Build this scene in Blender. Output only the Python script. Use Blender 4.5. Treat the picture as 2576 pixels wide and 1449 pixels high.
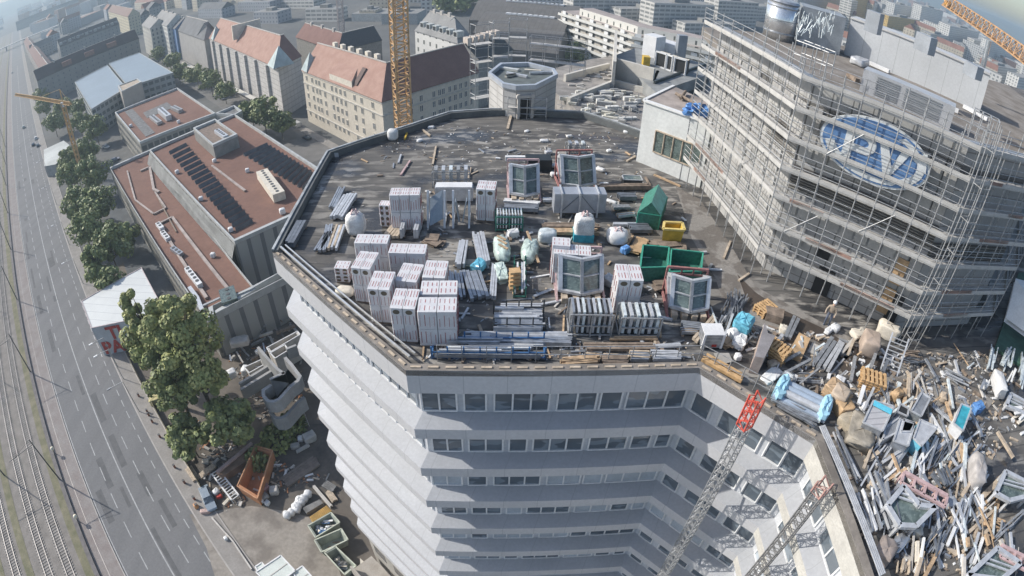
import bpy, math, random
from mathutils import Vector, Matrix
R = math.radians
rnd = random.Random(7)
for o in list(bpy.data.objects): bpy.data.objects.remove(o)
SC = bpy.context.scene
COL = SC.collection
# ------------------------------------------------------------------ camera
CAMZ = 73.0
PITCH, ROLL = .6553, .03514
F, K3 = 1457.7, .031
cam = bpy.data.cameras.new('camera'); co = bpy.data.objects.new('camera', cam); COL.objects.link(co); SC.camera = co
cp, sp = math.cos(PITCH), math.sin(PITCH); cr, sr = math.cos(ROLL), math.sin(ROLL)
FW = Vector((0, cp, -sp)); UP = Vector((0, sp, cp)); RT = Vector((1, 0, 0))
XC = RT*cr + UP*sr; YC = -RT*sr + UP*cr; ZC = -FW
co.matrix_world = Matrix(((XC.x, YC.x, ZC.x, 0), (XC.y, YC.y, ZC.y, 0), (XC.z, YC.z, ZC.z, CAMZ), (0, 0, 0, 1)))
cam.type = 'PANO'; cam.sensor_width = 36; cam.clip_start = .1; cam.clip_end = 20000
q = 2576/36/F
for holder in (cam, getattr(cam, 'cycles', None)):
    if holder is None: continue
    try:
        holder.panorama_type = 'FISHEYE_LENS_POLYNOMIAL'
        holder.fisheye_fov = math.pi
        holder.fisheye_polynomial_k0 = 0; holder.fisheye_polynomial_k1 = -q; holder.fisheye_polynomial_k2 = 0
        holder.fisheye_polynomial_k3 = -K3*q**3; holder.fisheye_polynomial_k4 = 0
    except Exception: pass
SC.render.engine = 'CYCLES'
# ------------------------------------------------------------------ light
SUN_AZ, SUN_EL = Vector((-.98, .17)).normalized(), R(35)
w = bpy.data.worlds.new('World'); SC.world = w; w.use_nodes = True
nt = w.node_tree; bg = nt.nodes['Background']
sky = nt.nodes.new('ShaderNodeTexSky'); sky.sky_type = 'NISHITA'; sky.sun_disc = False
sky.sun_elevation = SUN_EL; sky.sun_rotation = math.atan2(SUN_AZ.x, SUN_AZ.y)
sky.dust_density = 1.6; sky.air_density = 1.0; sky.ozone_density = .9
nt.links.new(sky.outputs[0], bg.inputs[0]); bg.inputs[1].default_value = .115
sl = bpy.data.lights.new('sun', 'SUN'); sl.energy = 3.3; sl.angle = R(.6); sl.color = (1, .945, .86)
so = bpy.data.objects.new('sun', sl); COL.objects.link(so)
sd = Vector((SUN_AZ.x*math.cos(SUN_EL), SUN_AZ.y*math.cos(SUN_EL), math.sin(SUN_EL)))
so.rotation_euler = (-sd).to_track_quat('-Z', 'Y').to_euler()
SC.view_settings.view_transform = 'Standard'; SC.view_settings.look = 'None'
SC.view_settings.exposure = 0.55; SC.view_settings.gamma = 1
SC.cycles.max_bounces = 5; SC.cycles.volume_bounces = 0
# ------------------------------------------------------------------ photo point -> world point on height z
def ray(x, y):
    u = (x-1288)/F; v = -(y-724.5)/F; r = math.hypot(u, v)+1e-12; th = r*(1+K3*r*r); s = math.sin(th)
    return XC*(u/r*s)+YC*(v/r*s)-ZC*math.cos(th)
def at(p, z=0.):
    d = ray(*p); t = (z-CAMZ)/d.z
    return Vector((d.x*t, d.y*t, z))
def atd(p, dist):
    return Vector((0, 0, CAMZ))+ray(*p)*dist
def fr(x0, y0, s): return lambda x, y: (x0+x*s, y0+y*s)
T3 = 1/3.; T6 = 1/6.
g1 = fr(0, 0, T3); g2 = fr(858.7, 0, T3); g3 = fr(1717.3, 0, T3); g4 = fr(0, 483, T3); g5 = fr(858.7, 483, T3); g6 = fr(1717.3, 483, T3)
g7 = fr(0, 966, T3); g8 = fr(858.7, 966, T3); g9 = fr(1717.3, 966, T3)
hA = fr(0, 0, T6); hB = fr(375.7, 0, T6); hC = fr(751.3, 0, T6); hD = fr(737.9, 134.2, T6); hE = fr(201.2, 670.8, T6)
hF = fr(550, 831.8, T6); hG = fr(1717.3, 724.5, T6); hH = fr(2079.6, 805, .19443); hI = fr(2079.6, 1167.2, .19443)
hJ = fr(1207.5, 375.7, T6); hK = fr(831.8, 429.3, T6); hL = fr(402.5, 1073.3, T6); hM = fr(644, 1207.5, T6)
hN = fr(1811.2, 0, T6); hO = fr(2146.6, 0, T6); hP = fr(2012.5, 241.5, T6); hQ = fr(1502.6, 67, T6); hR = fr(1180.7, 0, T6)
# ------------------------------------------------------------------ materials
MATS = {}
def nodes(name):
    m = bpy.data.materials.new(name); m.use_nodes = True
    return m, m.node_tree.nodes, m.node_tree.links, m.node_tree.nodes['Principled BSDF']
def ramp(N, L, src, a, b, p0=.3, p1=.7):
    r = N.new('ShaderNodeMapRange'); r.inputs[1].default_value = p0; r.inputs[2].default_value = p1
    r.inputs[3].default_value = a; r.inputs[4].default_value = b; L.new(src, r.inputs[0]); return r.outputs[0]
def mixc(N, L, fac, a, b):
    m = N.new('ShaderNodeMix'); m.data_type = 'RGBA'
    for sck, v in ((m.inputs[0], fac), (m.inputs[6], a), (m.inputs[7], b)):
        if isinstance(v, (int, float)): sck.default_value = v
        elif isinstance(v, (tuple, list)): sck.default_value = (*v[:3], 1)
        else: L.new(v, sck)
    return m.outputs[2]
def noise(N, L, scale, detail=4, vec=None, stretch=None):
    t = N.new('ShaderNodeTexNoise'); t.inputs['Scale'].default_value = scale; t.inputs['Detail'].default_value = detail
    g = N.new('ShaderNodeNewGeometry'); s = g.outputs['Position'] if vec is None else vec
    if stretch:
        mp = N.new('ShaderNodeMapping'); mp.inputs['Scale'].default_value = stretch[:3]
        if len(stretch) > 3: mp.inputs['Rotation'].default_value = (0, 0, stretch[3])
        L.new(s, mp.inputs['Vector']); s = mp.outputs[0]
    L.new(s, t.inputs['Vector']); return t.outputs[0]
def M(name, c, rough=.7, metal=0., var=.18, scale=1.2, c2=None, bump=0., spec=None, fine=True, stretch=None, p=(.35, .65)):
    if name in MATS: return MATS[name]
    m, N, L, B = nodes(name)
    n = noise(N, L, scale, 5, stretch=stretch)
    dark = tuple(v*(1-var) for v in c); lite = c2 or tuple(min(1, v*(1+var)) for v in c)
    col = mixc(N, L, ramp(N, L, n, 0, 1, *p), dark if not c2 else c, lite)
    if fine:
        n2 = noise(N, L, scale*9, 3)
        col = mixc(N, L, ramp(N, L, n2, 0, .35), col, tuple(v*.6 for v in c))
    L.new(col, B.inputs['Base Color']); B.inputs['Roughness'].default_value = rough; B.inputs['Metallic'].default_value = metal
    if spec is not None: B.inputs['Specular IOR Level'].default_value = spec
    if bump:
        bp = N.new('ShaderNodeBump'); bp.inputs['Strength'].default_value = bump; bp.inputs['Distance'].default_value = .08
        L.new(noise(N, L, scale*5, 4), bp.inputs['Height']); L.new(bp.outputs[0], B.inputs['Normal'])
    MATS[name] = m; return m
def math_(N, L, op, a, b=None):
    t = N.new('ShaderNodeMath'); t.operation = op
    for i, v in enumerate((a, b)):
        if v is None: continue
        if isinstance(v, (int, float)): t.inputs[i].default_value = v
        else: L.new(v, t.inputs[i])
    return t.outputs[0]
def GRID(name, wall, win, bu, bv, u0, u1, v0, v1, rough=.7, var=.12, wrough=.25, rnd_win=.5, band=None, wall2=None):
    """wall with a regular grid of openings or joints on the uv of each wall quad (metres)"""
    if name in MATS: return MATS[name]
    m, N, L, B = nodes(name)
    tc = N.new('ShaderNodeTexCoord'); sx = N.new('ShaderNodeSeparateXYZ'); L.new(tc.outputs['UV'], sx.inputs[0])
    U = math_(N, L, 'DIVIDE', sx.outputs[0], bu); V = math_(N, L, 'DIVIDE', sx.outputs[1], bv)
    fu = math_(N, L, 'FRACT', U); fv = math_(N, L, 'FRACT', V)
    def inr(x, a, b): return math_(N, L, 'MULTIPLY', math_(N, L, 'GREATER_THAN', x, a), math_(N, L, 'LESS_THAN', x, b))
    mask = math_(N, L, 'MULTIPLY', inr(fu, u0, u1), inr(fv, v0, v1))
    cmb = N.new('ShaderNodeCombineXYZ'); L.new(math_(N, L, 'FLOOR', U), cmb.inputs[0]); L.new(math_(N, L, 'FLOOR', V), cmb.inputs[1])
    wn = N.new('ShaderNodeTexWhiteNoise'); wn.noise_dimensions = '2D'; L.new(cmb.outputs[0], wn.inputs['Vector'])
    wc = mixc(N, L, math_(N, L, 'MULTIPLY', wn.outputs[0], rnd_win), win, tuple(.5*(a+b) for a, b in zip(win, wall)))
    n = noise(N, L, .35, 5)
    wallc = mixc(N, L, ramp(N, L, n, 0, 1), tuple(v*(1-var) for v in wall), wall2 or tuple(min(1, v*(1+var)) for v in wall))
    n2 = noise(N, L, 6, 3); wallc = mixc(N, L, ramp(N, L, n2, 0, .3), wallc, tuple(v*.65 for v in wall))
    if band:
        wallc = mixc(N, L, inr(fv, band[0], band[1]), wallc, band[2])
    L.new(mixc(N, L, mask, wallc, wc), B.inputs['Base Color'])
    L.new(ramp(N, L, mask, rough, wrough, 0, 1), B.inputs['Roughness'])
    MATS[name] = m; return m
# ------------------------------------------------------------------ mesh builder
class MB:
    def __init__(s): s.v = []; s.f = []; s.m = []; s.uv = []
    def face(s, pts, mi=0, uv=None):
        i = len(s.v); s.v += [tuple(p) for p in pts]; s.f.append(list(range(i, i+len(pts)))); s.m.append(mi)
        s.uv.append(uv)
    def wall(s, a, b, z0, z1, mi=0, u=0.):
        """vertical quad from a to b (xy)"""
        l = math.hypot(b[0]-a[0], b[1]-a[1])
        s.face([(a[0], a[1], z0), (b[0], b[1], z0), (b[0], b[1], z1), (a[0], a[1], z1)], mi, [(u, z0), (u+l, z0), (u+l, z1), (u, z1)])
    def prism(s, poly, z0, z1, mi=0, top=None, bottom=True):
        A = sum(poly[i][0]*poly[(i+1) % len(poly)][1]-poly[(i+1) % len(poly)][0]*poly[i][1] for i in range(len(poly)))
        P = [(p[0], p[1]) for p in (poly if A > 0 else poly[::-1])]
        for i in range(len(P)): s.wall(P[i], P[(i+1) % len(P)], z0, z1, mi)
        s.face([(p[0], p[1], z1) for p in P], mi if top is None else top, [(p[0], p[1]) for p in P])
        if bottom: s.face([(p[0], p[1], z0) for p in P[::-1]], mi, [(p[0], p[1]) for p in P[::-1]])
    def box(s, c, d, rot=0., mi=0, top=None):
        """c = centre of the base, d = sizes"""
        ca, sa = math.cos(rot), math.sin(rot); x, y = d[0]/2, d[1]/2
        s.prism([(c[0]+ca*a-sa*b, c[1]+sa*a+ca*b) for a, b in ((-x, -y), (x, -y), (x, y), (-x, y))], c[2], c[2]+d[2], mi, top)
    def bar(s, p, q, w, h=None, mi=0):
        p = Vector(p); q = Vector(q); h = h or w; d = (q-p)
        if d.length < 1e-6: return
        d.normalize(); up = Vector((0, 0, 1)) if abs(d.z) < .95 else Vector((1, 0, 0))
        sx = d.cross(up).normalized()*w/2; sy = sx.cross(d).normalized()*h/2
        A = [p+sx*a+sy*b for a, b in ((-1, -1), (1, -1), (1, 1), (-1, 1))]; B = [a+(q-p) for a in A]
        l = (q-p).length
        for i in range(4):
            j = (i+1) % 4; s.face([A[i], A[j], B[j], B[i]][::-1], mi, [(0, l), (w, l), (w, 0), (0, 0)])
        s.face(A, mi); s.face(B[::-1], mi)
    def tube(s, p, q, r, n=10, mi=0, r2=None, cap=True):
        p = Vector(p); q = Vector(q); d = (q-p).normalized(); r2 = r if r2 is None else r2
        up = Vector((0, 0, 1)) if abs(d.z) < .95 else Vector((1, 0, 0))
        a = d.cross(up).normalized(); b = d.cross(a)
        P = [p+(a*math.cos(2*math.pi*i/n)+b*math.sin(2*math.pi*i/n))*r for i in range(n)]
        Q = [q+(a*math.cos(2*math.pi*i/n)+b*math.sin(2*math.pi*i/n))*r2 for i in range(n)]
        for i in range(n):
            j = (i+1) % n; s.face([P[i], P[j], Q[j], Q[i]], mi)
        if cap: s.face(P[::-1], mi); s.face(Q, mi)
    def blob(s, c, r, n=12, m=8, mi=0, jit=.12, seed=0, flat=0., sq=1.0):
        """lumpy rounded body"""
        g = random.Random(seed); P = []
        for i in range(m+1):
            t = math.pi*i/m; row = []
            for j in range(n):
                a = 2*math.pi*j/n; st, ct = math.sin(t), math.cos(t)
                cx, cy = math.cos(a), math.sin(a)
                k = 1+g.uniform(-jit, jit)
                def pw(v): return math.copysign(abs(v)**sq, v)
                z = c[2]+r[2]*pw(ct)*k
                row.append((c[0]+r[0]*pw(cx)*abs(st)**sq*k, c[1]+r[1]*pw(cy)*abs(st)**sq*k, max(z, flat)))
            P.append(row)
        for i in range(m):
            for j in range(n):
                k = (j+1) % n; s.face([P[i][j], P[i+1][j], P[i+1][k], P[i][k]], mi)
    def build(s, name, mats, parent=None, world=False, smooth=False):
        me = bpy.data.meshes.new(name)
        off = Vector(parent.location) if (parent and world) else Vector((0, 0, 0))
        if world and parent:
            vs = [(x-off.x, y-off.y, z-off.z) for x, y, z in s.v]
        else: vs = s.v
        me.from_pydata(vs, [], s.f)
        mats = mats if isinstance(mats, (list, tuple)) else [mats]
        for m in mats: me.materials.append(m)
        me.polygons.foreach_set('material_index', s.m)
        ul = me.uv_layers.new(name='UVMap'); k = 0
        for f, uv in zip(s.f, s.uv):
            for i in range(len(f)):
                if uv: ul.data[k].uv = uv[i]
                k += 1
        if smooth: me.polygons.foreach_set('use_smooth', [True]*len(me.polygons))
        if smooth:
            import bmesh
            bm = bmesh.new(); bm.from_mesh(me); bmesh.ops.remove_doubles(bm, verts=bm.verts, dist=1e-4); bm.to_mesh(me); bm.free()
        me.update()
        o = bpy.data.objects.new(name, me); COL.objects.link(o)
        if parent: o.parent = parent
        return o
def tag(o, label, cat, group=None, kind=None):
    if label: o['label'] = label
    if cat: o['category'] = cat
    if group: o['group'] = group
    if kind: o['kind'] = kind
    return o
def thing(name, label, cat, loc=(0, 0, 0), rot=0., group=None):
    o = bpy.data.objects.new(name, None); COL.objects.link(o); o.location = loc; o.rotation_euler = (0, 0, rot)
    o.empty_display_size = .2
    return tag(o, label, cat, group)
def dup(root, loc, rot=0., label=None, scale=None, cat=None, group=None):
    r = root.copy(); COL.objects.link(r); r.location = loc; r.rotation_euler = (0, 0, rot)
    if scale: r.scale = scale
    if label: r['label'] = label
    if cat: r['category'] = cat
    if group: r['group'] = group
    for ch in list(root.children):
        c = ch.copy(); COL.objects.link(c); c.parent = r
        for g in ch.children:
            d = g.copy(); COL.objects.link(d); d.parent = c
    return r
def struct(name, mb, m, kind='structure', smooth=False):
    o = mb.build(name, m, smooth=smooth); o['kind'] = kind; return o
def offs(P, d):
    """offset an open polyline to its left by d (mitred)"""
    P = [Vector((p[0], p[1])) for p in P]; out = []
    for i in range(len(P)):
        ns = []
        if i > 0: t = (P[i]-P[i-1]).normalized(); ns.append(Vector((-t.y, t.x)))
        if i < len(P)-1: t = (P[i+1]-P[i]).normalized(); ns.append(Vector((-t.y, t.x)))
        n = sum(ns, Vector((0, 0))).normalized(); c = n.dot(ns[0])
        out.append(P[i]+n*(d/c))
    return out
ANCH = []
USEDL = set()
def reg(o, short): ANCH.append((o.matrix_world.translation.copy() if False else Vector(o.location), short))
def relabel(o, kind, anchors, extra=()):
    """own label for a small thing: kind + side + nearest named neighbour"""
    p = Vector(o.location); near = sorted(anchors, key=lambda a: (a[0]-p).length)[:7]; e = list(extra)+['']
    for x in e:
        for a, sh in near:
            d = p-a; side = ('right of' if d.x > 0 else 'left of') if abs(d.x) > abs(d.y) else ('behind' if d.y > 0 else 'in front of')
            for adj in ('close ', ''):
                lb = (kind+' '+x+' '+('just ' if adj else '')+side+' the '+sh).replace('  ', ' ')
                if lb not in USEDL and len(lb.split()) <= 16:
                    USEDL.add(lb); o['label'] = lb; return
    for x in e:
        for a, sh in near:
            lb = (kind+' '+x+' nearest the '+sh).replace('  ', ' ')
            if lb not in USEDL and len(lb.split()) <= 16: USEDL.add(lb); o['label'] = lb; return
# ------------------------------------------------------------------ palette
def pal():
    P = {}
    P['deck'] = None
    return P
ALU = M('aluminium', (.42, .445, .48), .38, .55, .2, 3)
ALU2 = M('pale_aluminium', (.58, .60, .63), .4, .3, .15, 3)
ALUD = M('dark_aluminium', (.20, .22, .25), .45, .4, .2, 3)
GALV = M('galvanised_steel', (.42, .43, .44), .5, .45, .25, 6)
DSTEEL = M('dark_steel', (.09, .095, .10), .6, .3, .3, 3)
REDST = M('primer_red_steel', (.36, .17, .16), .7, 0, .25, 4)
PINKST = M('faded_red_steel', (.50, .36, .36), .7, 0, .2, 4)
WOOD = M('timber', (.46, .33, .21), .8, 0, .3, 4, stretch=(1, 1, 4))
WOODO = M('orange_timber', (.56, .37, .19), .7, 0, .2, 4)
WOODP = M('pale_timber', (.48, .40, .31), .8, 0, .25, 3)
WOODD = M('weathered_timber', (.24, .19, .15), .9, 0, .35, 3)
PLY = M('plywood', (.48, .33, .19), .7, 0, .3, 1.5)
WHITE = M('white_sheet', (.72, .73, .74), .5, 0, .08, 1)
WHITEP = M('white_paint', (.78, .79, .79), .4, 0, .05, .5)
CREAM = M('cream_render', (.66, .61, .52), .85, 0, .12, 1)
FILM = M('clear_film', (.62, .68, .70), .18, .1, .25, 3)
FILMG = M('greenish_film', (.50, .60, .56), .15, 0, .3, 4)
BAG = M('woven_bag', (.72, .72, .71), .7, 0, .2, 2.5, bump=.6)
BLUEF = M('light_blue_film', (.16, .48, .62), .3, 0, .25, 3)
BLUET = M('blue_tarpaulin', (.12, .28, .58), .5, 0, .3, 3)
TEAL = M('teal_plastic', (.05, .36, .46), .4, 0, .25, 3)
GREENM = M('green_mesh', (.045, .19, .145), .6, 0, .25, 6)
GREEND = M('green_floor', (.05, .12, .09), .7, 0, .2, 2)
YEL = M('yellow_paint', (.62, .42, .06), .5, 0, .2, 2)
BLUEP = M('blue_paint', (.06, .16, .34), .5, 0, .2, 2)
ORANGE = M('crane_orange', (.46, .28, .15), .55, 0, .25, 2)
RUST = M('rusty_orange', (.36, .16, .08), .8, 0, .35, .8, c2=(.46, .22, .11))
REDP = M('red_paint', (.42, .04, .03), .5, 0, .2, 2)
RED2 = M('signal_red', (.60, .10, .07), .5, 0, .2, 2)
BLACK = M('black_rubber', (.02, .02, .022), .8, 0, .2, 3)
CONC = M('concrete', (.36, .35, .33), .9, 0, .2, .8, bump=.3)
CONCL = M('pale_concrete', (.50, .48, .45), .85, 0, .18, .6)
CONCD = M('dark_concrete', (.17, .17, .17), .9, 0, .3, .8)
RUBBLE = M('rubble', (.28, .25, .22), .95, 0, .5, 3, bump=.8)
DARK = M('dark_opening', (.025, .027, .03), .6, 0, .2, 1)
def glass_mat(name, c, rough=.07, var=.5, sc=.3):
    if name in MATS: return MATS[name]
    m, N, L, B = nodes(name)
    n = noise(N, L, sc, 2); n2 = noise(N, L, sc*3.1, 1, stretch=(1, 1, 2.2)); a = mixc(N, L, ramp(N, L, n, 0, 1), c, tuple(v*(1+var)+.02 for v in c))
    L.new(mixc(N, L, ramp(N, L, n2, 0, .8, .55, .60), a, tuple(v*2.2+.05 for v in c)), B.inputs['Base Color'])  # second noise paints pale reflection blotches into the glass colour
    B.inputs['Roughness'].default_value = rough; B.inputs['Specular IOR Level'].default_value = .8
    MATS[name] = m; return m
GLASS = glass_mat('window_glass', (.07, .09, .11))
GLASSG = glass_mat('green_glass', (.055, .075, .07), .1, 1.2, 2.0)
BLIND = M('window_blind', (.42, .47, .52), .5, 0, .1, 1)
# ================================================================== SETTING
def W(a, s): return (.659*a-.7521*s, .7521*a+.6591*s)       # across / along the avenue
def strip(mb, a0, a1, s0, s1, z, mi=0, n=1):
    for k in range(n):
        u, v = s0+(s1-s0)*k/n, s0+(s1-s0)*(k+1)/n
        P = [W(a0, u), W(a0, v), W(a1, v), W(a1, u)]
        mb.face([(p[0], p[1], z) for p in P][::-1], mi)
GROUNDM = M('city_ground', (.105, .108, .11), .95, 0, .3, .03, c2=(.15, .15, .145))
g = MB(); S = 9000
g.face([(-S, -S, 0), (S, -S, 0), (S, S, 0), (-S, S, 0)]); struct('ground', g, GROUNDM)
SITE = M('site_dirt', (.10, .088, .075), .95, 0, .35, .12, c2=(.19, .165, .14), bump=.5)
SITEC = M('dusty_concrete', (.20, .18, .16), .95, 0, .3, .22, c2=(.31, .285, .255), bump=.4, p=(.42, .55))
SITED = M('damp_dark_soil', (.085, .078, .072), .95, 0, .4, .2, c2=(.16, .14, .12), bump=.5)
g = MB(); g.prism([W(-.9, 20), W(-.9, 135), (-95, 140), (-30, 110), (10, 60), (10, 10), (-10, 0)], -.02, .04); struct('site_ground', g, SITE)
g = MB(); P = [at(g7(*p), .05) for p in ((1430, 985), (1600, 960), (1900, 920), (2150, 960), (2330, 1000), (2500, 1250), (2576, 1449), (2500, 1700), (1700, 1700), (1560, 1240))]
g.prism(P, 0, .08); struct('yard_ground', g, SITEC)
g = MB(); P = [at(g7(*p), .05) for p in ((1500, 560), (1900, 400), (2100, 300), (2500, 300), (2576, 800), (2300, 960), (1900, 890), (1640, 960), (1480, 760))]
g.prism(P, 0, .065); struct('soil_ground', g, SITED)
BALL = M('ballast', (.20, .185, .17), .95, 0, .3, .5, c2=(.27, .25, .23), bump=.5)
g = MB(); strip(g, -90, -26.2, -40, 1500, .05); struct('ballast_ground', g, BALL)
VEG = M('dry_grass', (.15, .15, .09), .95, 0, .4, .5, c2=(.24, .22, .15), bump=.5)
g = MB(); strip(g, -26.2, -24.5, -40, 1500, .09); strip(g, -37.6, -35.9, -40, 1500, .09); strip(g, -43.4, -42.3, -40, 1500, .09); struct('weedy_verge', g, VEG)
PAV = M('reddish_paving', (.24, .21, .20), .95, 0, .25, .4, c2=(.29, .27, .26))
g = MB(); strip(g, -23.6, -19.5, -40, 1500, .07); struct('median_pavement', g, PAV)
ASPH = M('asphalt', (.145, .148, .155), .85, 0, .15, .3, c2=(.175, .178, .185), stretch=(1, .06, 1, R(-48.8)))
g = MB(); strip(g, -19.5, -4.15, -40, 1500, .06); struct('road', g, ASPH)
SIDE = M('pavement_slabs', (.25, .235, .22), .9, 0, .2, .4, c2=(.31, .295, .28))
g = MB(); strip(g, -4.0, -.9, -40, 1500, .16); struct('pavement', g, SIDE)
KERB = M('kerb_stone', (.40, .38, .36), .85, 0, .1, 1)
g = MB(); g.prism([W(-4.25, -40), W(-4.25, 1500), W(-4.0, 1500), W(-4.0, -40)], 0, .185)
g.prism([W(-19.7, -40), W(-19.7, 1500), W(-19.5, 1500), W(-19.5, -40)], 0, .17)
g.prism([W(-.9, -40), W(-.9, 1500), W(-.7, 1500), W(-.7, -40)], 0, .2); struct('kerb', g, KERB)
PAINT = M('road_paint', (.36, .37, .38), .7, 0, .2, 1.5)
g = MB(); strip(g, -12.32, -12.10, -40, 700, .066)
for k in range(60):
    s0 = 40.2+6.8*k-1.8
    strip(g, -9.15, -8.98, s0, s0+3.6, .066); strip(g, -15.65, -15.48, s0+3, s0+6.6, .066)
for k in range(90):
    s0 = 32+3.6*k; strip(g, -6.08, -5.92, s0, s0+2.1, .066)
strip(g, -19.3, -19.15, -40, 700, .066)
struct('road_marking', g, PAINT)
g = MB(); rr_ = random.Random(9)
for k in range(26):
    a = rr_.uniform(-18.5, -7); s0 = rr_.uniform(45, 300); l = rr_.uniform(1.5, 14); strip(g, a, a+rr_.uniform(.5, 1.4), s0, s0+l, .0635)
struct('road_patch', g, M('asphalt_patch', (.115, .117, .122), .9, 0, .12, .8))
TARP_ = M('tarmac_repair', (.12, .12, .125), .9, 0, .1, 1)
RAILM = M('rail_steel', (.30, .285, .28), .5, .3, .15, 1); SLEEP = M('sleeper', (.29, .275, .26), .9, 0, .2, .5)
g = MB(); g2_ = MB()
for ac, n in ((-28.8, 1), (-32.9, 1), (-39.6, 1), (-45, 0), (-49.5, 0), (-54, 0), (-60, 0), (-65, 0)):
    for e in (-.72, .72):
        a = ac+e
        P = [W(a-.06, -20), W(a-.06, 900), W(a+.06, 900), W(a+.06, -20)]; g.prism(P, .1, .27)
    if n:
        for k in range(300):
            s0 = 30+.62*k; g2_.prism([W(ac-1.2, s0), W(ac-1.2, s0+.26), W(ac+1.2, s0+.26), W(ac+1.2, s0)], .04, .12, bottom=False)
a = -22.8
for e in (-.72, .72): g.prism([W(a+e-.05, -20), W(a+e-.05, 900), W(a+e+.05, 900), W(a+e+.05, -20)], .05, .1)
struct('railway_track', g, RAILM); struct('sleeper_track', g2_, SLEEP)
g = MB(); g.prism([W(-24.5, -40), W(-24.5, 900), W(-23.65, 900), W(-23.65, -40)], 0, .55, top=1)
t = thing('retaining_wall', 'long low dark wall between the rails and the road median', 'wall', (*W(-24, 60), 0)); g.build('wall_body', [CONCD, M('wall_cap', (.16, .15, .15), .9)], t, world=True)
# distant hills
HILL = M('hill_wood', (.08, .10, .07), .95, 0, .3, .004)
g = MB(); hr = random.Random(3); n = 90; prev = None
for k in range(n+1):
    a = R(-110+220*k/n); h = 60+70*abs(math.sin(k*.21))+45*math.sin(k*.09+1)+hr.uniform(-6, 6); h = max(h, 25)
    r0, r1, r2 = 3600, 4800, 6500
    row = [(math.sin(a)*r0, math.cos(a)*r0, -3), (math.sin(a)*r1, math.cos(a)*r1, h*.8), (math.sin(a)*r2, math.cos(a)*r2, h*.5)]
    if prev:
        for i in range(2): g.face([prev[i], row[i], row[i+1], prev[i+1]])
    prev = row
struct('hills', g, HILL, smooth=True)

# ================================================================== MAIN OFFICE BUILDING
DZ = 54.6                                                      # roof deck
L_, A_, I_, R2_ = at((685, 635), 55), at((1020, 931), 55), at((1760, 925), 55), at((2053, 1106), 55)
R3_ = at((2177, 1449), 55); R3_ = R2_+(R3_-R2_)*2.2
BLp, B1p, B2p, B3p, B4p, B5p = [at(p, 55) for p in ((822, 385), (1030, 318), (1130, 285), (1240, 277), (1470, 285), (1620, 335))]
TIP = [BLp, L_, A_, I_, R2_, R3_]
PANW = GRID('white_cladding', (.55, .555, .57), (.40, .41, .43), 1.95, 60, 0, .02, 0, 1, .45, .05, .5, 0)
SILLM = GRID('grey_sill_cladding', (.42, .435, .46), (.34, .35, .37), 1.95, 60, 0, .02, 0, 1, .4, .06, .5, 0)
INSUL = M('unfinished_insulation', (.46, .45, .42), .9, 0, .25, 1.2, c2=(.56, .55, .51), bump=.3)
bld = thing('office_building', 'tall white office block under construction with zigzag clad floors and a cluttered flat roof', 'building', (0, 25, 0))
INS = .95
def levels():
    yield 0, 55., 53.5
    for k in range(1, 10): t_ = 50.85-3.37*(k-1); yield k, t_, t_-.75
LV = list(levels())
IN_ = offs(TIP, INS)
for k, zt, zb in LV:
    g = MB(); sill = zt+.28 if k else zt
    u = 0
    for i in range(5):
        a, b = TIP[i], TIP[i+1]
        mi = 2 if (i == 4) else 0
        g.wall(a, b, zb, zt, mi, u); l = (b-a).length
        p, q_ = IN_[i], IN_[i+1]
        if k: g.face([(a.x, a.y, zt), (b.x, b.y, zt), (q_.x, q_.y, sill), (p.x, p.y, sill)], 1, [(u, 0), (u+l, 0), (u+l, 1), (u, 1)])
        g.face([(p.x, p.y, zb), (q_.x, q_.y, zb), (b.x, b.y, zb), (a.x, a.y, zb)], 1, [(u, 0), (u+l, 0), (u+l, 1), (u, 1)])
        u += l
    a = TIP[0]; p = IN_[0]
    g.face([(p.x, p.y, sill), (p.x, p.y, zb), (a.x, a.y, zb), (a.x, a.y, zt)], 0)
    a = TIP[-1]; p = IN_[-1]
    g.build('fascia_band', [PANW, SILLM, INSUL], bld, world=True)
# inset window wall per storey
WALLI = M('window_wall', (.56, .58, .61), .5, 0, .06, 1)
g = MB()
for i in range(5): g.wall(IN_[i], IN_[i+1], 20.2, 53.6)
g.build('inner_wall', WALLI, bld, world=True)
# windows: one prototype, scaled copies
def window_proto(blind):
    fr_ = MB(); gl = MB()
    for p, q2 in (((-.5, 0, 0), (.5, 0, 0)), ((-.5, 0, 1), (.5, 0, 1))): fr_.bar(p, q2, .06, .05)
    for x in (-.5, .5): fr_.bar((x, 0, 0), (x, 0, 1), .06 if False else .02, .06)
    return fr_, gl
WG = {}
def add_window(parent, a, b, z0, z1, npanes, mat, fm=WHITE, name='window', dep=.05):
    """window between xy points a and b, outside is to the right of a->b"""
    a = Vector((a[0], a[1], 0)); b = Vector((b[0], b[1], 0)); d = (b-a); l = d.length; d.normalize(); nrm = Vector((d.y, -d.x, 0))
    g = MB(); o = a+nrm*dep
    for z in (z0, z1): g.bar(o+d*.0+Vector((0, 0, z)), o+d*l+Vector((0, 0, z)), .1, .09)
    for k in range(npanes+1):
        p = o+d*(l*k/npanes); g.bar(p+Vector((0, 0, z0)), p+Vector((0, 0, z1)), .1, .09)
    f = g.build(name, fm, parent, world=True)
    h = MB(); o2 = a+nrm*(dep-.02)
    h.wall(o2, o2+d*l, z0, z1)
    x = h.build('pane', mat, parent, world=True); x.parent = f
    return f
wrn = random.Random(5)
patF = [(.0, .128, 2), (.155, .235, 1), (.265, .465, 3), (.495, .64, 2), (.655, .735, 1), (.755, .985, 3)]
patF2 = [(.02, .14, 2), (.165, .30, 2), (.325, .395, 1), (.42, .62, 3), (.645, .80, 2), (.82, .90, 1), (.925, .985, 1)]
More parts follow.
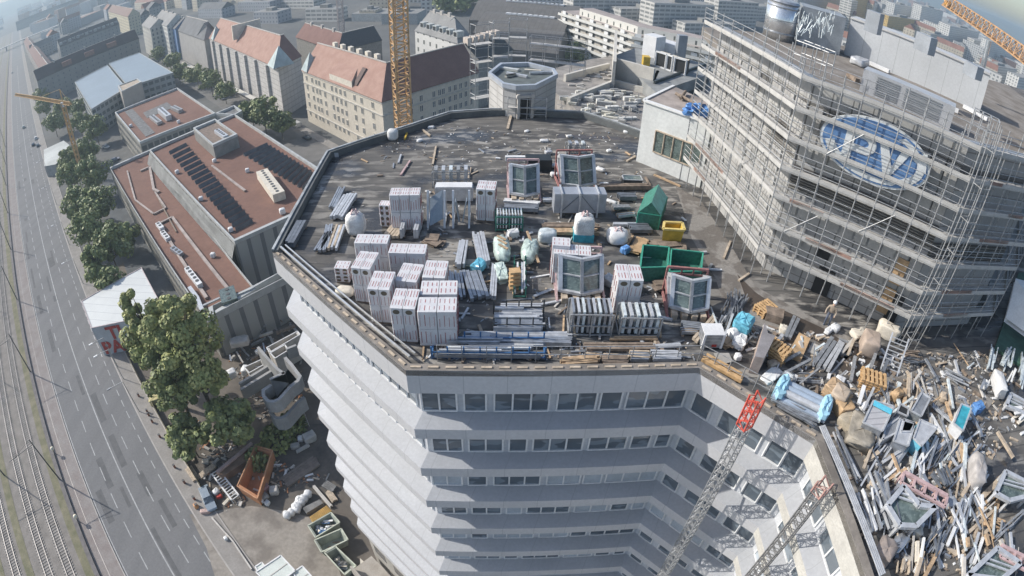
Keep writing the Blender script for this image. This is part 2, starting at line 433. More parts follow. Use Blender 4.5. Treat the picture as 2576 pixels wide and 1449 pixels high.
def seg_windows(i, pats, ks, blinds=0.):
    p, q_ = IN_[i], IN_[i+1]
    for k in ks:
        zs = LV[k+1][1]+.42; ze = LV[k][2]-.12
        for t0, t1, n in pats[k % len(pats)]:
            a = p+(q_-p)*t0; b = p+(q_-p)*t1
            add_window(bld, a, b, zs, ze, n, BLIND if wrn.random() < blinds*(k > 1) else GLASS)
seg_windows(2, [patF, patF2], range(0, 6), .35)
seg_windows(1, [[(.03, .30, 5), (.34, .62, 5), (.66, .97, 5)]], range(0, 6), .5)
seg_windows(3, [[(.05, .20, 1), (.28, .62, 2), (.68, .96, 2)]], range(0, 7), .15)
seg_windows(4, [[(.04, .18, 2), (.22, .36, 2)], [(.05, .2, 2), (.23, .4, 2)]], range(0, 7), .1)
# roof deck, parapet
DECKM = None
def deck_material():
    m, N, L, B = nodes('bitumen_roof')
    n1 = noise(N, L, .22, 6, stretch=(.8, 1.3, 1)); n2 = noise(N, L, .9, 8, stretch=(.75, 1.7, 1)); n3 = noise(N, L, 7, 5); n4 = noise(N, L, .12, 3)
    base = mixc(N, L, ramp(N, L, n1, 0, 1, .40, .60), (.050, .050, .052), (.125, .12, .112))
    dry = math_(N, L, 'MULTIPLY', ramp(N, L, n2, 0, 1, .50, .60), ramp(N, L, n4, .15, .95, .40, .60))
    base = mixc(N, L, dry, base, (.31, .295, .27))
    base = mixc(N, L, ramp(N, L, n3, 0, .5, .58, .72), base, (.14, .115, .095))
    w_ = N.new('ShaderNodeTexWave'); w_.wave_type = 'BANDS'; w_.bands_direction = 'Y'; w_.inputs['Scale'].default_value = .32; w_.inputs['Distortion'].default_value = .6; w_.inputs['Detail'].default_value = 3
    g_ = N.new('ShaderNodeNewGeometry'); L.new(g_.outputs['Position'], w_.inputs['Vector'])
    base = mixc(N, L, ramp(N, L, w_.outputs[1], .7, 0, 0, .03), base, (.03, .03, .033))
    L.new(base, B.inputs['Base Color'])
    L.new(ramp(N, L, n1, .16, .85, .38, .50), B.inputs['Roughness'])
    bp = N.new('ShaderNodeBump'); bp.inputs['Strength'].default_value = .5; bp.inputs['Distance'].default_value = .05
    L.new(n2, bp.inputs['Height']); L.new(bp.outputs[0], B.inputs['Normal'])
    return m
DECKM = deck_material()
poly = [A_, I_, R2_, R3_, Vector((15, -16, 0)), Vector((70, -16, 0)), Vector((70, 34, 0)), Vector((17, 45, 0)), B5p, B4p, B3p, B2p, B1p, BLp, L_]
IA = [A_, I_, R2_, R3_]
inset = offs([BLp, L_, A_, I_, R2_, R3_], .45)
dk = MB(); dk.prism([(p[0], p[1]) for p in (list(inset)+[Vector((15, -16)), Vector((70, -16)), Vector((70, 34)), Vector((17, 45)), B5p, B4p, B3p, B2p, B1p])], DZ-.9, DZ)
dk.build('roof_deck', DECKM, bld, world=True)
CAPM = M('parapet_cap', (.16, .145, .13), .85, 0, .3, .9, c2=(.30, .27, .24), stretch=(1, 1, 1))
g = MB(); T5 = [L_, A_, I_, R2_, R3_]; J5 = offs(T5, .42)
for i in range(4):
    a, b, c, d = T5[i], T5[i+1], J5[i+1], J5[i]
    g.prism([a, b, c, d], DZ+.05, 54.99)
g.build('parapet', CAPM, bld, world=True)
PARD = M('dark_parapet', (.10, .11, .115), .7, 0, .3, .8, c2=(.15, .16, .16))
PARL = M('parapet_flashing', (.42, .44, .45), .5, .2, .3, 1.5)
g = MB(); T6_ = [B5p, B4p, B3p, B2p, B1p, BLp, L_]; J6 = offs(T6_, .4)
for i in range(6):
    a, b, c, d = T6_[i], T6_[i+1], J6[i+1], J6[i]
    g.prism([a, b, c, d], 44 if i < 5 else 53.6, 55.15, 0)
    a2 = offs(T6_, -.06); 
    g.prism([T6_[i], T6_[i+1], offs(T6_, .16)[i+1], offs(T6_, .16)[i]], 55.16, 55.24, 1)
g.build('rear_parapet', [PARD, PARL], bld, world=True)
# dashed clamps on the parapet cap
g = MB()
for i in range(3):
    a, b = offs(T5, .2)[i], offs(T5, .2)[i+1]; l = (b-a).length; n = int(l/.75)
    for k in range(n):
        p = a+(b-a)*((k+.15)/n); q_ = a+(b-a)*((k+.75)/n); g = MB(); g.bar((p.x, p.y, 55.02), (q_.x, q_.y, 55.02), .11, .05); g.build('cap_board', WOODP, bld, world=True)
# white rod along the left parapet
g = MB(); a = at((706, 621), 55.2); b = at((1030, 897), 55.2); g.bar(a, b, .1, .1); g.bar(a+Vector((.22, .22, 0)), b+Vector((.22, .22, 0)), .07, .07)
tag(g.build('aluminium_rail', M('bright_aluminium', (.85, .84, .80), .25, .6, .1, 1)), 'long bright pair of aluminium rails lying inside the left roof edge beside the white stacks', 'rail')
# lower stone podium under the left face
PODM = GRID('podium_wall', (.40, .38, .34), (.12, .12, .12), 3.2, 3.4, .2, .8, .25, .8, .9, .25)
pod = thing('podium_building', 'weathered older podium with terraces below the white office block', 'building', (-9, 22, 0))
g = MB(); Pq = offs([L_, A_, I_], .6)
g.prism([Pq[0], Pq[1], Pq[2], (9, 26), (-14, 40)], 0, 20.1, 0)
g.build('wall', [PODM], pod, world=True)
g = MB(); po = offs([L_, A_, I_], -2.6); pj = offs([L_, A_, I_], .2)
g.prism([po[0], po[1], po[2], pj[2], pj[1], pj[0]], 15.4, 16.4, 0)
g.prism([po[0], po[1], po[2], offs([L_, A_, I_], -2.35)[2], offs([L_, A_, I_], -2.35)[1], offs([L_, A_, I_], -2.35)[0]], 16.41, 17.4, 0)
g.build('terrace', [M('dirty_stone', (.34, .31, .27), .95, 0, .35, .9, c2=(.44, .41, .37))], pod, world=True)
# courtyard floor
g = MB(); g.prism([A_, I_, R2_, R3_, (12, -16), (-12, -16), (-10, 5)], 21, 22.0); tag(g.build('courtyard_floor', CONCD), None, None, kind='structure')
# ================================================================== SCAFFOLDED TOWER (right)
E0 = Vector((12.2, 38.0)); E1_ = Vector((13.55, 36.3)); E2_ = at((1887, 690), DZ).to_2d(); E3_ = at((2257, 862), DZ).to_2d()
E4_ = at((2467, 846), DZ).to_2d(); E5_ = Vector((40, 30))
HT = 66.7
SCF = [E0, E2_, E3_, E4_, E5_]
WLL = offs(SCF, 1.25)
TPAN = GRID('formwork_panel_wall', (.38, .38, .375), (.15, .15, .148), 1.15, .86, 0, .07, 0, 1, .85, .12, .85, .1, band=(.0, .07, (.22, .21, .2)), wall2=(.45, .45, .44))
TPAN2 = GRID('shaded_panel_wall', (.40, .40, .40), (.27, .27, .27), 1.6, 1.1, 0, .04, 0, 1, .85, .12, .85, .1, band=(.0, .07, (.24, .23, .22)))
tw = thing('scaffolded_tower', 'large grey panel clad plant tower carrying an oval blue logo sign on its scaffolded wall', 'building', (26, 28, DZ))
g = MB(); HTW = 66.2
for i in range(4):
    g.wall(WLL[i], WLL[i+1], DZ, HTW, 0 if i < 2 else 1)
g.build('wall', [TPAN, TPAN2], tw, world=True)
GRAV = M('brown_gravel_roof', (.17, .15, .13), .95, 0, .35, .6, c2=(.27, .25, .23), bump=.4)
g = MB(); g.prism([tuple(p) for p in WLL]+[(75, 40), (75, 60), (14, 44)], 64.6, 65.3); g.build('roof', GRAV, tw, world=True)
g = MB(); wi = offs(WLL, .5)
for i in range(4): g.prism([WLL[i]-Vector((0, 0)), WLL[i+1], wi[i+1], wi[i]], HTW, HTW+.35)
g.build('parapet', M('metal_flashing', (.36, .38, .41), .4, .4, .15, 1.5), tw, world=True)
def onwall(P, i, t, out=0.):
    a, b = P[i], P[i+1]; d = (b-a).normalized(); n = Vector((d.y, -d.x)); p = a+(b-a)*t+n*out
    return p
# raised square panels on the two visible faces
PANP = M('ply_faced_panel', (.40, .395, .385), .8, 0, .2, .9, c2=(.49, .485, .47))
pr_ = random.Random(11)
for i, n in ((0, 9), (1, 10)):
    lv = [55.3, 57.0, 58.75, 60.5, 62.2, 63.9]
    for j, z in enumerate(lv):
        if i == 1 and j == 3: continue
        for k in range(n):
            if pr_.random() < .12 or (i == 1 and j < 2 and k >= n-2) or (i == 1 and j == 0 and k == 3): continue
            a = onwall(WLL, i, (k+.08)/n, .06); b = onwall(WLL, i, (k+.94)/n, .06)
            g = MB(); g.bar((a.x, a.y, z+.62), (b.x, b.y, z+.62), .1, 1.25)
            g.build('cladding_panel', PANP, tw, world=True)
# louvre strip
LOUV = M('dark_louvre', (.13, .125, .12), .6, .2, .2, 2)
g = MB()
for i, t0, t1, z in ((1, .0, 1., 60.2), (2, .0, 1., 59.2), (0, .72, 1., 61.9)):
    a = onwall(WLL, i, t0, .08); b = onwall(WLL, i, t1, .08)
    g.wall(a, b, z, z+1.45, 1)
    for k in range(9):
        zz = z+.08+k*.155; g.bar((a.x, a.y, zz), (b.x, b.y, zz), .16, .04, 0)
g.build('louvre', [M('louvre_blade', (.33, .32, .30), .5, .3, .2, 2), LOUV], tw, world=True)
# orange plywood doors and dark openings at the foot
for t0, t1, z0, z1, m in ((.83, .91, 55.3, 57.0, PLY), (.83, .91, 57.35, 59.0, PLY)):
    a = onwall(WLL, 1, t0, .15); b = onwall(WLL, 1, t1, .15); g = MB(); g.bar((a.x, a.y, (z0+z1)/2), (b.x, b.y, (z0+z1)/2), .06, z1-z0)
    g.build('plywood_panel', m, tw, world=True)
for t0, t1, z0, z1 in ((.36, .48, 54.6, 56.4), (.90, .985, 54.6, 56.9), (.30, .40, 56.9, 57.5)):
    a = onwall(WLL, 1, t0, .13); b = onwall(WLL, 1, t1, .13); g = MB(); g.bar((a.x, a.y, (z0+z1)/2), (b.x, b.y, (z0+z1)/2), .03, z1-z0)
    g.build('doorway', DARK, tw, world=True)
# logo sign: tilted blue oval with the white letters P V and swoosh, standing proud of the scaffold line
def plane_hit(p, i, out):
    a = onwall(SCF, i, 0, out); b = onwall(SCF, i, 1, out); d = (b-a).normalized(); n = Vector((d.y, -d.x, 0))
    r = ray(*p); a3 = Vector((a.x, a.y, 0)); c = Vector((0, 0, CAMZ)); t = (a3-c).dot(n)/r.dot(n); h = c+r*t
    return ((h-a3).dot(Vector((d.x, d.y, 0))), h.z)
OUT = -.35
cu, cv, hw, hh = 4.67, 64.26, 3.12, 1.70
sa = onwall(SCF, 1, 0, OUT); sdv = (SCF[2]-SCF[1]).normalized(); snv = Vector((sdv.y, -sdv.x))
sg = thing('logo_sign', 'big oval blue and white logo sign hung on the scaffolded tower wall', 'sign', (*(sa+sdv*cu), cv-hh))
def spt(u, v, o=0.): p = sa+sdv*(cu+u)+snv*o; return (p.x, p.y, cv+v)
def disc(mb, rx, ry, o0, o1, n=64, mi=0):
    P = [(rx*math.cos(2*math.pi*i/n), ry*math.sin(2*math.pi*i/n)) for i in range(n)]
    mb.face([spt(u, v, o1) for u, v in P], mi)
    for i in range(n):
        a, b = P[i], P[(i+1) % n]; mb.face([spt(*a, o0), spt(*b, o0), spt(*b, o1), spt(*a, o1)], mi)
SGB = M('sign_blue', (.10, .20, .40), .5, 0, .15, .8, c2=(.14, .26, .47)); SGW = M('sign_white', (.62, .65, .66), .45, 0, .1, .8)
g = MB(); disc(g, hw, hh, 0, .12); g.build('rim', SGW, sg, world=True)
g = MB(); disc(g, hw*.95, hh*.93, .02, .16); g.build('blue_face', SGB, sg, world=True)
def poly3(mb, pts, o0=.165, o1=.21, mi=0):
    mb.face([spt(u*hw, v*hh, o1) for u, v in pts], mi)
    for i in range(len(pts)):
        a, b = pts[i], pts[(i+1) % len(pts)]; mb.face([spt(a[0]*hw, a[1]*hh, o0), spt(b[0]*hw, b[1]*hh, o0), spt(b[0]*hw, b[1]*hh, o1), spt(a[0]*hw, a[1]*hh, o1)], mi)
g = MB()   # letter P
poly3(g, [(-.56, -.66), (-.40, -.66), (-.40, .48), (-.56, .48)])
def arc(cx, cy, rx, ry, a0, a1, n=12): return [(cx+rx*math.cos(R(a0+(a1-a0)*i/n)), cy+ry*math.sin(R(a0+(a1-a0)*i/n))) for i in range(n+1)]
ao, ai = arc(-.24, .14, .24, .34, -90, 90), arc(-.25, .14, .11, .13, -90, 90)
o_ = [(-.40, -.20)]+ao+[(-.40, .48)]; i_ = [(-.40, .01)]+ai+[(-.40, .27)]
for k in range(len(o_)-1): poly3(g, [o_[k], o_[k+1], i_[k+1], i_[k]])
g.build('letter_p', SGW, sg, world=True)
g = MB()   # letter V
poly3(g, [(.02, .42), (.18, .42), (.33, -.22), (.28, -.80)]); poly3(g, [(.28, -.80), (.33, -.22), (.44, .46), (.60, .46)])
g.build('letter_v', SGW, sg, world=True)
g = MB()   # swoosh crescents
A1, A2 = arc(0, 0, .90, .88, 190, 300, 18), arc(.10, .08, .84, .80, 190, 300, 18)
for k in range(18): poly3(g, [A1[k], A1[k+1], A2[k+1], A2[k]], .165, .19)
A1, A2 = arc(0, 0, .90, .88, -50, 62, 18), arc(-.08, .02, .84, .74, -50, 62, 18)
for k in range(18): poly3(g, [A2[k], A1[k], A1[k+1], A2[k+1]][::-1], .165, .19)
poly3(g, [(.62, .30), (.86, .62), (.93, .02)], .165, .20)
g.build('swoosh', SGW, sg, world=True)
# scaffold: standards, ledgers, decks
sc = thing('tower_scaffold', 'tall facade scaffold with plank decks wrapped around the grey tower on the right', 'scaffold', (18, 22, DZ))
LVS = [56.4, 58.1, 59.9, 61.6, 63.3, 65.0, 66.7]
PLANK = M('scaffold_plank', (.44, .435, .42), .85, 0, .25, 1.5, c2=(.54, .535, .52)); TOE = M('red_toeboard', (.42, .27, .22), .8, 0, .3, 1)
tr = random.Random(4)
for i, (n, ztop) in enumerate(((9, 67.8), (9, 67.6), (5, 67.6), (3, 67))):
    so_ = offs(SCF, 0)
    for k in range(n+1):
        if i and k == 0: continue
        a = onwall(SCF, i, k/n, 0); b = onwall(SCF, i, k/n, -.75)
        zt = ztop+tr.uniform(-.2, .6)
        g = MB(); g.tube((a.x, a.y, DZ), (a.x, a.y, zt), .035, 6); g.tube((b.x, b.y, DZ), (b.x, b.y, zt-.6), .03, 6)
        for z in LVS: g.bar((a.x, a.y, z-.08), (b.x, b.y, z-.08), .05)
        g.build('standard', GALV, sc, world=True)
    for j, z in enumerate(LVS):
        a0, a1 = onwall(SCF, i, 0, 0), onwall(SCF, i, 1, 0); b0, b1 = offs(SCF, .72)[i], offs(SCF, .72)[i+1]
        g = MB(); g.prism([a0, a1, b1, b0], z-.1, z); g.bar((a0.x, a0.y, z+.08), (a1.x, a1.y, z+.08), .05, .2)
        g.build('deck', PLANK, sc, world=True)
        g = MB()
        for zz in (z+.35, z+.7, z+1.05): g.tube((a0.x, a0.y, zz), (a1.x, a1.y, zz), .022, 5)
        g.build('guard_rail', GALV, sc, world=True)
        if tr.random() < .7 and j < (4 if i == 1 else 6):
            t0 = tr.uniform(0, .6); p = a0+(a1-a0)*t0; q_ = a0+(a1-a0)*min(1, t0+tr.uniform(.12, .4))
            g = MB(); g.bar((p.x, p.y, z+.1), (q_.x, q_.y, z+.1), .05, .18); g.build('toe_board', TOE, sc, world=True)
    for j in range(3):
        t0 = tr.uniform(0, .8); z = LVS[tr.randrange(0, 5)]; p = onwall(SCF, i, t0, .04); q_ = onwall(SCF, i, min(1, t0+.16), .04)
        g = MB(); g.tube((p.x, p.y, z), (q_.x, q_.y, z+1.7), .022, 5); g.build('brace', GALV, sc, world=True)
# ladder tower at the near corner
lt = thing('scaffold_stair', 'slim aluminium stair tower at the near corner of the scaffolded tower', 'stair tower', (E3_.x+.6, E3_.y-.7, DZ))
g = MB()
for dx, dy in ((0, 0), (1.0, .1), (.1, -.9), (1.1, -.8)): g.tube((E3_.x+dx*.7, E3_.y-.3+dy*.7, DZ), (E3_.x+dx*.7, E3_.y-.3+dy*.7, 68.3), .03, 6)
for k in range(7):
    z = DZ+1+k*1.9; g.bar((E3_.x, E3_.y-.3, z), (E3_.x+.7, E3_.y-.23, z), .04); g.bar((E3_.x+.07, E3_.y-.93, z), (E3_.x+.77, E3_.y-.86, z), .04); g.bar((E3_.x, E3_.y-.3, z), (E3_.x+.07, E3_.y-.93, z), .04)
g.build('frame', GALV, lt, world=True)
# leaning ladder at its foot: at zoomed (740,670)-(990,240)
def ladder(p, q_, label, w_=.5, n=12, m=GALV):
    t = thing('ladder', label, 'ladder', p); p = Vector(p); q_ = Vector(q_); d = (q_-p).normalized(); s = d.cross(Vector((0, 0, 1))).normalized()*w_/2
    for e in (-1, 1):
        g = MB(); g.bar(p+s*e, q_+s*e, .08, .06); g.build('rail', m, t, world=True)
    g = MB()
    for k in range(1, n): c = p+(q_-p)*k/n; g.bar(c-s, c+s, .05, .04)
    g.build('rung', m, t, world=True)
ladder(at(hH(800, 690), DZ), at(hH(960, 200), DZ+1.6), 'wide aluminium stair ladder leaning on the foot of the scaffolded tower', 1.05, 9, ALU2)
# objects on the tower roof
RZ = 65.3
def rbox(name, p1, p2, ztop, depth, label, cat, mat, z0=RZ, grp=None, partn='casing', extra=None, out=False):
    a = at(p1, z0); b = at(p2, z0); d = (b-a); l = d.length; d.normalize(); n = Vector((-d.y, d.x, 0))
    t = thing(name, label, cat, (a+b)/2, 0, grp)
    g = MB(); P = [a, b, b+n*depth, a+n*depth]; g.prism([p.to_2d() for p in P], z0, ztop); g.build(partn, mat, t, world=True)
    if extra: extra(t, a, b, n, depth)
    return t
SILV = GRID('duct_panel', (.52, .54, .56), (.28, .3, .31), 1.5, 50, 0, .02, 0, 1, .35, .08, .5, 0)
def cap1(t, a, b, n, dp):
    g = MB(); o = Vector((0, 0, 0)); c = a-n*.15; d = b-n*.15
    g.prism([p.to_2d() for p in (a-n*.12, b-n*.12, b+n*(dp+.12), a+n*(dp+.12))], 68.55, 68.72); g.build('lid', M('duct_lid', (.60, .60, .60), .4, .2, .08, 1), t, world=True)
rbox('air_duct', g3(1215, 410), g3(2240, 850), 68.55, 2.2, 'very long pale grey air handling duct crossing the gravel roof of the tower', 'air duct', SILV, extra=cap1)
def slats(t, a, b, n, dp):
    g = MB(); l = (b-a).length; d = (b-a).normalized()
    for t0, t1 in ((.15, .40), (.46, .86)):
        for k in range(9):
            z = RZ+.25+k*.14; g.bar(a+d*l*t0-n*.03+Vector((0, 0, z-RZ)), a+d*l*t1-n*.03+Vector((0, 0, z-RZ)), .06, .06)
    g.build('louvre', M('grey_slat', (.30, .32, .34), .5, .3, .1, 2), t, world=True)
rbox('louvred_unit', g3(1330, 690), g3(2010, 985), 66.85, 1.5, 'long low silver ventilation unit with louvres behind the blue logo sign', 'ventilation unit', M('silver_unit', (.50, .52, .55), .35, .3, .1, 1), extra=slats)
t = thing('round_tank', 'upright silver cylinder tank at the back left of the tower roof', 'tank', at(g3(700, 300), RZ))
c = at(g3(720, 290), RZ)
g = MB(); g.tube(c, c+Vector((0, 0, 3.2)), 1.35, 28); g.build('shell', M('silver_shell', (.72, .74, .76), .22, .75, .15, .8), t, world=True, smooth=True)
for z in (.6, 1.7, 2.8): g = MB(); g.tube(c+Vector((0, 0, z)), c+Vector((0, 0, z+.07)), 1.39, 28); g.build('band', ALU, t, world=True)
g = MB(); g.tube(c+Vector((0, 0, 3.21)), c+Vector((0, 0, 3.4)), 1.42, 28, r2=1.25); g.build('lid', ALU, t, world=True)
rbox('plant_room', g3(860, 330), g3(1180, 420), 68.6, 3.0, 'grey wrapped plant box standing right of the round silver tank', 'plant box', M('plant_grey', (.33, .36, .39), .5, .2, .15, 1))
g = MB(); tr = random.Random(8); P0 = at(g3(900, 160), 69.0)
for k in range(70):
    p = at(g3(tr.uniform(850, 1150), tr.uniform(80, 220)), 69.1); d = Vector((tr.uniform(-.25, .25), tr.uniform(-.1, .1), -tr.uniform(.25, .6))); g.bar(p, p+d, .06, .03)
tag(g.build('film_shreds', FILM), 'frayed pale protective film flapping on the plant box beside the tank', 'protective film', None, 'stuff')
for k, (p, q_, h, lb) in enumerate((((2172, 75), (2205, 88), 70.3, 'grey vertical exhaust hood at the left end of the long roof duct'), ((2297, 120), (2333, 138), 70.0, 'grey vertical exhaust hood right of the golden building'), ((2420, 182), (2452, 200), 69.6, 'grey vertical exhaust hood beside the bright silver pipe'))):
    rbox('exhaust_hood', p, q_, h, .8, lb, 'exhaust hood', M('hood_grey', (.34, .37, .41), .45, .3, .1, 1), z0=68.72, grp='exhaust hoods on the long duct', partn='hood_casing')
c = at(g3(2250, 560), 67.5); g = MB(); g.tube(c, c+Vector((0, 0, 3.4)), .28, 14); tag(g.build('exhaust_pipe', M('polished_steel', (.8, .82, .84), .15, .9, .1, 1)), 'bright silver exhaust pipe standing behind the long roof duct', 'pipe')
def lump(p, z, r, mat, name, label, cat, grp=None, seed=1, jit=.15, sq=.6, rot=0):
    c = at(p, z); r = tuple(v*.88 for v in r); t = thing(name, label, cat, c, rot or (seed*.7 % 1.2), grp); g = MB(); g.blob((0, 0, r[2]), r, 14, 9, 0, min(jit, .2)*.8, seed, 0, max(.25, sq*.62)); g.build('body', mat, t, smooth=jit < .3); return t
lump(g3(1330, 490), RZ, (1.2, .7, .35), ALU2, 'domed_skylight', 'small shiny domed skylight on the tower roof next to two white troughs', 'skylight')
for k, (p, q_, lb) in enumerate(((g3(1400, 470), g3(1560, 540), 'upper of two pale troughs lying by the domed skylight'), (g3(1395, 520), g3(1530, 575), 'lower of two pale troughs lying by the domed skylight'), (g3(1930, 770), g3(2080, 840), 'white wrapped roll lying on gravel behind the louvred unit'), (g3(2120, 800), g3(2300, 900), 'pale pipe section lying near the far right of the gravel roof'), (g3(1320, 610), g3(1250, 560), 'short weathered board lying on gravel left of the louvred unit'))):
    a, b = at(p, RZ+.2), at(q_, RZ+.2); g = MB(); g.bar(a, b, .35, .3); tag(g.build('trough' if k < 2 else 'roll', WHITE if k < 4 else WOODD), lb, 'trough' if k < 2 else 'material')
# cages / gates standing on the scaffold top
for k, (p, q_, lb) in enumerate(((g3(820, 500), g3(1060, 600), 'open tubular loading bay cage on top of the scaffold near the tank'), (g3(2150, 1040), g3(2330, 1130), 'pair of tubular hoops on the scaffold top at the right corner'))):
    a, b = at(p, HT), at(q_, HT); t = thing('loading_cage', lb, 'cage', a); d = (b-a); n = Vector((-d.y, d.x, 0)).normalized()*.9
    g = MB()
    for u in (0, .33, .66, 1):
        for o in (0, 1): pp = a+d*u+n*o; g.tube(pp, pp+Vector((0, 0, 1.5)), .03, 6)
        g.tube(a+d*u+Vector((0, 0, 1.5)), a+d*u+n+Vector((0, 0, 1.5)), .03, 6)
    for o in (0, 1):
        for z in (.75, 1.5): g.tube(a+n*o+Vector((0, 0, z)), b+n*o+Vector((0, 0, z)), .03, 6)
    g.build('frame', GALV, t, world=True)
# white slanted wall and green floor far right
t = thing('white_annex', 'white sloping annex wall with a green painted terrace at the far right edge', 'annex', at((2560, 800), DZ))
a, b = at((2467, 880), 57), at((2640, 640), 57)
g = MB(); g.prism([at((2500, 880), DZ).to_2d(), at((2600, 950), DZ).to_2d(), at((2700, 700), DZ).to_2d(), at((2560, 690), DZ).to_2d()], DZ, DZ+.2); g.build('green_terrace', GREEND, t, world=True)
g = MB(); p = [at((2555, 700), DZ+3.5), at((2700, 740), DZ+3.5), at((2700, 930), DZ+1.2), at((2530, 800), DZ+1.2)]; g.face(p); g.face([v-Vector((0, 0, .3)) for v in p[::-1]]); g.build('sloping_wall', WHITE, t, world=True)

# ================================================================== WHITE BOX WITH WINDOW
WB0 = at((1600, 405), DZ).to_2d(); WB1 = at((1760, 472), DZ).to_2d(); WB2 = WB1+Vector((2.5, 3.5)); WB3 = WB0+Vector((3.4, 4.6))
wb = thing('white_pavilion', 'white rendered roof pavilion with a long timber framed window', 'pavilion', (*((WB0+WB1)/2), DZ))
g = MB(); g.prism([WB0, WB1, WB2, WB3], DZ, 59.6); g.build('wall', M('white_render', (.66, .68, .67), .6, 0, .05, .5), wb, world=True)
g = MB(); ins_ = [WB0+Vector((.25, .3)), WB1+Vector((-.2, .3)), WB2+Vector((-.2, 0)), WB3]; g.prism(ins_, 59.6, 59.66); g.build('roof', M('dusty_roof', (.34, .30, .28), .9, 0, .25, .8), wb, world=True)
g = MB(); a, b = WB0, WB1; g.bar((a.x, a.y, 59.68), (b.x, b.y, 59.68), .3, .16); g.bar((a.x, a.y, 59.68), (WB3.x, WB3.y, 59.68), .25, .16); g.build('parapet_cap', WHITEP, wb, world=True)
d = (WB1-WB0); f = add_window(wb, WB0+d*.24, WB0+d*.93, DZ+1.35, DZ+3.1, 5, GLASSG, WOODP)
c = at((1590, 395), DZ)
# blue net on pavilion roof
c = at((1760, 290), 59.7); t = thing('blue_net', 'crumpled blue safety net dumped on the white pavilion roof', 'net', c); g = MB(); g.blob((0, 0, .25), (1.2, .7, .5), 24, 12, 0, .3, 5, 0, .8); g.build('mesh_folds', BLUET, t)
for k, (p, q_) in enumerate(((hQ(1190, 1010), hQ(1740, 1300)), (hQ(1260, 1080), hQ(1330, 980)))):
    a, b = at(p, 59.9), at(q_, 59.9); g = MB(); g.tube(a, b, .13, 8); tag(g.build('roll', WOODD), ('long' if k == 0 else 'short')+' brown tube lying by the blue net on the pavilion roof', 'tube')
# ================================================================== LEFT: LOW BROWN COMPLEX, HALL, BILLBOARD SHED
BROWN = M('brown_roof_gravel', (.185, .10, .075), .95, 0, .2, .12, c2=(.225, .125, .095))
LTRIM = M('pale_parapet', (.46, .48, .48), .6, .1, .12, .6)
BWALL = GRID('brown_building_wall', (.30, .29, .26), (.06, .07, .08), 2.4, 3.6, .12, .88, .3, .78, .8, .15, .3, .5)
GLZB = GRID('glazed_gable', (.16, .17, .18), (.36, .37, .36), 3.2, 20, .12, .82, .0, 1, .6, .1, .3, .2)
def flat(name, pts, zr, label, cat, wm, rm, trim=LTRIM, par=.9, pw=.7, grp=None, base=0):
    P = [at(p, zr).to_2d() for p in pts]
    A = sum(P[i].x*P[(i+1) % len(P)].y-P[(i+1) % len(P)].x*P[i].y for i in range(len(P)))
    if A < 0: P = P[::-1]
    c = sum(P, Vector((0, 0)))/len(P); t = thing(name, label, cat, (c.x, c.y, base), 0, grp)
    g = MB(); g.prism(P, base, zr-.02, 0, top=1); g.build('wall', [wm, rm], t, world=True)
    if par:
        g = MB(); Q = [c+(p-c)*(1-pw*1.3/max(1, (p-c).length)) for p in P]
        n = len(P)
        for i in range(n): j = (i+1) % n; g.prism([P[i], P[j], Q[j], Q[i]], zr+.02, zr+par)
        g.build('parapet', trim, t, world=True)
    return t, P
bw = flat('office_wing', [(278, 427), (377, 383), (645, 736), (524, 812)], 9, 'long low wing with brown gravel roof running beside the road trees', 'building', BWALL, BROWN)[0]
bw2 = flat('office_wing', [(377, 383), (590, 292), (806, 432), (735, 551), (592, 616)], 12.5, 'higher brown roofed wing carrying dark skylight rows next to the white tower', 'building', GLZB, BROWN)[0]
# white sloping wall between both wings is the side wall of the higher one
g = MB(); a, b = at((377, 383), 12.4), at((592, 616), 12.4); d = (b-a).normalized(); n = Vector((-d.y, d.x, 0)); g.face([a+n*-.2, b+n*-.2, (b+n*-1.8)-Vector((0, 0, 3.3)), (a+n*-1.8)-Vector((0, 0, 3.3))][::-1]); g.face([a+n*-.2, b+n*-.2, (b+n*-1.8)-Vector((0, 0, 3.3)), (a+n*-1.8)-Vector((0, 0, 3.3))]); g.face([a+n*1.8-Vector((0, 0, 3.3)), b+n*1.8-Vector((0, 0, 3.3)), b+n*.2, a+n*.2])
g.build('sloped_cladding', M('pale_cladding', (.50, .51, .50), .55, 0, .15, .3), bw2, world=True)
bw3 = flat('office_wing', [(290, 287), (447, 225), (543, 290), (353, 363)], 11, 'square brown roofed block with pale parapet beyond the two long wings', 'building', BWALL, BROWN)[0]
flat('glazed_link', [(534, 812), (738, 706), (728, 690), (640, 736), (530, 790)], 8.6, 'grey parapeted link wall with pale glazing below it near the white tower', 'building', GLZB, CONCD, par=1.6)
ph = flat('roof_penthouse', [(487, 327), (542, 304), (598, 343), (537, 371)], 16, 'small square penthouse with a white rimmed pit roof on the brown wings', 'penthouse', M('penthouse_wall', (.24, .24, .23), .7, 0, .15, .5), M('pit_floor', (.22, .17, .14), .9), par=.8, pw=.9, base=12.5)[0]
flat('link_block', [(543, 290), (590, 270), (610, 284), (590, 295)], 11, 'small grey link block between the square brown roof and the skylight wing', 'building', CONC, CONCD)
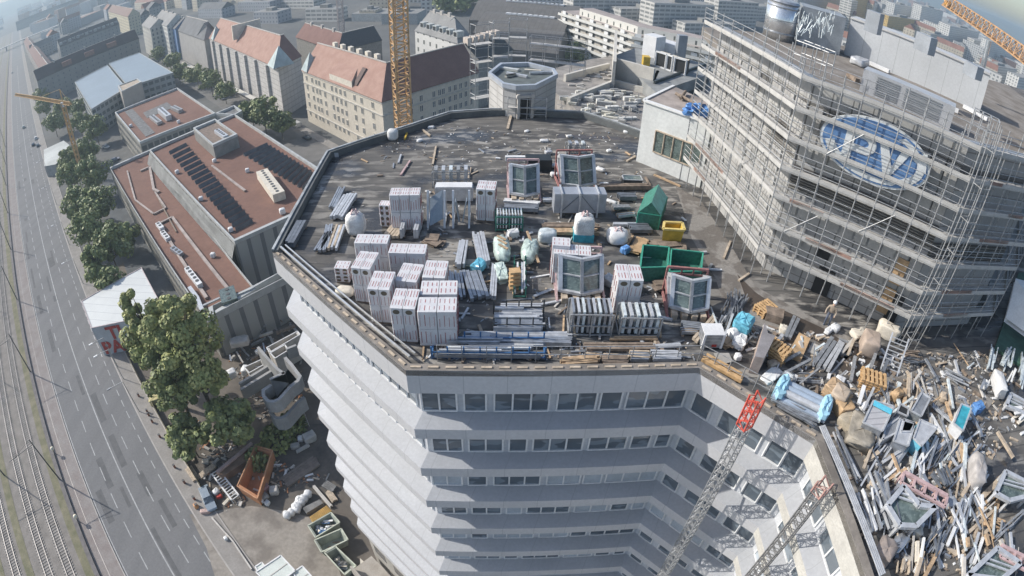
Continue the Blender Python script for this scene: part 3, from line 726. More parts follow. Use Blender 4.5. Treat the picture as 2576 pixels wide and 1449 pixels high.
# skylight rows
SKYL = M('dark_skylight', (.10, .10, .105), .45, .1, .3, .5); SKYF = M('skylight_frame', (.30, .24, .21), .7)
def quadpt(Q, u, v): a = Vector(Q[0])*(1-u)+Vector(Q[1])*u; b = Vector(Q[3])*(1-u)+Vector(Q[2])*u; return a*(1-v)+b*v
def skyrow(Q, n, lb, z=12.5, h=.9):
    t = thing('skylight_row', lb, 'skylight', at(quadpt(Q, .5, .5), z))
    for k in range(n):
        a = at(quadpt(Q, 0, (k+.1)/n), z); b = at(quadpt(Q, 1, (k+.1)/n), z); c = at(quadpt(Q, 1, (k+.55)/n), z); d = at(quadpt(Q, 0, (k+.55)/n), z)
        up = Vector((0, 0, h)); g = MB(); g.face([a, b, (b+c)/2+up, (a+d)/2+up]); g.face([d, c, (b+c)/2+up, (a+d)/2+up][::-1]); g.face([a, (a+d)/2+up, d]); g.face([b, c, (b+c)/2+up])
        g.build('skylight', SKYL, t, world=True)
skyrow([g1(1270, 1150), g1(1400, 1085), (642, 566), (600, 588)], 19, 'long row of dark ridge skylights nearest the sloping pale wall')
skyrow([g1(1830, 1170), g1(2010, 1090), g1(2400, 1330), g1(2310, 1449)], 13, 'wide bank of dark ridge skylights beside the narrow street')
# pipes and gear on brown roofs
def rail3(name, pts, z, r, mat, lb, cat):
    g = MB()
    for i in range(len(pts)-1): g.bar(at(pts[i], z), at(pts[i+1], z), r, r*.6)
    return tag(g.build(name, mat), lb, cat)
PIPEG = M('galv_duct', (.40, .34, .31), .6, .2, .2, .6)
rail3('roof_duct', [g1(1060, 1290), g1(1130, 1260), g4(1160, 0-20), g1(1200, 1449)], 9.3, .8, PIPEG, 'short angled duct at the far end of the long low wing', 'duct')
rail3('roof_duct', [g1(960, 1290), g4(1020, 60), g4(1160, 165), g4(1250, 120), g4(1170, 0)], 9.3, .5, PIPEG, 'thin looped duct line on the far half of the low brown wing', 'duct')
rail3('roof_duct', [g4(1560, 800), g4(1200, 240), g4(1300, 190), g4(1720, 730)], 9.3, .7, PIPEG, 'long hairpin shaped duct line on the near half of the low brown wing', 'duct')
rail3('roof_duct', [g4(1180, 20), g4(1330, 300)], 9.3, .35, WOODD, 'thin dark edge strip along the parapet side of the low wing', 'duct')
rail3('roof_duct', [g1(1600, 1250), g1(1850, 1440)], 12.8, .6, PIPEG, 'straight grey duct between the two skylight banks', 'duct')
for k, (p, z, r, lb) in enumerate(((g4(1612, 492), 9, .9, 'round white roof vent standing alone near the sloping pale wall'), (g4(1745, 300), 12.5, .9, 'white domed vent at the near end of the skylight wing'), (g4(1520, 65), 12.5, .9, 'white domed vent left of the long skylight row'), (g1(1340, 1310), 12.5, .9, 'pale domed vent beside the far skylights'), (g1(1870, 1300), 12.5, .9, 'white round vent between the skylight banks'), (g1(1620, 1225), 12.5, .9, 'white vent cap below the penthouse'), (g4(2135, 165), 12.5, 1.1, 'large white vent close to the white tower edge'), (g1(990, 960), 11, 1.0, 'white vent at the left corner of the square brown roof'), (g1(1350, 930), 11, 1.0, 'white vent at the near edge of the square brown roof'))):
    lump(p, z, (r*.7, r*.6, r*.7), WHITE, 'roof_vent', lb, 'vent', 'white vents on the brown roofs', seed=k, jit=.05)
def ac(p1, p2, z, h, lb, mat=None, dp=1.2, nm='air_conditioner'):
    a, b = at(p1, z), at(p2, z); d = (b-a).normalized(); n = Vector((-d.y, d.x, 0)); t = thing(nm, lb, 'roof unit' if nm == 'air_conditioner' else 'unit', (a+b)/2)
    g = MB(); g.prism([p.to_2d() for p in (a, b, b+n*dp, a+n*dp)], z+.15, z+h); g.build('casing', mat or WHITE, t, world=True)
    l = (b-a).length
    for k in range(max(1, int(l/1.5))):
        g = MB(); c = a+d*(.75+k*1.5)+n*dp/2; g.tube((c.x, c.y, z+h), (c.x, c.y, z+h+.08), .42, 12); g.build('fan_cowl', DSTEEL, t, world=True)
    return t
ac(g4(1400, 610), g4(1500, 740), 9, 1.2, 'long white roof unit at the parapet of the low wing near its front end')
ac(g4(1180, 265), g4(1215, 305), 9, 1.1, 'upper of three small white units in a row on the low wing')
ac(g4(1215, 330), g4(1260, 385), 9, 1.1, 'middle of three small white units in a row on the low wing')
ac(g4(1290, 450), g4(1360, 500), 9, 1.0, 'lowest of three roof units in a row on the low wing', ALU)
ac(g4(1665, 790), g4(1690, 890), 9, 1.6, 'green fronted glass roof hatch at the front edge of the low wing', GLASSG, 3.2)
rail3('pipe_run', [g4(1430, 720), g4(1490, 800), g4(1530, 900)], 9.8, .8, ALU2, 'bright angled pipe at the front left corner of the low wing', 'pipe')
rail3('pipe_run', [g4(1530, 860), g4(1660, 800)], 9.8, .5, GALV, 'grey double pipe run beside the green hatch', 'pipe')
# big roof unit (the blurred patch on the photo shows a white machine here)
ac((648, 452), (690, 512), 12.5, 2.2, 'large cream rooftop machine on the skylight wing near the white tower', CREAM, 3.0)
ac(g1(1195, 860), g1(1260, 920), 11, 2.2, 'shiny rooftop machine in the middle of the square brown roof', ALU2, 2.2)
ac(g1(1130, 900), g1(1190, 950), 11, 1.3, 'grey machine left of the shiny one on the square brown roof', GALV, 2)
ac(g1(1290, 830), g1(1350, 860), 11, 1.4, 'pale machine behind the shiny one on the square brown roof', GALV, 2)
ac(g1(1620, 1010), g1(1690, 1060), 16, 1.2, 'bright unit inside the pit roof of the penthouse', ALU2, 1.6)
t = flat('dark_roof_strip', [g1(940, 840), g1(1000, 820), g1(1170, 1000), g1(1100, 1030)], 11.15, 'long dark walkway strip laid on the square brown roof', 'roof strip', CONCD, CONCD, par=0, base=11)[0]
t = flat('dark_roof_strip', [g1(1080, 850), g1(1260, 770), g1(1310, 810), g1(1110, 890)], 11.13, 'broad dark panel strip laid across the square brown roof', 'roof strip', CONCD, CONCD, par=0, base=11)[0]
# blue roofed hall
BLR = M('pale_blue_roof', (.27, .335, .39), .5, .1, .05, .1)
HWALL = GRID('hall_wall', (.34, .36, .36), (.05, .07, .08), 3, 3.2, .12, .85, .35, .85, .7, .1, .25, .5)
flat('sports_hall', [(188, 207), (270, 164), (318, 222), (230, 276)], 13, 'left half of the big hall with a flat pale blue roof', 'hall', HWALL, BLR, par=.35, pw=.5)
flat('sports_hall', [(274, 160), (350, 133), (436, 184), (357, 209), (322, 218)], 13, 'right half of the big hall with a flat pale blue roof', 'hall', HWALL, BLR, par=.35, pw=.5)
flat('stair_block', [(297, 217), (346, 199), (357, 207), (306, 232)], 15.5, 'beige stair block at the front of the blue roofed hall', 'building', M('beige_render', (.42, .39, .35), .8, 0, .1, .3), M('beige_roof', (.45, .38, .30), .9), par=.4)
# billboard shed with red letters
sh, SP = flat('advert_shed', [hE(20, 525), hE(930, 15), hE(1300, 700), hE(170, 935)], 7.5, 'white roofed shed by the road with big red letters on its wall', 'shed', M('shed_wall', (.50, .52, .54), .6, 0, .08, .4), GRID('shed_roof', (.62, .64, .63), (.40, .42, .43), 30, 2.4, 0, 1, 0, .05, .5, .06, .5, 0), trim=M('pink_trim', (.50, .42, .42), .6), par=.12, pw=.2)
def text_mesh(s, size, ext, mat, name):
    cu_ = bpy.data.curves.new(name, 'FONT'); cu_.body = s; cu_.size = size; cu_.extrude = ext; cu_.offset = .03*size
    o = bpy.data.objects.new(name, cu_); COL.objects.link(o); dg = bpy.context.evaluated_depsgraph_get()
    me = bpy.data.meshes.new_from_object(o.evaluated_get(dg)); bpy.data.objects.remove(o); me.materials.clear(); me.materials.append(mat)
    n = bpy.data.objects.new(name, me); COL.objects.link(n); return n
wa, wb_ = at(hE(170, 935), 7.5), at(hE(1300, 700), 7.5)
wd = (at(hE(620, 655), 7.5)-wa).normalized(); wn_ = Vector((wd.y, -wd.x, 0))
wd2 = (wb_-wa).normalized(); wn2 = Vector((wd2.y, -wd2.x, 0))
for s_, sz, off_, zz in (('TI', 4.4, 3.2, 4.0), ('PAE', 4.4, .5, .5)):
    o = text_mesh(s_, sz, .04, REDP, 'letters'); o.parent = sh; p = wa+wd2*off_+wn2*.12
    Mx = Matrix(((wd2.x, 0, wn2.x, p.x-sh.location.x), (wd2.y, 0, wn2.y, p.y-sh.location.y), (0, 1, 0, zz), (0, 0, 0, 1))); o.matrix_local = Mx
# white tent and small shed along the road
flat('white_tent', [g1(330, 1130), g1(480, 1060), g1(545, 1110), g1(420, 1240), g1(335, 1255)], 5, 'white flat canopy between the road trees', 'canopy', M('canopy_side', (.3, .31, .31), .7), M('canopy_roof', (.50, .52, .50), .6, 0, .15, .15), par=0)
flat('trailer', [g1(420, 880), g1(450, 865), g1(475, 905), g1(440, 930)], 3, 'small pale box shed by the left edge of the road trees', 'shed', CREAM, WHITE, par=0)

t = thing('rail_bridge', 'long hazy bridge deck crossing the avenue near the top left', 'bridge', at((60, 97), 0))
g = MB(); a, b = at((-60, 152), 7), at((250, 26), 7); g.bar(a, b, 11, 1.2); g.build('bridge_deck', CONCL, t, world=True)
d = (b-a)
for k in range(6): c = a+d*(.1+.15*k); g = MB(); g.box((c.x, c.y, 0), (2, 6, 6.4), math.atan2(d.y, d.x)); g.build('pier', CONC, t, world=True)
# ================================================================== WINGED CITY BLOCKS
TILE = M('red_tile_roof', (.34, .205, .165), .9, 0, .14, .35, c2=(.41, .265, .215), bump=.4)
TILED = M('dark_red_tile_roof', (.185, .10, .085), .9, 0, .15, .25, c2=(.22, .125, .105))
SLATE = M('slate_roof', (.10, .105, .115), .8, 0, .2, .2)
GREYR = M('grey_roof', (.22, .22, .22), .85, 0, .2, .1, c2=(.28, .28, .275))
def wings(name, pts, z, width, ridge, label, cat, wm, rms, grp=None, cornice=None, base=0):
    P = [at(p, z).to_2d() if not isinstance(p, Vector) else p for p in pts]
    I2, M2 = offs(P, width), offs(P, width/2)
    O1 = offs(P, -.45); I1 = offs(P, width+.45)
    t = thing(name, label, cat, (*(sum(P, Vector((0, 0)))/len(P)), base), 0, grp); n = len(P)
    g = MB(); u = 0
    for i in range(n-1):
        g.wall(P[i], P[i+1], base, z, 0, u); g.wall(I2[i+1], I2[i], base, z, 0, u); u += (P[i+1]-P[i]).length
    for i, s_ in ((0, 1), (n-1, -1)):
        a, b = (I2[i], P[i]) if s_ == 1 else (P[i], I2[i])
        g.wall(a, b, base, z, 0)
        g.face([(a.x, a.y, z), (b.x, b.y, z), (M2[i].x, M2[i].y, ridge-.15)], 0, [(0, 0.1), (.1, .1), (0, .2)])
    g.build('wall', wm, t, world=True)
    for i in range(n-1):
        rm = rms[i % len(rms)]; g = MB()
        v = lambda p, zz: (p.x, p.y, zz)
        g.face([v(O1[i], z-.1), v(O1[i+1], z-.1), v(M2[i+1], ridge), v(M2[i], ridge)]); g.face([v(I1[i+1], z-.1), v(I1[i], z-.1), v(M2[i], ridge), v(M2[i+1], ridge)])
        g.face([v(O1[i], z-.3), v(O1[i+1], z-.3), v(O1[i+1], z-.1), v(O1[i], z-.1)])
        g.build('roof', rm, t, world=True)
        g = MB(); g.bar(v(M2[i], ridge+.1), v(M2[i+1], ridge+.1), .5, .3); g.build('ridge', M('ridge_cap', (.5, .47, .43), .7), t, world=True)
    return t, P, M2
CW = M('cream_facade', (.60, .55, .465), .9, 0, .06, .15); 
CP1, CP2, CP3 = (761, 176), (961, 254), (1204, 180)
cb, CPp, CPm = wings('apartment_house', [CP1, CP2, CP3], 20, 14, 28.5, 'cream apartment house with red tiled roof behind the yellow crane', 'building', CW, [TILE, TILED])
# windows on cream house: one window, then copies
def win_proto(w_, h_):
    f = MB(); 
    for z in (0, h_): f.bar((-w_/2, 0, z), (w_/2, 0, z), .16, .14)
    for x in (-w_/2, w_/2, 0): f.bar((x, 0, 0), (x, 0, h_), .1, .14)
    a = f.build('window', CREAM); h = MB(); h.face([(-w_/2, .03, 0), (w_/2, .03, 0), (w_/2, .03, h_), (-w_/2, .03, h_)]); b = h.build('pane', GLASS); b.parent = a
    return a, b
wpa, wpb = win_proto(1.3, 2.0)
used = [0]
def put_win(parent, p, d, z):
    if used[0] == 0: f, pn = wpa, wpb; used[0] = 1
    else:
        f = wpa.copy(); COL.objects.link(f); pn = wpb.copy(); COL.objects.link(pn); pn.parent = f
    f.parent = parent; n = Vector((d.y, -d.x)); p = p+n*.06
    f.location = (p.x-parent.location.x, p.y-parent.location.y, z-parent.location.z); f.rotation_euler = (0, 0, math.atan2(d.y, d.x))
def facade_windows(parent, A, B, us, zs):
    d = (B-A).normalized(); l = (B-A).length
    for z in zs:
        for u in us: put_win(parent, A+d*l*u, d, z)
facade_windows(cb, CPp[0], CPp[1], [.055, .14, .20, .245, .315, .42, .475, .53, .585, .70, .78, .90], [16.4, 13.0, 9.7, 6.4, 3.0])
facade_windows(cb, CPp[1], CPp[2], [.27, .37, .50, .56, .60, .67, .73, .79, .85, .91], [15.9, 12.6, 9.2])
# cornice band, turret, dormer, chimneys
g = MB()
for z, m_ in ((15.4, 0), (19.3, 0), (4.9, 0)):
    for i in range(2):
        a, b = offs(CPp, -.15)[i], offs(CPp, -.15)[i+1]; g.bar((a.x, a.y, z), (b.x, b.y, z), .35, .3)
g.build('cornice', M('cornice_stone', (.50, .48, .44), .8), cb, world=True)
def turret(p, z0, z1, r, parent, lb=None):
    g = MB(); c = Vector((p.x, p.y, z0)); ap = c+Vector((0, 0, z1-z0)); 
    for i in range(4):
        a = c+Vector((r*math.cos(R(45+90*i)+.7), r*math.sin(R(45+90*i)+.7), 0)); b = c+Vector((r*math.cos(R(135+90*i)+.7), r*math.sin(R(135+90*i)+.7), 0)); g.face([a, b, ap])
    g.build('turret_roof', M('green_grey_copper', (.36, .43, .44), .6, .1, .15, .4), parent, world=True)
turret(CPp[0]+(CPp[1]-CPp[0])*.05+Vector((1.5, 2)), 20, 26.5, 4.2, cb)
def chim(parent, p, z0, h=2.6, m=CREAM, w_=1.3):
    g = MB(); g.box((p.x, p.y, z0), (w_, w_*1.6, h), .7); g.build('chimney', m, parent, world=True)
for k in range(6): q_ = CPm[0]+(CPm[1]-CPm[0])*(.25+.12*k); chim(cb, q_+Vector((.6, 1.6)), 27.2)
a, b = CPp[0]+(CPp[1]-CPp[0])*.40, CPp[0]+(CPp[1]-CPp[0])*.68
m1 = offs(CPp, 5.0); a2, b2 = m1[0]+(m1[1]-m1[0])*.42, m1[0]+(m1[1]-m1[0])*.68
g = MB(); g.face([(a.x, a.y, 20.2), (b.x, b.y, 20.2), (b.x, b.y, 22.4), (a.x, a.y, 22.4)]); g.face([(a.x, a.y, 22.4), (b.x, b.y, 22.4), (b2.x, b2.y, 25.8), (a2.x, a2.y, 25.8)], 1); g.face([(b.x, b.y, 20.2), (b2.x, b2.y, 25.8), (b.x, b.y, 22.4)]); g.face([(a.x, a.y, 20.2), (a.x, a.y, 22.4), (a2.x, a2.y, 25.8)])
g.build('dormer', [CREAM, TILE], cb, world=True)
g = MB(); q_ = CPp[0]+(CPp[1]-CPp[0])*.70; n_ = Vector((-(CPp[1]-CPp[0]).normalized().y, (CPp[1]-CPp[0]).normalized().x)); g.bar((q_.x+n_.x*.8, q_.y+n_.y*.8, 21.2), (q_.x+n_.x*4.6, q_.y+n_.y*4.6, 25.9), 2.1, .9); g.build('roof_recess', M('recess_brown', (.12, .08, .07), .8), cb, world=True)
# second wrapped house with salmon roof
NET = GRID('scaffold_netting', (.50, .485, .465), (.30, .29, .28), 2.4, 2.1, 0, .06, 0, 1, .9, .1, .9, 0, band=(.0, .10, (.28, .27, .26)))
nb, NP, NM = wings('netted_house', [(527, 95), (699, 169), (757, 140)], 20.5, 15, 29.5, 'apartment house wrapped in pale scaffold netting with salmon tiled roof', 'building', NET, [TILE, TILED])
turret(NP[0]+(NP[1]-NP[0])*.08+Vector((1.5, 2)), 20.5, 27.5, 4.5, nb); turret(NP[1]+Vector((-.5, 4)), 20.5, 28, 6, nb)
for k in range(7):
    p = NP[0]+(NP[1]-NP[0])*(.06+.135*k); n_ = Vector(((NP[1]-NP[0]).y, -(NP[1]-NP[0]).x)).normalized()
    g = MB(); p2 = p+(NP[1]-NP[0]).normalized()*2.4
    g.prism([p, p2, p2+n_*1.1, p+n_*1.1][::-1], 0, 19.6); g.build('bay_column', NET, nb, world=True)
for k in (0, 1):
    q_ = NP[0]+(NP[1]-NP[0])*(.5+.02*k)
g = MB(); fw = offs(NM, 0); q0 = NM[0]+(NM[1]-NM[0])*.50; g.box((q0.x, q0.y, 24), (1.2, 14, 7), math.atan2((NM[1]-NM[0]).y, (NM[1]-NM[0]).x)); g.build('firewall', CREAM, nb, world=True)
g = MB(); a, b = at((546, 200), 3.4), at((722, 292), 3.4); g.bar(a, b, 2.4, .25); g.build('canopy', M('white_canopy', (.62, .6, .55), .6), nb, world=True)
# third house, grey netting
n3 = wings('netted_house', [(447, 76), (514, 100), (541, 88)], 19.5, 14, 27, 'narrow apartment block wrapped in grey netting with a pinkish gabled roof', 'building', GRID('grey_netting', (.36, .35, .34), (.28, .27, .27), 2.4, 2.1, 0, .06, 0, 1, .9, .1, .9, 0), [SLATE, M('pink_roof', (.33, .25, .22), .9)])[0]
g = MB(); a, b = at((458, 158), 3.0), at((530, 190), 3.0); g.bar(a, b, 2.2, .25); g.build('canopy', M('white_canopy'  , (.62, .6, .55), .6), n3, world=True)
STRW = GRID('bay_facade', (.50, .49, .45), (.10, .12, .14), 3.0, 3.1, .3, .7, .25, .8, .8, .15, .3, .3)
for k, (pts, z, wd_, rg, lb, wm, rms) in enumerate((
    ([(357, 62), (378, 72)], 22, 14, 27, 'bay fronted house with pale dormers at the far end of the side street', STRW, [GREYR]),
    ([(386, 52), (420, 66)], 23, 15, 29, 'white house with stacked bay windows left of the blue gabled one', GRID('white_bays', (.60, .60, .57), (.12, .14, .16), 2.4, 3.1, .3, .7, .25, .8, .8, .1, .3, .3), [GREYR]),
    ([(421, 66), (441, 72)], 21, 14, 26, 'narrow house with a bright blue painted side wall', M('blue_wall', (.14, .24, .42), .8), [SLATE]),
    ([(272, 28), (322, 42)], 20, 12, 26, 'yellowish end house with brown roof beyond the dark dormered blocks', GRID('yellow_facade', (.52, .47, .34), (.15, .15, .14), 3, 3.1, .3, .6, .3, .75), [M('brown_tiles', (.22, .15, .13), .9)]),
    ([(93, 203), (349, 96)], 17, 12, 23.5, 'very long grey facade with dark roof behind the blue roofed hall', GRID('grey_block_facade', (.26, .26, .25), (.09, .10, .11), 4.4, 3.1, .38, .56, .35, .7, .9, .1, .4, .5), [M('dark_brown_roof', (.085, .07, .07), .9, 0, .2, .1)]),
    ([(150, 118), (300, 60)], 17, 12, 23.5, 'long block with dark dormered roof one row behind the very long one', GRID('grey_block_facade2', (.25, .26, .26), (.10, .11, .12), 4, 3.1, .38, .56, .35, .7), [M('dark_roof2', (.08, .075, .08), .9)]),
    ([(60, 105), (110, 190)], 13, 11, 18, 'low red roofed row with three gables left of the long grey facade', GRID('low_row', (.30, .27, .25), (.1, .1, .1), 4, 3, .3, .6, .3, .7), [M('dull_red_roof', (.17, .10, .09), .9)]),
    ([(40, 62), (260, -20)], 16, 12, 22, 'hazy long block with dark roof near the top left corner', GRID('grey_block3', (.24, .25, .25), (.12, .13, .13), 4, 3.1, .38, .56, .35, .7), [SLATE]),
    ([(1044, 76), (1151, 108), (1185, 92)], 19, 16, 27, 'white manor house with grey tiled roof and a row of dark dormers', GRID('white_manor', (.66, .66, .64), (.13, .14, .13), 5.2, 4.2, .36, .62, .25, .7, .8, .06, .3, .2), [GREYR]),
    ([(745, 92), (850, 128), (960, 100)], 16, 11, 22, 'dark roofed courtyard wing behind the cream house', M('yard_wall', (.25, .24, .22), .9), [TILED, M('slate_dark', (.055, .058, .065), .8)]),
    ([(1204, 150), (1290, 124)], 19, 13, 24, 'dark slate roofed end wing right of the red tiled roof', M('end_wall', (.28, .28, .27), .9), [M('charcoal_roof', (.045, .052, .055), .8, 0, .2, .2)]),
    )):
    t, P, Mm = wings('row_house', pts, z, wd_, rg, lb, 'building', wm, rms)
    if k == 4:
        for u in (.30, .52, .74):
            c = P[0]+(P[1]-P[0])*u; n_ = Vector((-(P[1]-P[0]).y, (P[1]-P[0]).x)).normalized(); c = c+n_*2.2; g = MB(); g.box((c.x, c.y, 17.4), (7, 3.4, 3.6), math.atan2((P[1]-P[0]).y, (P[1]-P[0]).x)); g.build('dormer', M('brick_dormer', (.25, .15, .125), .9), t, world=True)
    if k == 5:
        for j in range(14):
            c = P[0]+(P[1]-P[0])*((j+.5)/14); n_ = Vector((-(P[1]-P[0]).y, (P[1]-P[0]).x)).normalized(); c = c+n_*(1.8+(j % 2)*1.2); g = MB(); g.box((c.x, c.y, 18), (3, 2.6, 2.4), .7); g.build('dormer', M('pale_dormer', (.36, .38, .38), .8), t, world=True)
    if k == 8:
        n_ = Vector((-(P[1]-P[0]).y, (P[1]-P[0]).x)).normalized()
        for j in range(6):
            c = P[0]+(P[1]-P[0])*((j+.7)/6.4)+n_*3.0; g = MB(); g.box((c.x, c.y, 20.5), (3.0, 3.4, 2.6), math.atan2((P[1]-P[0]).y, (P[1]-P[0]).x)); g.build('dormer', M('dormer_cheek', (.45, .48, .48), .7), t, world=True)
            c2 = c-n_*1.75; g = MB(); g.box((c2.x, c2.y, 20.9), (2.0, .12, 1.8), math.atan2((P[1]-P[0]).y, (P[1]-P[0]).x)); g.build('window', DARK, t, world=True)
    for j in range(3 if k != 10 else 6):
        c = Mm[0]+(Mm[1]-Mm[0])*((.2+.3*j) if k != 10 else (.08+.16*j)); chim(t, c, rg-.8, 2.2 if k != 10 else 3, M('chimney_render', (.45, .43, .40), .9) if k != 10 else M('pale_chimney', (.62, .54, .47), .9), 1.1 if k != 10 else 1.9)
# barrel roofed halls
BAR = GRID('barrel_roof', (.13, .125, .12), (.09, .085, .085), 2.2, 400, 0, .09, 0, 1, .8, .15, .8, 0)
def barrel(p1, p2, z, width, rise, lb, nsk):
    a, b = at(p1, z), at(p2, z); d = (b-a).normalized(); n = Vector((-d.y, d.x, 0)); t = thing('barrel_hall', lb, 'hall', ((a+b)/2).to_2d().to_3d())
    g = MB(); K = 14
    for k in range(K):
        u0, u1 = k/K, (k+1)/K; h0, h1 = rise*math.sin(math.pi*u0), rise*math.sin(math.pi*u1)
        P = [a+n*width*u0+Vector((0, 0, h0)), b+n*width*u0+Vector((0, 0, h0)), b+n*width*u1+Vector((0, 0, h1)), a+n*width*u1+Vector((0, 0, h1))]; l_ = (b-a).length; g.face(P, 0, [(0, u0), (l_, u0), (l_, u1), (0, u1)])
        for e in (a, b):
            g.face([e+n*width*u0-Vector((0, 0, z)), e+n*width*u1-Vector((0, 0, z)), e+n*width*u1+Vector((0, 0, h1)), e+n*width*u0+Vector((0, 0, h0))])
    g.face([a, b, b-Vector((0, 0, z)), a-Vector((0, 0, z))]); g.build('vault', BAR, t, world=True)
    for k in range(nsk):
        c = a+d*((b-a).length*(.30+.55*k/nsk))+n*width*.45+Vector((0, 0, rise*.985)); g = MB(); g.box((c.x, c.y, c.z), (3.4, 2.4, .8), math.atan2(d.y, d.x)); g.build('rooflight', WHITE, t, world=True)
barrel((1200, 118), (1405, 136), 11, 28, 7, 'nearest dark barrel vaulted hall beside the white terrace building', 0)
barrel((1190, 82), (1412, 104), 12, 34, 8, 'middle dark barrel vaulted hall with a row of white rooflights', 9)
barrel((1180, 50), (1445, 72), 12, 40, 9, 'farthest dark barrel vaulted hall with a long row of white rooflights', 13)
# ================================================================== TERRACE BUILDING, OCTAGON TOWER, LOWER ROOFS
TP = [at((1404, 28), 24).to_2d(), at((1590, 88), 24).to_2d(), at((1880, 150), 24).to_2d()]
tb = thing('terrace_building', 'long white apartment building with seven rows of projecting balcony bands', 'building', (*TP[1], 0))
TPI = offs(TP, 1.8)
g = MB(); 
for i in range(2): g.wall(TPI[i], TPI[i+1], 0, 24, 0, 0)
B_ = offs(TP, 15)
g.wall(B_[0], TPI[0], 0, 24, 1); g.face([(p.x, p.y, 24) for p in (*TPI, *B_[::-1])], 1); g.wall(B_[2], B_[1], 0, 24, 1); g.wall(B_[1], B_[0], 0, 24, 1)
g.build('wall', [GRID('terrace_wall', (.50, .47, .42), (.05, .05, .05), 5.6, 3.3, .62, .90, .1, .75, .8, .1, .4, .6), M('terrace_roof', (.36, .31, .29), .9, 0, .15, .2)], tb, world=True)
TBAL = M('balcony_concrete', (.66, .66, .63), .7, 0, .08, .3)
for k in range(7):
    z = 2.6+3.3*k; g = MB()
    for i in range(2):
        a, b = TP[i], TP[i+1]; c, d = TPI[i+1], TPI[i]; g.prism([a, b, c, d], z-.25, z)
        a2, b2 = a, b; o = offs(TP, .22); g.prism([a, b, o[i+1], o[i]], z, z+1.0)
    g.build('balcony', TBAL, tb, world=True)
for i, n_ in ((0, 5), (1, 8)):
    for k in range(7):
        for j in range(n_):
            p = offs(TP, 1.0)[i]+(offs(TP, 1.0)[i+1]-offs(TP, 1.0)[i])*((j+.35)/n_); z = 2.6+3.3*k
            if i == 1 and k < 3: continue
            if len([c for c in tb.children if c.name.startswith('screen')]) > 60: break
            g = MB(); g.box((p.x, p.y, z), (2.6, .12, 2.3), math.atan2((TP[i+1]-TP[i]).y, (TP[i+1]-TP[i]).x)); g.build('screen', WHITEP, tb, world=True)
P2_ = offs([TP[0]+(TP[1]-TP[0])*.22, TP[1], TP[2]], 4); P3_ = offs([TP[0]+(TP[1]-TP[0])*.22, TP[1], TP[2]], 12)
g = MB(); g.wall(P2_[0], P2_[1], 24.02, 27.4, 0); g.wall(P2_[1], P2_[2], 24.02, 27.4, 0); g.wall(P3_[0], P2_[0], 24.02, 27.4, 0); g.face([(p.x, p.y, 27.4) for p in (*P2_, *P3_[::-1])], 1)
g.build('penthouse', [GRID('penthouse_white', (.68, .67, .62), (.08, .09, .08), 4.6, 3.4, .40, .58, .15, .68, .7, .05, .3, .3), M('terrace_roof', (.3, .3, .3))], tb, world=True)
# octagonal tower
oc = [(1228, 182), (1264, 210), (1298, 216), (1348, 214), (1404, 186), (1395, 172), (1330, 156), (1258, 158)]
OP = [at(p, 57.7).to_2d() for p in oc]; c = sum(OP, Vector((0, 0)))/8
ot = thing('octagon_tower', 'eight sided grey clad roof tower with a bright metal rim behind the roof edge', 'tower', (c.x, c.y, 44))
A = sum(OP[i].x*OP[(i+1) % 8].y-OP[(i+1) % 8].x*OP[i].y for i in range(8))
if A < 0: OP = OP[::-1]
c = sum(OP, Vector((0, 0)))/8
g = MB(); g.prism([c+(p-c)*.965 for p in OP], 40, 57.3, 0, top=1); g.build('wall', [GRID('octagon_panels', (.44, .435, .425), (.34, .33, .32), 2.2, .62, 0, .06, 0, 1, .85, .2, .85, 0, band=(.0, .14, (.27, .27, .265))), M('octagon_roof', (.12, .14, .14), .8, 0, .3, 1)], ot, world=True)
g = MB(); Q = [c+(p-c)*.91 for p in OP]
for i in range(8): j = (i+1) % 8; g.prism([OP[i], OP[j], Q[j], Q[i]], 57.3, 57.72)
g.build('rim', M('blueish_metal_rim', (.50, .54, .60), .4, .3, .1, 1), ot, world=True)
q1, q2 = c+(at((1298, 216), 57.7).to_2d()-c)*.965, c+(at((1348, 214), 57.7).to_2d()-c)*.965
e_ = (q2-q1); m_ = (q1+q2)/2; o_n = (m_-c).normalized(); m_ = m_+o_n*.08; ra_ = math.atan2(e_.y, e_.x)
g = MB(); g.box((m_.x, m_.y, DZ-.6), (e_.length*.42, .12, 2.5), ra_); g.build('doorway', DARK, ot, world=True)
for u_ in (-.36, .36):
    g = MB(); pp = m_+e_*u_+o_n*.1; g.box((pp.x, pp.y, DZ-.6), (.22, .25, 2.9), ra_); g.build('door_post', CONCL, ot, world=True)
g = MB(); g.box((m_.x+o_n.x*.1, m_.y+o_n.y*.1, DZ+1.95), (e_.length*.95, .3, .25), ra_); g.build('lintel', CONCL, ot, world=True)
for k_, (px_, ln_) in enumerate((((1300, 190), 2.2), ((1340, 180), 1.6), ((1365, 185), 2.6), ((1285, 192), 1.2))):
    w_ = at(px_, 57.35); g = MB(); g.box((w_.x, w_.y, 57.33), (ln_, .3, .22), .4*k_-.5); tag(g.build('loose_strip', [ALU2, CREAM, ALU, WHITE][k_]), ['long pale', 'cream', 'longest grey', 'short white'][k_]+' panel strip lying inside the rim of the octagonal tower', 'panel')
g.box((at((1278, 180), 57.1).x, at((1278, 180), 57.1).y, 57.0), (2.2, .5, .5), -.4); g.build('hatch', M('bright_panel', (.75, .75, .70), .3, .3, .1, 1), ot, world=True)
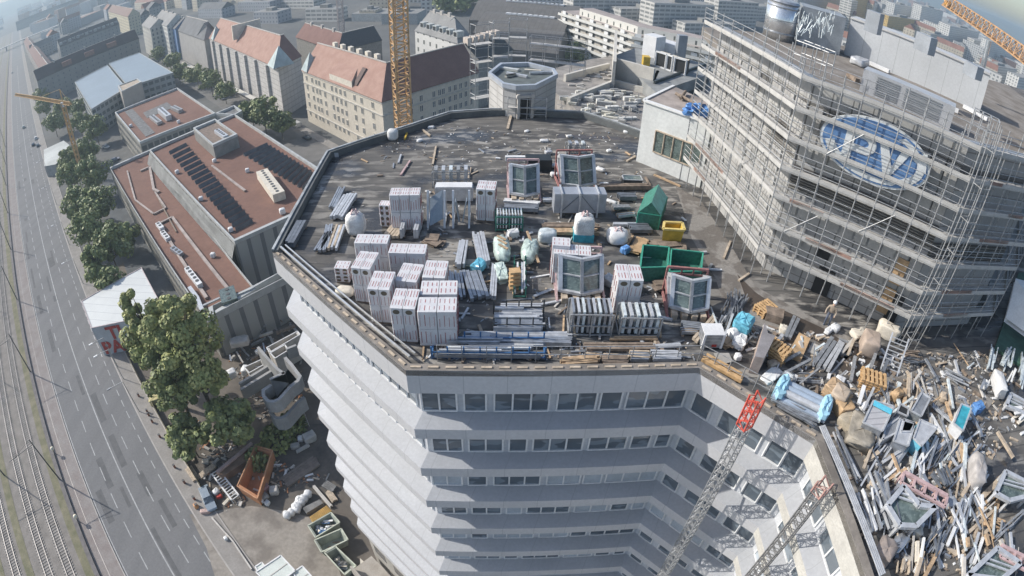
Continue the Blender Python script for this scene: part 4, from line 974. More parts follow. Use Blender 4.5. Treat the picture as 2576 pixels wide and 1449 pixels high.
def tubeframe(name, label, cat, base, w_, h_, dp=.8, n=2, rot=0, mat=GALV):
    t = thing(name, label, cat, base, rot); g = MB()
    for i in range(n+1):
        for y in (0, dp): g.tube((-w_/2+w_*i/n, y, 0), (-w_/2+w_*i/n, y, h_), .035, 6)
    z = h_
    while z > .3:
        for y in (0, dp): g.tube((-w_/2, y, z), (w_/2, y, z), .03, 6)
        g.tube((-w_/2, 0, z), (-w_/2, dp, z), .03, 6); g.tube((w_/2, 0, z), (w_/2, dp, z), .03, 6); z -= 1.4
    g.build('frame', mat, t); z = 1.0
    while z < h_-.5: g = MB(); g.box((0, dp/2, z), (w_, dp*.9, .05)); g.build('deck', PLANK, t); z += 2.2
    return t
tubeframe('scaffold_bay', 'tall scaffold bay at the left side of the octagonal tower', 'scaffold', at((1218, 268), 50), 2.4, 10, 1.2, 1, .6)
tubeframe('scaffold_bay', 'scaffold bay with hoops rising behind the middle of the octagonal tower', 'scaffold', at((1300, 175), 55)+Vector((0, 2, 0)), 2.0, 5.5, 1.2, 1)
tubeframe('scaffold_bay', 'narrow hoop scaffold behind the left part of the octagonal tower', 'scaffold', at((1256, 178), 55)+Vector((0, 2, 0)), 1.8, 5.2, 1.2, 1)
tubeframe('scaffold_bay', 'long low scaffold run right behind the octagonal tower', 'scaffold', at((1380, 195), 53)+Vector((1, 3, 0)), 7, 4.2, 1.2, 4, -.25)
tubeframe('scaffold_bay', 'pair of thin scaffold legs in front of the octagonal tower doorway', 'scaffold', at((1325, 300), DZ), 3.4, 1.9, .6, 2, 0)
# lower roofs to the right behind (z about 44)
LR = M('lower_roof_clutter', (.20, .19, .18), .9, 0, .3, .6, c2=(.34, .32, .30))
lr = thing('lower_terrace_block', 'lower roof terraces crammed with planter boxes between octagon and white pavilion', 'building', at((1560, 240), 46))
P = [at(p, 46).to_2d() for p in ((1380, 220), (1400, 170), (1480, 150), (1560, 138), (1640, 190), (1800, 225), (1700, 330), (1620, 350), (1480, 300))]
g = MB(); A = sum(P[i].x*P[(i+1) % 9].y-P[(i+1) % 9].x*P[i].y for i in range(9)); g.prism(P, 0, 46); g.build('wall', LR, lr, world=True)
g = MB()
for a, b, z0, z1 in (((1540, 222), (1545, 130), 46, 50.5), ((1548, 205), (1640, 232), 46, 50.0), ((1640, 232), (1652, 205), 46, 48), ((1420, 205), (1530, 175), 46, 47.2), ((1430, 262), (1545, 215), 46, 47), ((1545, 215), (1640, 240), 46.0, 47)):
    p, q_ = at(a, z0), at(b, z0); p.z = q_.z = (z0+z1)/2; g = MB(); g.bar(p, q_, .5, z1-z0); g.build('retaining_wall', M('pale_panel_wall', (.52, .50, .46), .85, 0, .15, .8, c2=(.6, .58, .53)), lr, world=True)
pit = MB(); p, q_ = at((1642, 238), 46.2), at((1776, 186), 46.2); pit.bar(p+Vector((0, 0, 1)), q_+Vector((0, 0, 1)), .3, 2.6); pit.build('dark_basin_wall', M('wet_dark_wall', (.05, .065, .07), .3, 0, .2, .5), lr, world=True)
g = MB(); g.prism([at(x, 46.1).to_2d() for x in ((1645, 240), (1776, 190), (1790, 215), (1700, 262))][::-1], 46.02, 46.1); g.build('dark_basin', M('dark_basin', (.03, .035, .04), .3), lr, world=True)
# roof yard behind the basin
ry = thing('equipment_enclosure', 'walled roof yard with three dark framed cooling cells and a yellow box', 'plant yard', at((1650, 175), 48))
g = MB(); g.prism([at(x, 48).to_2d() for x in ((1545, 140), (1600, 120), (1790, 165), (1770, 192), (1650, 232))][::-1], 40, 48); g.build('yard_floor', M('yard_floor', (.26, .27, .27), .8, 0, .2, .5), ry, world=True)
for k, (a, b) in enumerate((((1648, 166), (1673, 174)), ((1676, 175), (1689, 180)), ((1694, 182), (1723, 190)))):
    p, q_ = at(a, 48), at(b, 48); g = MB(); d = q_-p; n_ = Vector((-d.y, d.x, 0)).normalized(); g.prism([x.to_2d() for x in (p, q_, q_+n_*1.5, p+n_*1.5)], 48.1, 50.6, 0, top=1); g.build('cooling_cell', [DARK, CREAM], ry, world=True)
    g = MB()
    for e in (p, q_): g.bar(e-n_*.1+Vector((0, 0, 0)), e-n_*.1+Vector((0, 0, 2.7)), .25)
    g.bar(p-n_*.1+Vector((0, 0, 2.7)), q_-n_*.1+Vector((0, 0, 2.7)), .25); g.bar(p-n_*.1+Vector((0, 0, .1)), q_-n_*.1+Vector((0, 0, .1)), .25); g.build('white_frame', WHITE, ry, world=True)
def blk(name, p1, p2, z0, h, dp, label, cat, mats, grp=None, part='casing', top=None):
    a, b = at(p1, z0), at(p2, z0); d = (b-a).normalized(); n = Vector((-d.y, d.x, 0)); t = thing(name, label, cat, (a+b)/2, 0, grp)
    g = MB(); g.prism([p.to_2d() for p in (a, b, b+n*dp, a+n*dp)], z0, z0+h, 0, top=(1 if isinstance(mats, list) else None)); g.build(part, mats, t, world=True); return t
blk('yellow_box', hQ(690, 590), hQ(790, 600), 48, 1.6, 1.6, 'yellow equipment box left of the dark cooling cells', 'box', YEL)
blk('white_unit', hQ(670, 420), hQ(860, 480), 48, 4.0, 3, 'white slatted unit behind the yellow box', 'roof unit', WHITE)
blk('white_unit', hQ(880, 400), hQ(1190, 500), 48, 2.6, 3, 'row of white ridged roof units behind the cooling cells', 'roof unit', WHITE)
blk('exhaust_hood', hQ(1190, 520), hQ(1320, 530), 48, 5, 1.2, 'tall grey flat hood behind the cooling cells', 'exhaust hood', M('hood_grey', (.3, .33, .36)))
tr = random.Random(21)
QL = [(1405, 250), (1545, 215), (1640, 262), (1560, 330)]; cols = ((.66, .66, .63), (.50, .50, .48), (.60, .58, .50), (.35, .36, .36))
for k in range(70):
    u, v = tr.random(), tr.random(); p = at(quadpt(QL, u, v), 46.05); L2 = tr.uniform(.5, 2.2)
    g = MB(); g.box((0, 0, 0), (L2, tr.uniform(.3, .6), tr.uniform(.3, .7))); o = g.build('planter_box', M('box_tone%d' % (k % 4), cols[k % 4], .8, 0, .15, 1)); o.location = p; o.rotation_euler = (0, 0, tr.choice((.35, .35, -.3))+tr.uniform(-.1, .1))
    tag(o, ('pale' if k % 4 < 3 else 'dark')+' oblong planter box among many on the lower terraces behind the roof', 'planter', 'planter boxes on the lower terraces')
QL = [(1410, 200), (1530, 160), (1560, 190), (1430, 240)]
for k in range(26):
    u, v = tr.random(), tr.random(); p = at(quadpt(QL, u, v), 46.05); g = MB(); g.box((0, 0, 0), (tr.uniform(1, 2.6), .35, .25)); o = g.build('loose_profile', ALU if k % 2 else CONCL); o.location = p; o.rotation_euler = (0, 0, tr.uniform(-.6, .6))
    tag(o, 'grey loose profile lying on the far lower terrace beside the octagon tower', 'profile', 'loose profiles on the far lower terrace')
for k in range(34):
    p = at((1470+tr.uniform(-60, 150)*1.0, 262+tr.uniform(-8, 60)*.9), 46.05)
    g = MB(); g.tube((0, 0, 0), (0, 0, 1.1+tr.random()), .03, 5); g.tube((-.5, 0, .9), (.6, .2, 1.0), .03, 5); o = g.build('rail_post', GALV); o.location = p; o.rotation_euler = (0, 0, tr.uniform(0, 3))
    tag(o, 'small tubular rail post on the lower terraces behind the roof edge', 'post', 'rail posts on the lower terraces')

# ================================================================== CRANES AND MASTS
def lattice(name, p, q_, wd, pitch, mat, parent, ch=.09, dg=.05, tri=False):
    p = Vector(p); q_ = Vector(q_); d = (q_-p).normalized(); L = (q_-p).length
    up = Vector((0, 0, 1)) if abs(d.z) < .9 else Vector((math.cos(.5), math.sin(.5), 0)); s = d.cross(up).normalized(); t_ = s.cross(d).normalized()
    C = [s*a*wd/2+t_*b*wd/2 for a, b in ((-1, -1), (1, -1), (1, 1), (-1, 1))]
    if tri: C = [s*-wd/2-t_*wd*.4, s*wd/2-t_*wd*.4, t_*wd*.55]
    g = MB(); n = max(1, int(L/pitch)); m = len(C)
    for c in C: g.bar(p+c, q_+c, ch)
    for k in range(n):
        a = p+(q_-p)*k/n; b = p+(q_-p)*(k+1)/n; mid = (a+b)/2
        for i in range(m):
            j = (i+1) % m; g.bar(a+C[i], mid+C[j], dg); g.bar(mid+C[j], b+C[i], dg); g.bar(a+C[i], a+C[j], dg)
    return g.build(name, mat, parent, world=True)
yc = thing('tower_crane', 'yellow orange tower crane mast rising behind the roof edge in the centre left', 'crane', (-15.6, 73.4, 0))
YCM = M('mast_yellow', (.58, .38, .20), .55, 0, .25, 2); lattice('mast', (-15.6, 73.4, 0), (-15.6, 73.4, 104), 1.9, 1.5, YCM, yc, .2, .11)
g = MB(); g.bar((-16.0, 73.4, 0), (-16.0, 73.4, 104), .12); g.build('ladder', YCM, yc, world=True)
jb = thing('crane_jib', 'orange lattice jib of a tower crane crossing the horizon at top right', 'crane', atd((2650, 190), 60))
a, b = atd((2384, 6), 92), atd((2700, 240), 62); lattice('jib', a, b, 1.7, 1.5, ORANGE, jb, .16, .08, tri=True)
g = MB(); g.box((a.x, a.y, a.z-.6), (.8, .8, .8)); g.build('jib_tip', M('tip_amber', (.7, .4, .12), .5), jb, world=True)
rw = thing('tower_crane', 'pale pinkish lattice crane mast standing in the courtyard behind the cream house', 'crane', at((862, 118), 8))
c = at((862, 118), 8); lattice('mast', (c.x, c.y, 0), (c.x, c.y, 95), 2.6, 2.4, M('faded_mast', (.50, .45, .43), .7, 0, .2, .5), rw, .35, .16)
sm = thing('small_crane', 'small ochre building crane with horizontal jib beside the road trees', 'crane', at((212, 452), 0))
c = at((212, 452), 0); h_ = 31; OC = M('ochre_paint', (.50, .32, .14), .6, 0, .15, .5)
lattice('mast', c, c+Vector((0, 0, h_)), 1.3, 2.0, OC, sm, .25, .12)
tp = c+Vector((0, 0, h_)); j1 = at(g1(115, 712), h_); j2 = tp+(tp-j1)*.12; lattice('jib', j2, j1, 1.1, 1.8, OC, sm, .2, .1, tri=True)
ap = tp+Vector((0, 0, 5)); g = MB(); g.bar(tp, ap, .35); g.bar(ap, j1*.45+tp*.55, .12); g.bar(ap, j2, .12); g.build('apex', OC, sm, world=True)
g = MB(); g.box((tp.x, tp.y, tp.z-1.6), (1.5, 1.5, 1.8)); g.build('cab', WHITE, sm, world=True)
# mast climbers in the courtyard
for (x, y, zt, zb, lb, top) in ((10.25, 14.87, 56.4, 31, 'grey lattice hoist mast with red top in front of the inner courtyard facade', 1), (12.55, 10.85, 55.6, 22, 'grey lattice hoist mast against the right courtyard facade near the cream parapet', 0)):
    t = thing('hoist_mast', lb, 'hoist', (x, y, zb), 0, 'hoist masts in the courtyard')
    lattice('mast', (x, y, zb), (x, y, zt-(1.9 if top else .3)), .5, .62, GALV if top else M('dull_steel', (.26, .26, .26), .6, .3), t, .055, .03)
    lattice('mast_head', (x, y, zt-(1.9 if top else .7)), (x, y, zt), .5, .62, RED2 if top else M('faded_red', (.42, .25, .22), .7), t, .07, .035)
    for z in range(int(zb)+4, int(zt)-3, 7): g = MB(); g.bar((x, y, z), (x+1.6, y+1.5, z), .08); g.build('wall_tie', GALV, t, world=True)
t = thing('work_platform', 'blue and white work platform hanging at the foot of the left hoist mast', 'platform', (9.6, 14.6, 31))
P = at(g8(2410, 1400), 31); g = MB(); g.box((P.x, P.y, 31), (1.3, 1.0, 1.5), .5); g.build('drive_unit', BLUEP, t, world=True)
P = at(g8(2250, 1290), 30.5); g = MB(); g.box((P.x, P.y, 29.5), (5.0, 3.2, .12), -.35); g.build('platform_floor', CONCD, t, world=True)
g = MB()
for z in (30.1, 30.6): 
    for (a, b) in (((-2.5, -1.6), (2.5, -1.6)), ((-2.5, 1.6), (2.5, 1.6)), ((-2.5, -1.6), (-2.5, 1.6))):
        ca, sa_ = math.cos(-.35), math.sin(-.35); f = lambda q: (P.x+ca*q[0]-sa_*q[1], P.y+sa_*q[0]+ca*q[1], z); g.bar(f(a), f(b), .06)
g.build('guard_rail', ALU2, t, world=True)
P = at(g8(2270, 1400), 31); t2 = thing('material_tub', 'rounded white tub at the foot of the left hoist mast', 'tub', P); g = MB(); g.blob((0, 0, .6), (1.0, .8, .6), 16, 8, 0, .02, 3, 0, .5); g.build('body', WHITEP, t2, smooth=True); g = MB(); g.box((.1, 0, 1.1), (.5, .4, .15)); g.build('lid', YEL, t2)

# ================================================================== FAR CITY
def cityblock(x0, x1, yb, yt, dp, label, mats, grp=None, name='apartment_block', cat='building', rot=None, z0=0, gable=0):
    a, b = at((x0, yb), 0), at((x1, yb), 0)
    if rot is not None: pass
    d = (b-a); l = d.length; d.normalize(); n = Vector((-d.y, d.x, 0)); mid = (a+b)/2
    lo, hi = 0, 200
    r1 = None
    D = mid.to_2d().length; c = ray((x0+x1)/2, yt); h = CAMZ+c.z/math.hypot(c.x, c.y)*D
    h = max(4, h); t = thing(name, label, cat, (mid.x, mid.y, 0), 0, grp)
    g = MB(); g.prism([p.to_2d() for p in (a, b, b+n*dp, a+n*dp)], 0, h, 0, top=1); g.build('wall', mats, t, world=True)
    if gable:
        g = MB(); q = [a, b, b+n*dp, a+n*dp]; q = [Vector((v.x, v.y, h)) for v in q]; e1 = (q[0]+q[3])/2+Vector((0, 0, gable)); e2 = (q[1]+q[2])/2+Vector((0, 0, gable))
        g.face([q[0], q[1], e2, e1]); g.face([q[2], q[3], e1, e2]); g.face([q[1], q[2], e2]); g.face([q[3], q[0], e1]); g.build('roof', mats[1], t, world=True)
    else:
        g = MB(); p = mid+n*dp*.5; g.box((p.x, p.y, h), (l*.25, dp*.4, 2.4), math.atan2(d.y, d.x)); g.build('roof_house', mats[1], t, world=True)
    return t
FW1 = GRID('far_white_facade', (.62, .62, .60), (.10, .11, .12), 3.4, 3.0, .22, .72, .28, .78, .8, .08, .4, .7)
FW2 = GRID('far_balcony_facade', (.58, .57, .54), (.16, .17, .17), 5.0, 3.0, .08, .92, .45, .95, .8, .08, .4, .7)
FW3 = GRID('far_grey_facade', (.34, .36, .39), (.10, .12, .15), 3.6, 3.1, .25, .6, .3, .75, .8, .08, .4, .5)
FY = GRID('golden_facade', (.50, .36, .13), (.20, .13, .05), 2.0, 2.6, .1, .5, .1, .7, .7, .2, .4, .6)
FG = GRID('far_cream_facade', (.52, .47, .38), (.14, .13, .12), 3.2, 3.1, .3, .65, .3, .75, .8, .1, .4, .5)
RFL = M('flat_city_roof', (.27, .27, .26), .9, 0, .15, .1); RFR = M('city_red_roof', (.24, .13, .10), .9, 0, .2, .1)
cb_ = [
 (1440, 1620, 42, -6, 14, 'white balcony block directly behind the long terrace building on its left half', [FW2, RFL]),
 (1640, 1790, 76, 8, 14, 'white balcony block behind the right half of the terrace building', [FW2, RFL]),
 (1800, 1900, 70, 2, 14, 'white balcony block left of the round silver tank', [FW2, RFL]),
 (1500, 1650, 8, -26, 12, 'cream high block at the very top above the terrace building', [FG, RFL]),
 (1660, 1830, 20, -22, 12, 'white high block at the very top right of the cream one', [FW1, RFL]),
 (2000, 2110, 40, -16, 14, 'grey high block behind the frayed plant box', [FW3, RFL]),
 (2128, 2182, 62, -8, 10, 'golden scaffold clad block left of the first exhaust hood', [FY, RFL]),
 (2222, 2302, 108, 40, 10, 'golden scaffold clad block between two exhaust hoods', [FY, RFL]),
 (2241, 2286, 66, 10, 14, 'white dotted tower block above the golden building', [FW1, RFL]),
 (2306, 2361, 86, 16, 16, 'pale speckled tower block right of the golden building', [FW1, RFL]),
 (2331, 2382, 132, 84, 14, 'white balcony block just above the long roof duct', [FW2, RFL]),
 (2376, 2452, 132, 66, 18, 'wide white slab block in the middle of the far right city', [FW1, RFL]),
 (2396, 2440, 150, 112, 12, 'small white block in front of the wide white slab', [FW2, RFL]),
 (2478, 2562, 172, 106, 16, 'long white slab block near the right edge below the crane jib', [FW1, RFL]),
 (2470, 2545, 226, 160, 14, 'white block with balcony columns right of the silver pipe', [FW2, RFL]),
 (2545, 2620, 262, 190, 14, 'white block cut by the right edge of the picture', [FW1, RFL]),
 (2500, 2590, 330, 262, 14, 'pale block beyond the far right end of the long roof duct', [FW2, RFL]),
 (1560, 1700, 52, 22, 12, 'second white balcony row behind the terrace building penthouse', [FW2, RFL]),
 (1720, 1850, 92, 58, 12, 'white balcony row right above the cooling cells', [FW2, RFL]),
 (1900, 1990, 52, 16, 12, 'white block peeking out left behind the round silver tank', [FW2, RFL]),
 (2040, 2130, 66, 30, 12, 'white balcony row between plant box and golden block', [FW2, RFL]),
 (2180, 2225, 40, 6, 12, 'white block between the two golden blocks', [FW1, RFL]),
 (2290, 2345, 120, 92, 12, 'low white block touching the second golden block', [FW2, RFL]),
 (2440, 2500, 150, 100, 12, 'pale block between the wide slab and the long slab far right', [FW2, RFL]),
 (1300, 1420, 14, -10, 12, 'white block behind the farthest barrel hall', [FW1, RFL]),
 (1122, 1180, 22, -30, 12, 'blue grey slab behind the manor house', [FW3, RFL]),
 (1060, 1118, 36, -12, 14, 'white office block just right of the yellow crane mast', [FW1, RFL]),
 (930, 1000, 24, -24, 12, 'white block with red window bands left of the yellow crane mast', [FG, RFL]),
 (885, 960, 55, 34, 20, 'low grey warehouse between the two crane masts', [M('ware_wall', (.4, .42, .42), .8), RFL]),
 (960, 1050, 62, 34, 18, 'low grey flat roofed hall behind the yellow crane mast', [M('ware_wall', (.4, .42, .42), .8), RFL]),
 (905, 945, 54, 26, 10, 'small pale yellow gabled house between the crane masts', [FG, RFL]),
 (770, 850, 55, 22, 12, 'white ribbon windowed office slab left of the pale crane mast', [FW2, RFL]),
 (700, 790, 22, -14, 14, 'white ribbon windowed office slab at the top left of the pale crane mast', [FW2, RFL]),
 (640, 700, 60, 30, 14, 'grey courtyard block behind the salmon roof', [FW3, RFL]),
 (600, 680, 30, 4, 14, 'grey block behind the pink gabled netted house', [FW3, RFL]),
 (560, 640, 8, -18, 14, 'grey block at the top edge left of the office slabs', [FG, RFR]),
 (500, 560, 46, 22, 14, 'dark courtyard house left of the salmon roof', [FW3, SLATE]),
 (440, 520, 20, -8, 14, 'dull house row at the top edge above the blue gabled house', [FG, RFR]),
 (340, 420, 24, 4, 14, 'low house with reddish roof behind the bay fronted houses', [FG, RFR]),
 (1000, 1060, 8, -20, 12, 'pale block at the top edge right at the yellow crane', [FW1, RFL]),
]
for i, (x0, x1, yb, yt, dp, lb, ms) in enumerate(cb_):
    cityblock(x0, x1, yb, yt, dp, lb, ms, gable=(5 if ms[1] in (RFR, SLATE) else 0))
# many hazy blocks towards both upper corners
tr = random.Random(31); k = 0
for i in range(110):
    if i < 70: az = R(tr.uniform(30, 52)); D = 260+900*tr.random()**1.4
    else: az = R(tr.uniform(-56, -22)); D = 540+700*tr.random()**1.3
    x, y = math.sin(az)*D, math.cos(az)*D
    if i >= 70:
        a_ = .659*x+.7521*y; s_ = -.7521*x+.6591*y
        if a_ < 6: continue
    right = i < 70
    w_, d_, h_ = tr.uniform(16, 38), tr.uniform(11, 15), tr.uniform(12, 34 if right else 20); kind = tr.randrange(3)
    ms = [[FW1, RFL], [FW2, RFL], [FG, RFR]][kind] if right else [[FW3, RFR], [FG, RFR], [GRID('far_dull_facade', (.28, .28, .28), (.1, .11, .12), 3.6, 3.1, .3, .6, .3, .75), SLATE]][kind]
    rot = R(-41)+(0 if tr.random() < .6 else R(90))+tr.uniform(-.1, .1)
    t = thing('city_house', (['white', 'pale balconied', 'cream red roofed'][kind] if right else ['grey', 'cream', 'dark roofed'][kind])+' hazy city block in the far '+('right' if right else 'left')+' distance towards the horizon', 'building', (x, y, 0), rot, ('far right' if right else 'far left')+' city blocks')
    g = MB(); g.box((0, 0, 0), (w_, d_, h_), 0, 0, top=1); g.build('wall', ms, t)
    if kind == 2 or not right:
        g = MB(); X, Y = w_/2, d_/2; g.face([(-X, -Y, h_), (X, -Y, h_), (X, 0, h_+5), (-X, 0, h_+5)]); g.face([(X, Y, h_), (-X, Y, h_), (-X, 0, h_+5), (X, 0, h_+5)]); g.face([(X, -Y, h_), (X, Y, h_), (X, 0, h_+5)]); g.face([(-X, Y, h_), (-X, -Y, h_), (-X, 0, h_+5)]); g.build('roof', ms[1], t)
g = MB()
for i in range(1500):
    az = R(tr.uniform(-75, 62)); D = 900+2500*tr.random(); x, y = math.sin(az)*D, math.cos(az)*D
    a_ = .659*x+.7521*y
    if a_ < 8 and a_ > -80: continue
    g.box((x, y, 0), (tr.uniform(15, 60), tr.uniform(11, 25), tr.uniform(8, 26)), tr.uniform(0, 3.1), tr.choice((0, 0, 1, 2)), top=tr.choice((1, 2, 3)))
tag(g.build('distant_city', [M('dist_white', (.55, .55, .54), .9), M('dist_grey', (.3, .31, .32), .9), M('dist_red', (.24, .15, .12), .9), M('dist_roof', (.22, .22, .22), .9)]), 'hazy mass of small far off roofs below the horizon', 'city', None, 'stuff')
# ================================================================== THINGS ON THE ROOF
def place(p1, p2, z=DZ):
    a, b = at(p1, z), at(p2, z); d = b-a
    return (a+b)/2, math.atan2(d.y, d.x), d.length
WRAP = M('white_pack_film', (.62, .62, .645), .35, 0, .10, 2.5, c2=(.70, .70, .71)); PRINT = M('red_print', (.36, .12, .12), .5, 0, .25, 9); HOLE = M('pack_hole', (.13, .11, .08), .8); SEAM = M('pack_seam', (.33, .33, .36), .7)
def stack(p1, p2, depth, h, label, ends='front', tiers=2, cols=2, zt=None, holes=True):
    """white wrapped packs; p1,p2 = front top edge at DZ+h"""
    a, b = at(p1, DZ+h), at(p2, DZ+h); d = (b-a); L = d.length; mid = (a+b)/2; rot = math.atan2(d.y, d.x)
    t = thing('pallet_stack', label, 'pallet stack', (mid.x, mid.y, DZ), rot, 'stacks of white wrapped packs')
    base = .12
    th = (h-base)/tiers; r_ = random.Random(label)
    for k in range(tiers):
        z0 = base+th*k; g = MB(); e = r_.uniform(-.02, .02)
        nx = cols; ny = 1
        for i in range(nx):
            x0, x1 = -L/2+L*i/nx+.012, -L/2+L*(i+1)/nx-.012
            g.prism([(x0+.03, e), (x1-.03, e), (x1, e+.03), (x1, depth-.03+e), (x1-.03, depth+e), (x0+.03, depth+e), (x0, depth-.03+e), (x0, e+.03)], z0+.012, z0+th-.012)
            # prints on front, sides and (top tier) top
            nm = 4
            for j in range(nm):
                x = x0+(x1-x0)*(j+.5)/nm; w_ = r_.uniform(.012, .035)
                if not (holes and ends == 'front' and k == tiers-1):
                    g.box((x, e-.004, z0+th*r_.uniform(.12, .2)), (w_, .006, th*r_.uniform(.45, .68)), 0, 1)
                if k == tiers-1:
                    for v in (.28, .74):
                        g.box((x, depth*v, z0+th-.011), (w_*1.2, depth*r_.uniform(.2, .34), .004), 0, 1)
        for sx in (-L/2, L/2):
            for j in range(3): g.box((sx, depth*(j+.5)/3, z0+th*.15), (.03, .03, th*.6), 0, 1)
        if ends == 'front' and holes and k == tiers-1:
            for i in range(nx):
                x = -L/2+L*(i+.5)/nx
                P = [(x+L/nx*.28*math.cos(2*math.pi*q/12), e-.006, z0+th*.78+th*.13*math.sin(2*math.pi*q/12)) for q in range(12)]; g.face(P[::-1], 2)
            for j in range(nx*3):
                x = -L/2+L*(j+.5)/(nx*3); g.box((x, e-.004, z0+.08), (.02, .006, th*.5), 0, 1)
        if ends == 'many':
            for zz in (.25, .75):
                for i in range(2):
                    x = -L/2+L*(i+.5)/2; P = [(x+L*.16*math.cos(2*math.pi*q/12), e-.006, z0+th*zz+th*.17*math.sin(2*math.pi*q/12)) for q in range(12)]; g.face(P[::-1], 2)
        g.build('pack', [WRAP, PRINT, HOLE], t)
    for y in (.08, depth/2, depth-.08): g = MB(); g.box((0, y, 0), (L-.1, .1, .1)); g.build('bearer', WOODD, t)
    return t
H = 2.15
stack(g5(568, 905), g5(868, 905), 1.05, 2.15, 'biggest white wrapped pack stack nearest the viewer beside the blue rack', cols=2, holes=False)
stack(g5(590, 772), g5(874, 772), 1.05, 2.05, 'white pack stack directly behind the biggest nearest one', cols=2, holes=False)
stack(g5(362, 872), g5(556, 882), 1.45, 2.15, 'white pack stack left of the biggest one with two dark holes in its front')
stack(g5(192, 728), g5(360, 738), 1.45, 2.15, 'white pack stack with two front holes nearest the left roof edge corner')
stack(g5(66, 570), g5(214, 585), 1.5, 2.2, 'leftmost tall white pack stack with two front holes')
stack(g5(402, 665), g5(566, 682), 1.5, 1.9, 'white pack stack in the middle of the left cluster', holes=False)
stack(g5(606, 642), g5(782, 650), 1.45, 1.9, 'white pack stack at the right back of the left cluster', holes=False)
stack(g5(350, 458), g5(632, 466), .9, 1.8, 'wide white pack stack crosswise behind the middle of the left cluster', holes=False)
stack(g5(92, 385), g5(345, 390), .9, 1.9, 'wide white pack stack beside the lumpy white big bag', holes=False)
stack((978, 491), (1055, 490), .95, 2.5, 'broad white pack stack standing alone behind the left cluster', cols=3, holes=False)
stack((1197, 475), (1245, 478), 1.2, 2.3, 'narrow white pack stack with two front holes in the back middle of the roof')
stack((952, 516), (979, 517), .6, 1.6, 'small end on white pack pile showing four round holes', ends='many', cols=1)
stack(g5(-60, 575), g5(50, 580), .7, 1.0, 'low white pack pile with round holes at the left roof edge', ends='many', cols=1)
stack(g5(1600, 462), g5(1888, 482), .95, 2.0, 'white pack stack behind the red framed window unit in the middle', cols=3, holes=False)
stack(g5(1590, 400), g5(1730, 410), .8, 2.2, 'taller rounded white pack stack at the back of the middle one', cols=1, holes=False)
stack(g5(2088, 660), g5(2285, 668), 1.35, 2.2, 'white pack stack with two front holes beside the green mesh boxes', cols=2)
def frame_rect(g, P, w_, mi=0):
    for i in range(len(P)): g.bar(P[i], P[(i+1) % len(P)], w_, w_, mi)
def window_unit(pL, pR, h, label, deep=1.3, rack=True, red=REDST, sill=.5):
    """V shaped oriel window element on end inside a steel transport frame; p = base corners"""
    c, rot, L = place(pL, pR); t = thing('window_element', label, 'window element', c, rot, 'oriel window elements in steel frames')
    x = L/2; y0 = .0; ym = deep*.35
    # two glazed leaves meeting at a ridge, leaning back
    def leaf(xa, xb, ya, yb):
        lean = .55*h
        P = [(xa, ya, sill), (xb, yb, sill), (xb, yb+lean, sill+h*.8), (xa, ya+lean, sill+h*.8)]
        return [Vector(p) for p in P]
    A, B = leaf(-x, 0, .35, 0), leaf(0, x, 0, .35)
    for Q in (A, B):
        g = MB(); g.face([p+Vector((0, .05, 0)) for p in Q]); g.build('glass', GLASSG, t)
    g = MB(); frame_rect(g, A, .16); frame_rect(g, B, .16); frame_rect(g, [A[0], A[3], A[3]+Vector((.0, .8, -.5)), A[0]+Vector((0, .8, 0))], .22); frame_rect(g, [B[1], B[2], B[2]+Vector((0, .8, -.5)), B[1]+Vector((0, .8, 0))], .22)
    g.bar((A[0]+A[3])/2, (A[1]+A[2])/2, .07); g.bar((B[0]+B[3])/2, (B[1]+B[2])/2, .07)
    g.build('frame', ALU2, t)
    if rack:
        g = MB(); yb = deep+.9*h*.55
        for s_ in (-x-.15, x+.15):
            g.bar((s_, -.1, .1), (s_, yb, .1), .12); g.bar((s_, yb, 0), (s_, yb, h+.1), .1); g.bar((s_, -.1, .1), (s_, yb, h*.6), .07)
        g.bar((-x-.15, yb, h+.1), (x+.15, yb, h+.1), .12); g.bar((-x-.15, yb, h-.3), (x+.15, yb, h-.3), .08)
        for u in (-.33, .33): g.bar((u*x, yb, h-.3), (u*x, yb, h+.1), .08)
        g.build('transport_frame', red, t)
    for s_ in (-x*.8, -x*.25, x*.3, x*.8): g = MB(); g.box((s_, .1, 0), (.3, .5, .35)); g.build('foot_block', WOODP, t)
    return t
window_unit(hJ(470, 800), hJ(880, 800), 1.95, 'window element with two v shaped panes at the back beside the narrow white stack', red=PINKST)
window_unit(hJ(1260, 660), hJ(1740, 650), 2.05, 'window element in dark red frame left of the white pavilion')
window_unit(g5(1650, 830), g5(1960, 830), 1.8, 'window element in pink frame in front of the middle white stack', red=PINKST)
window_unit((1685, 800), (1775, 806), 1.6, 'window element in red frame at the right end of the front storage rows')
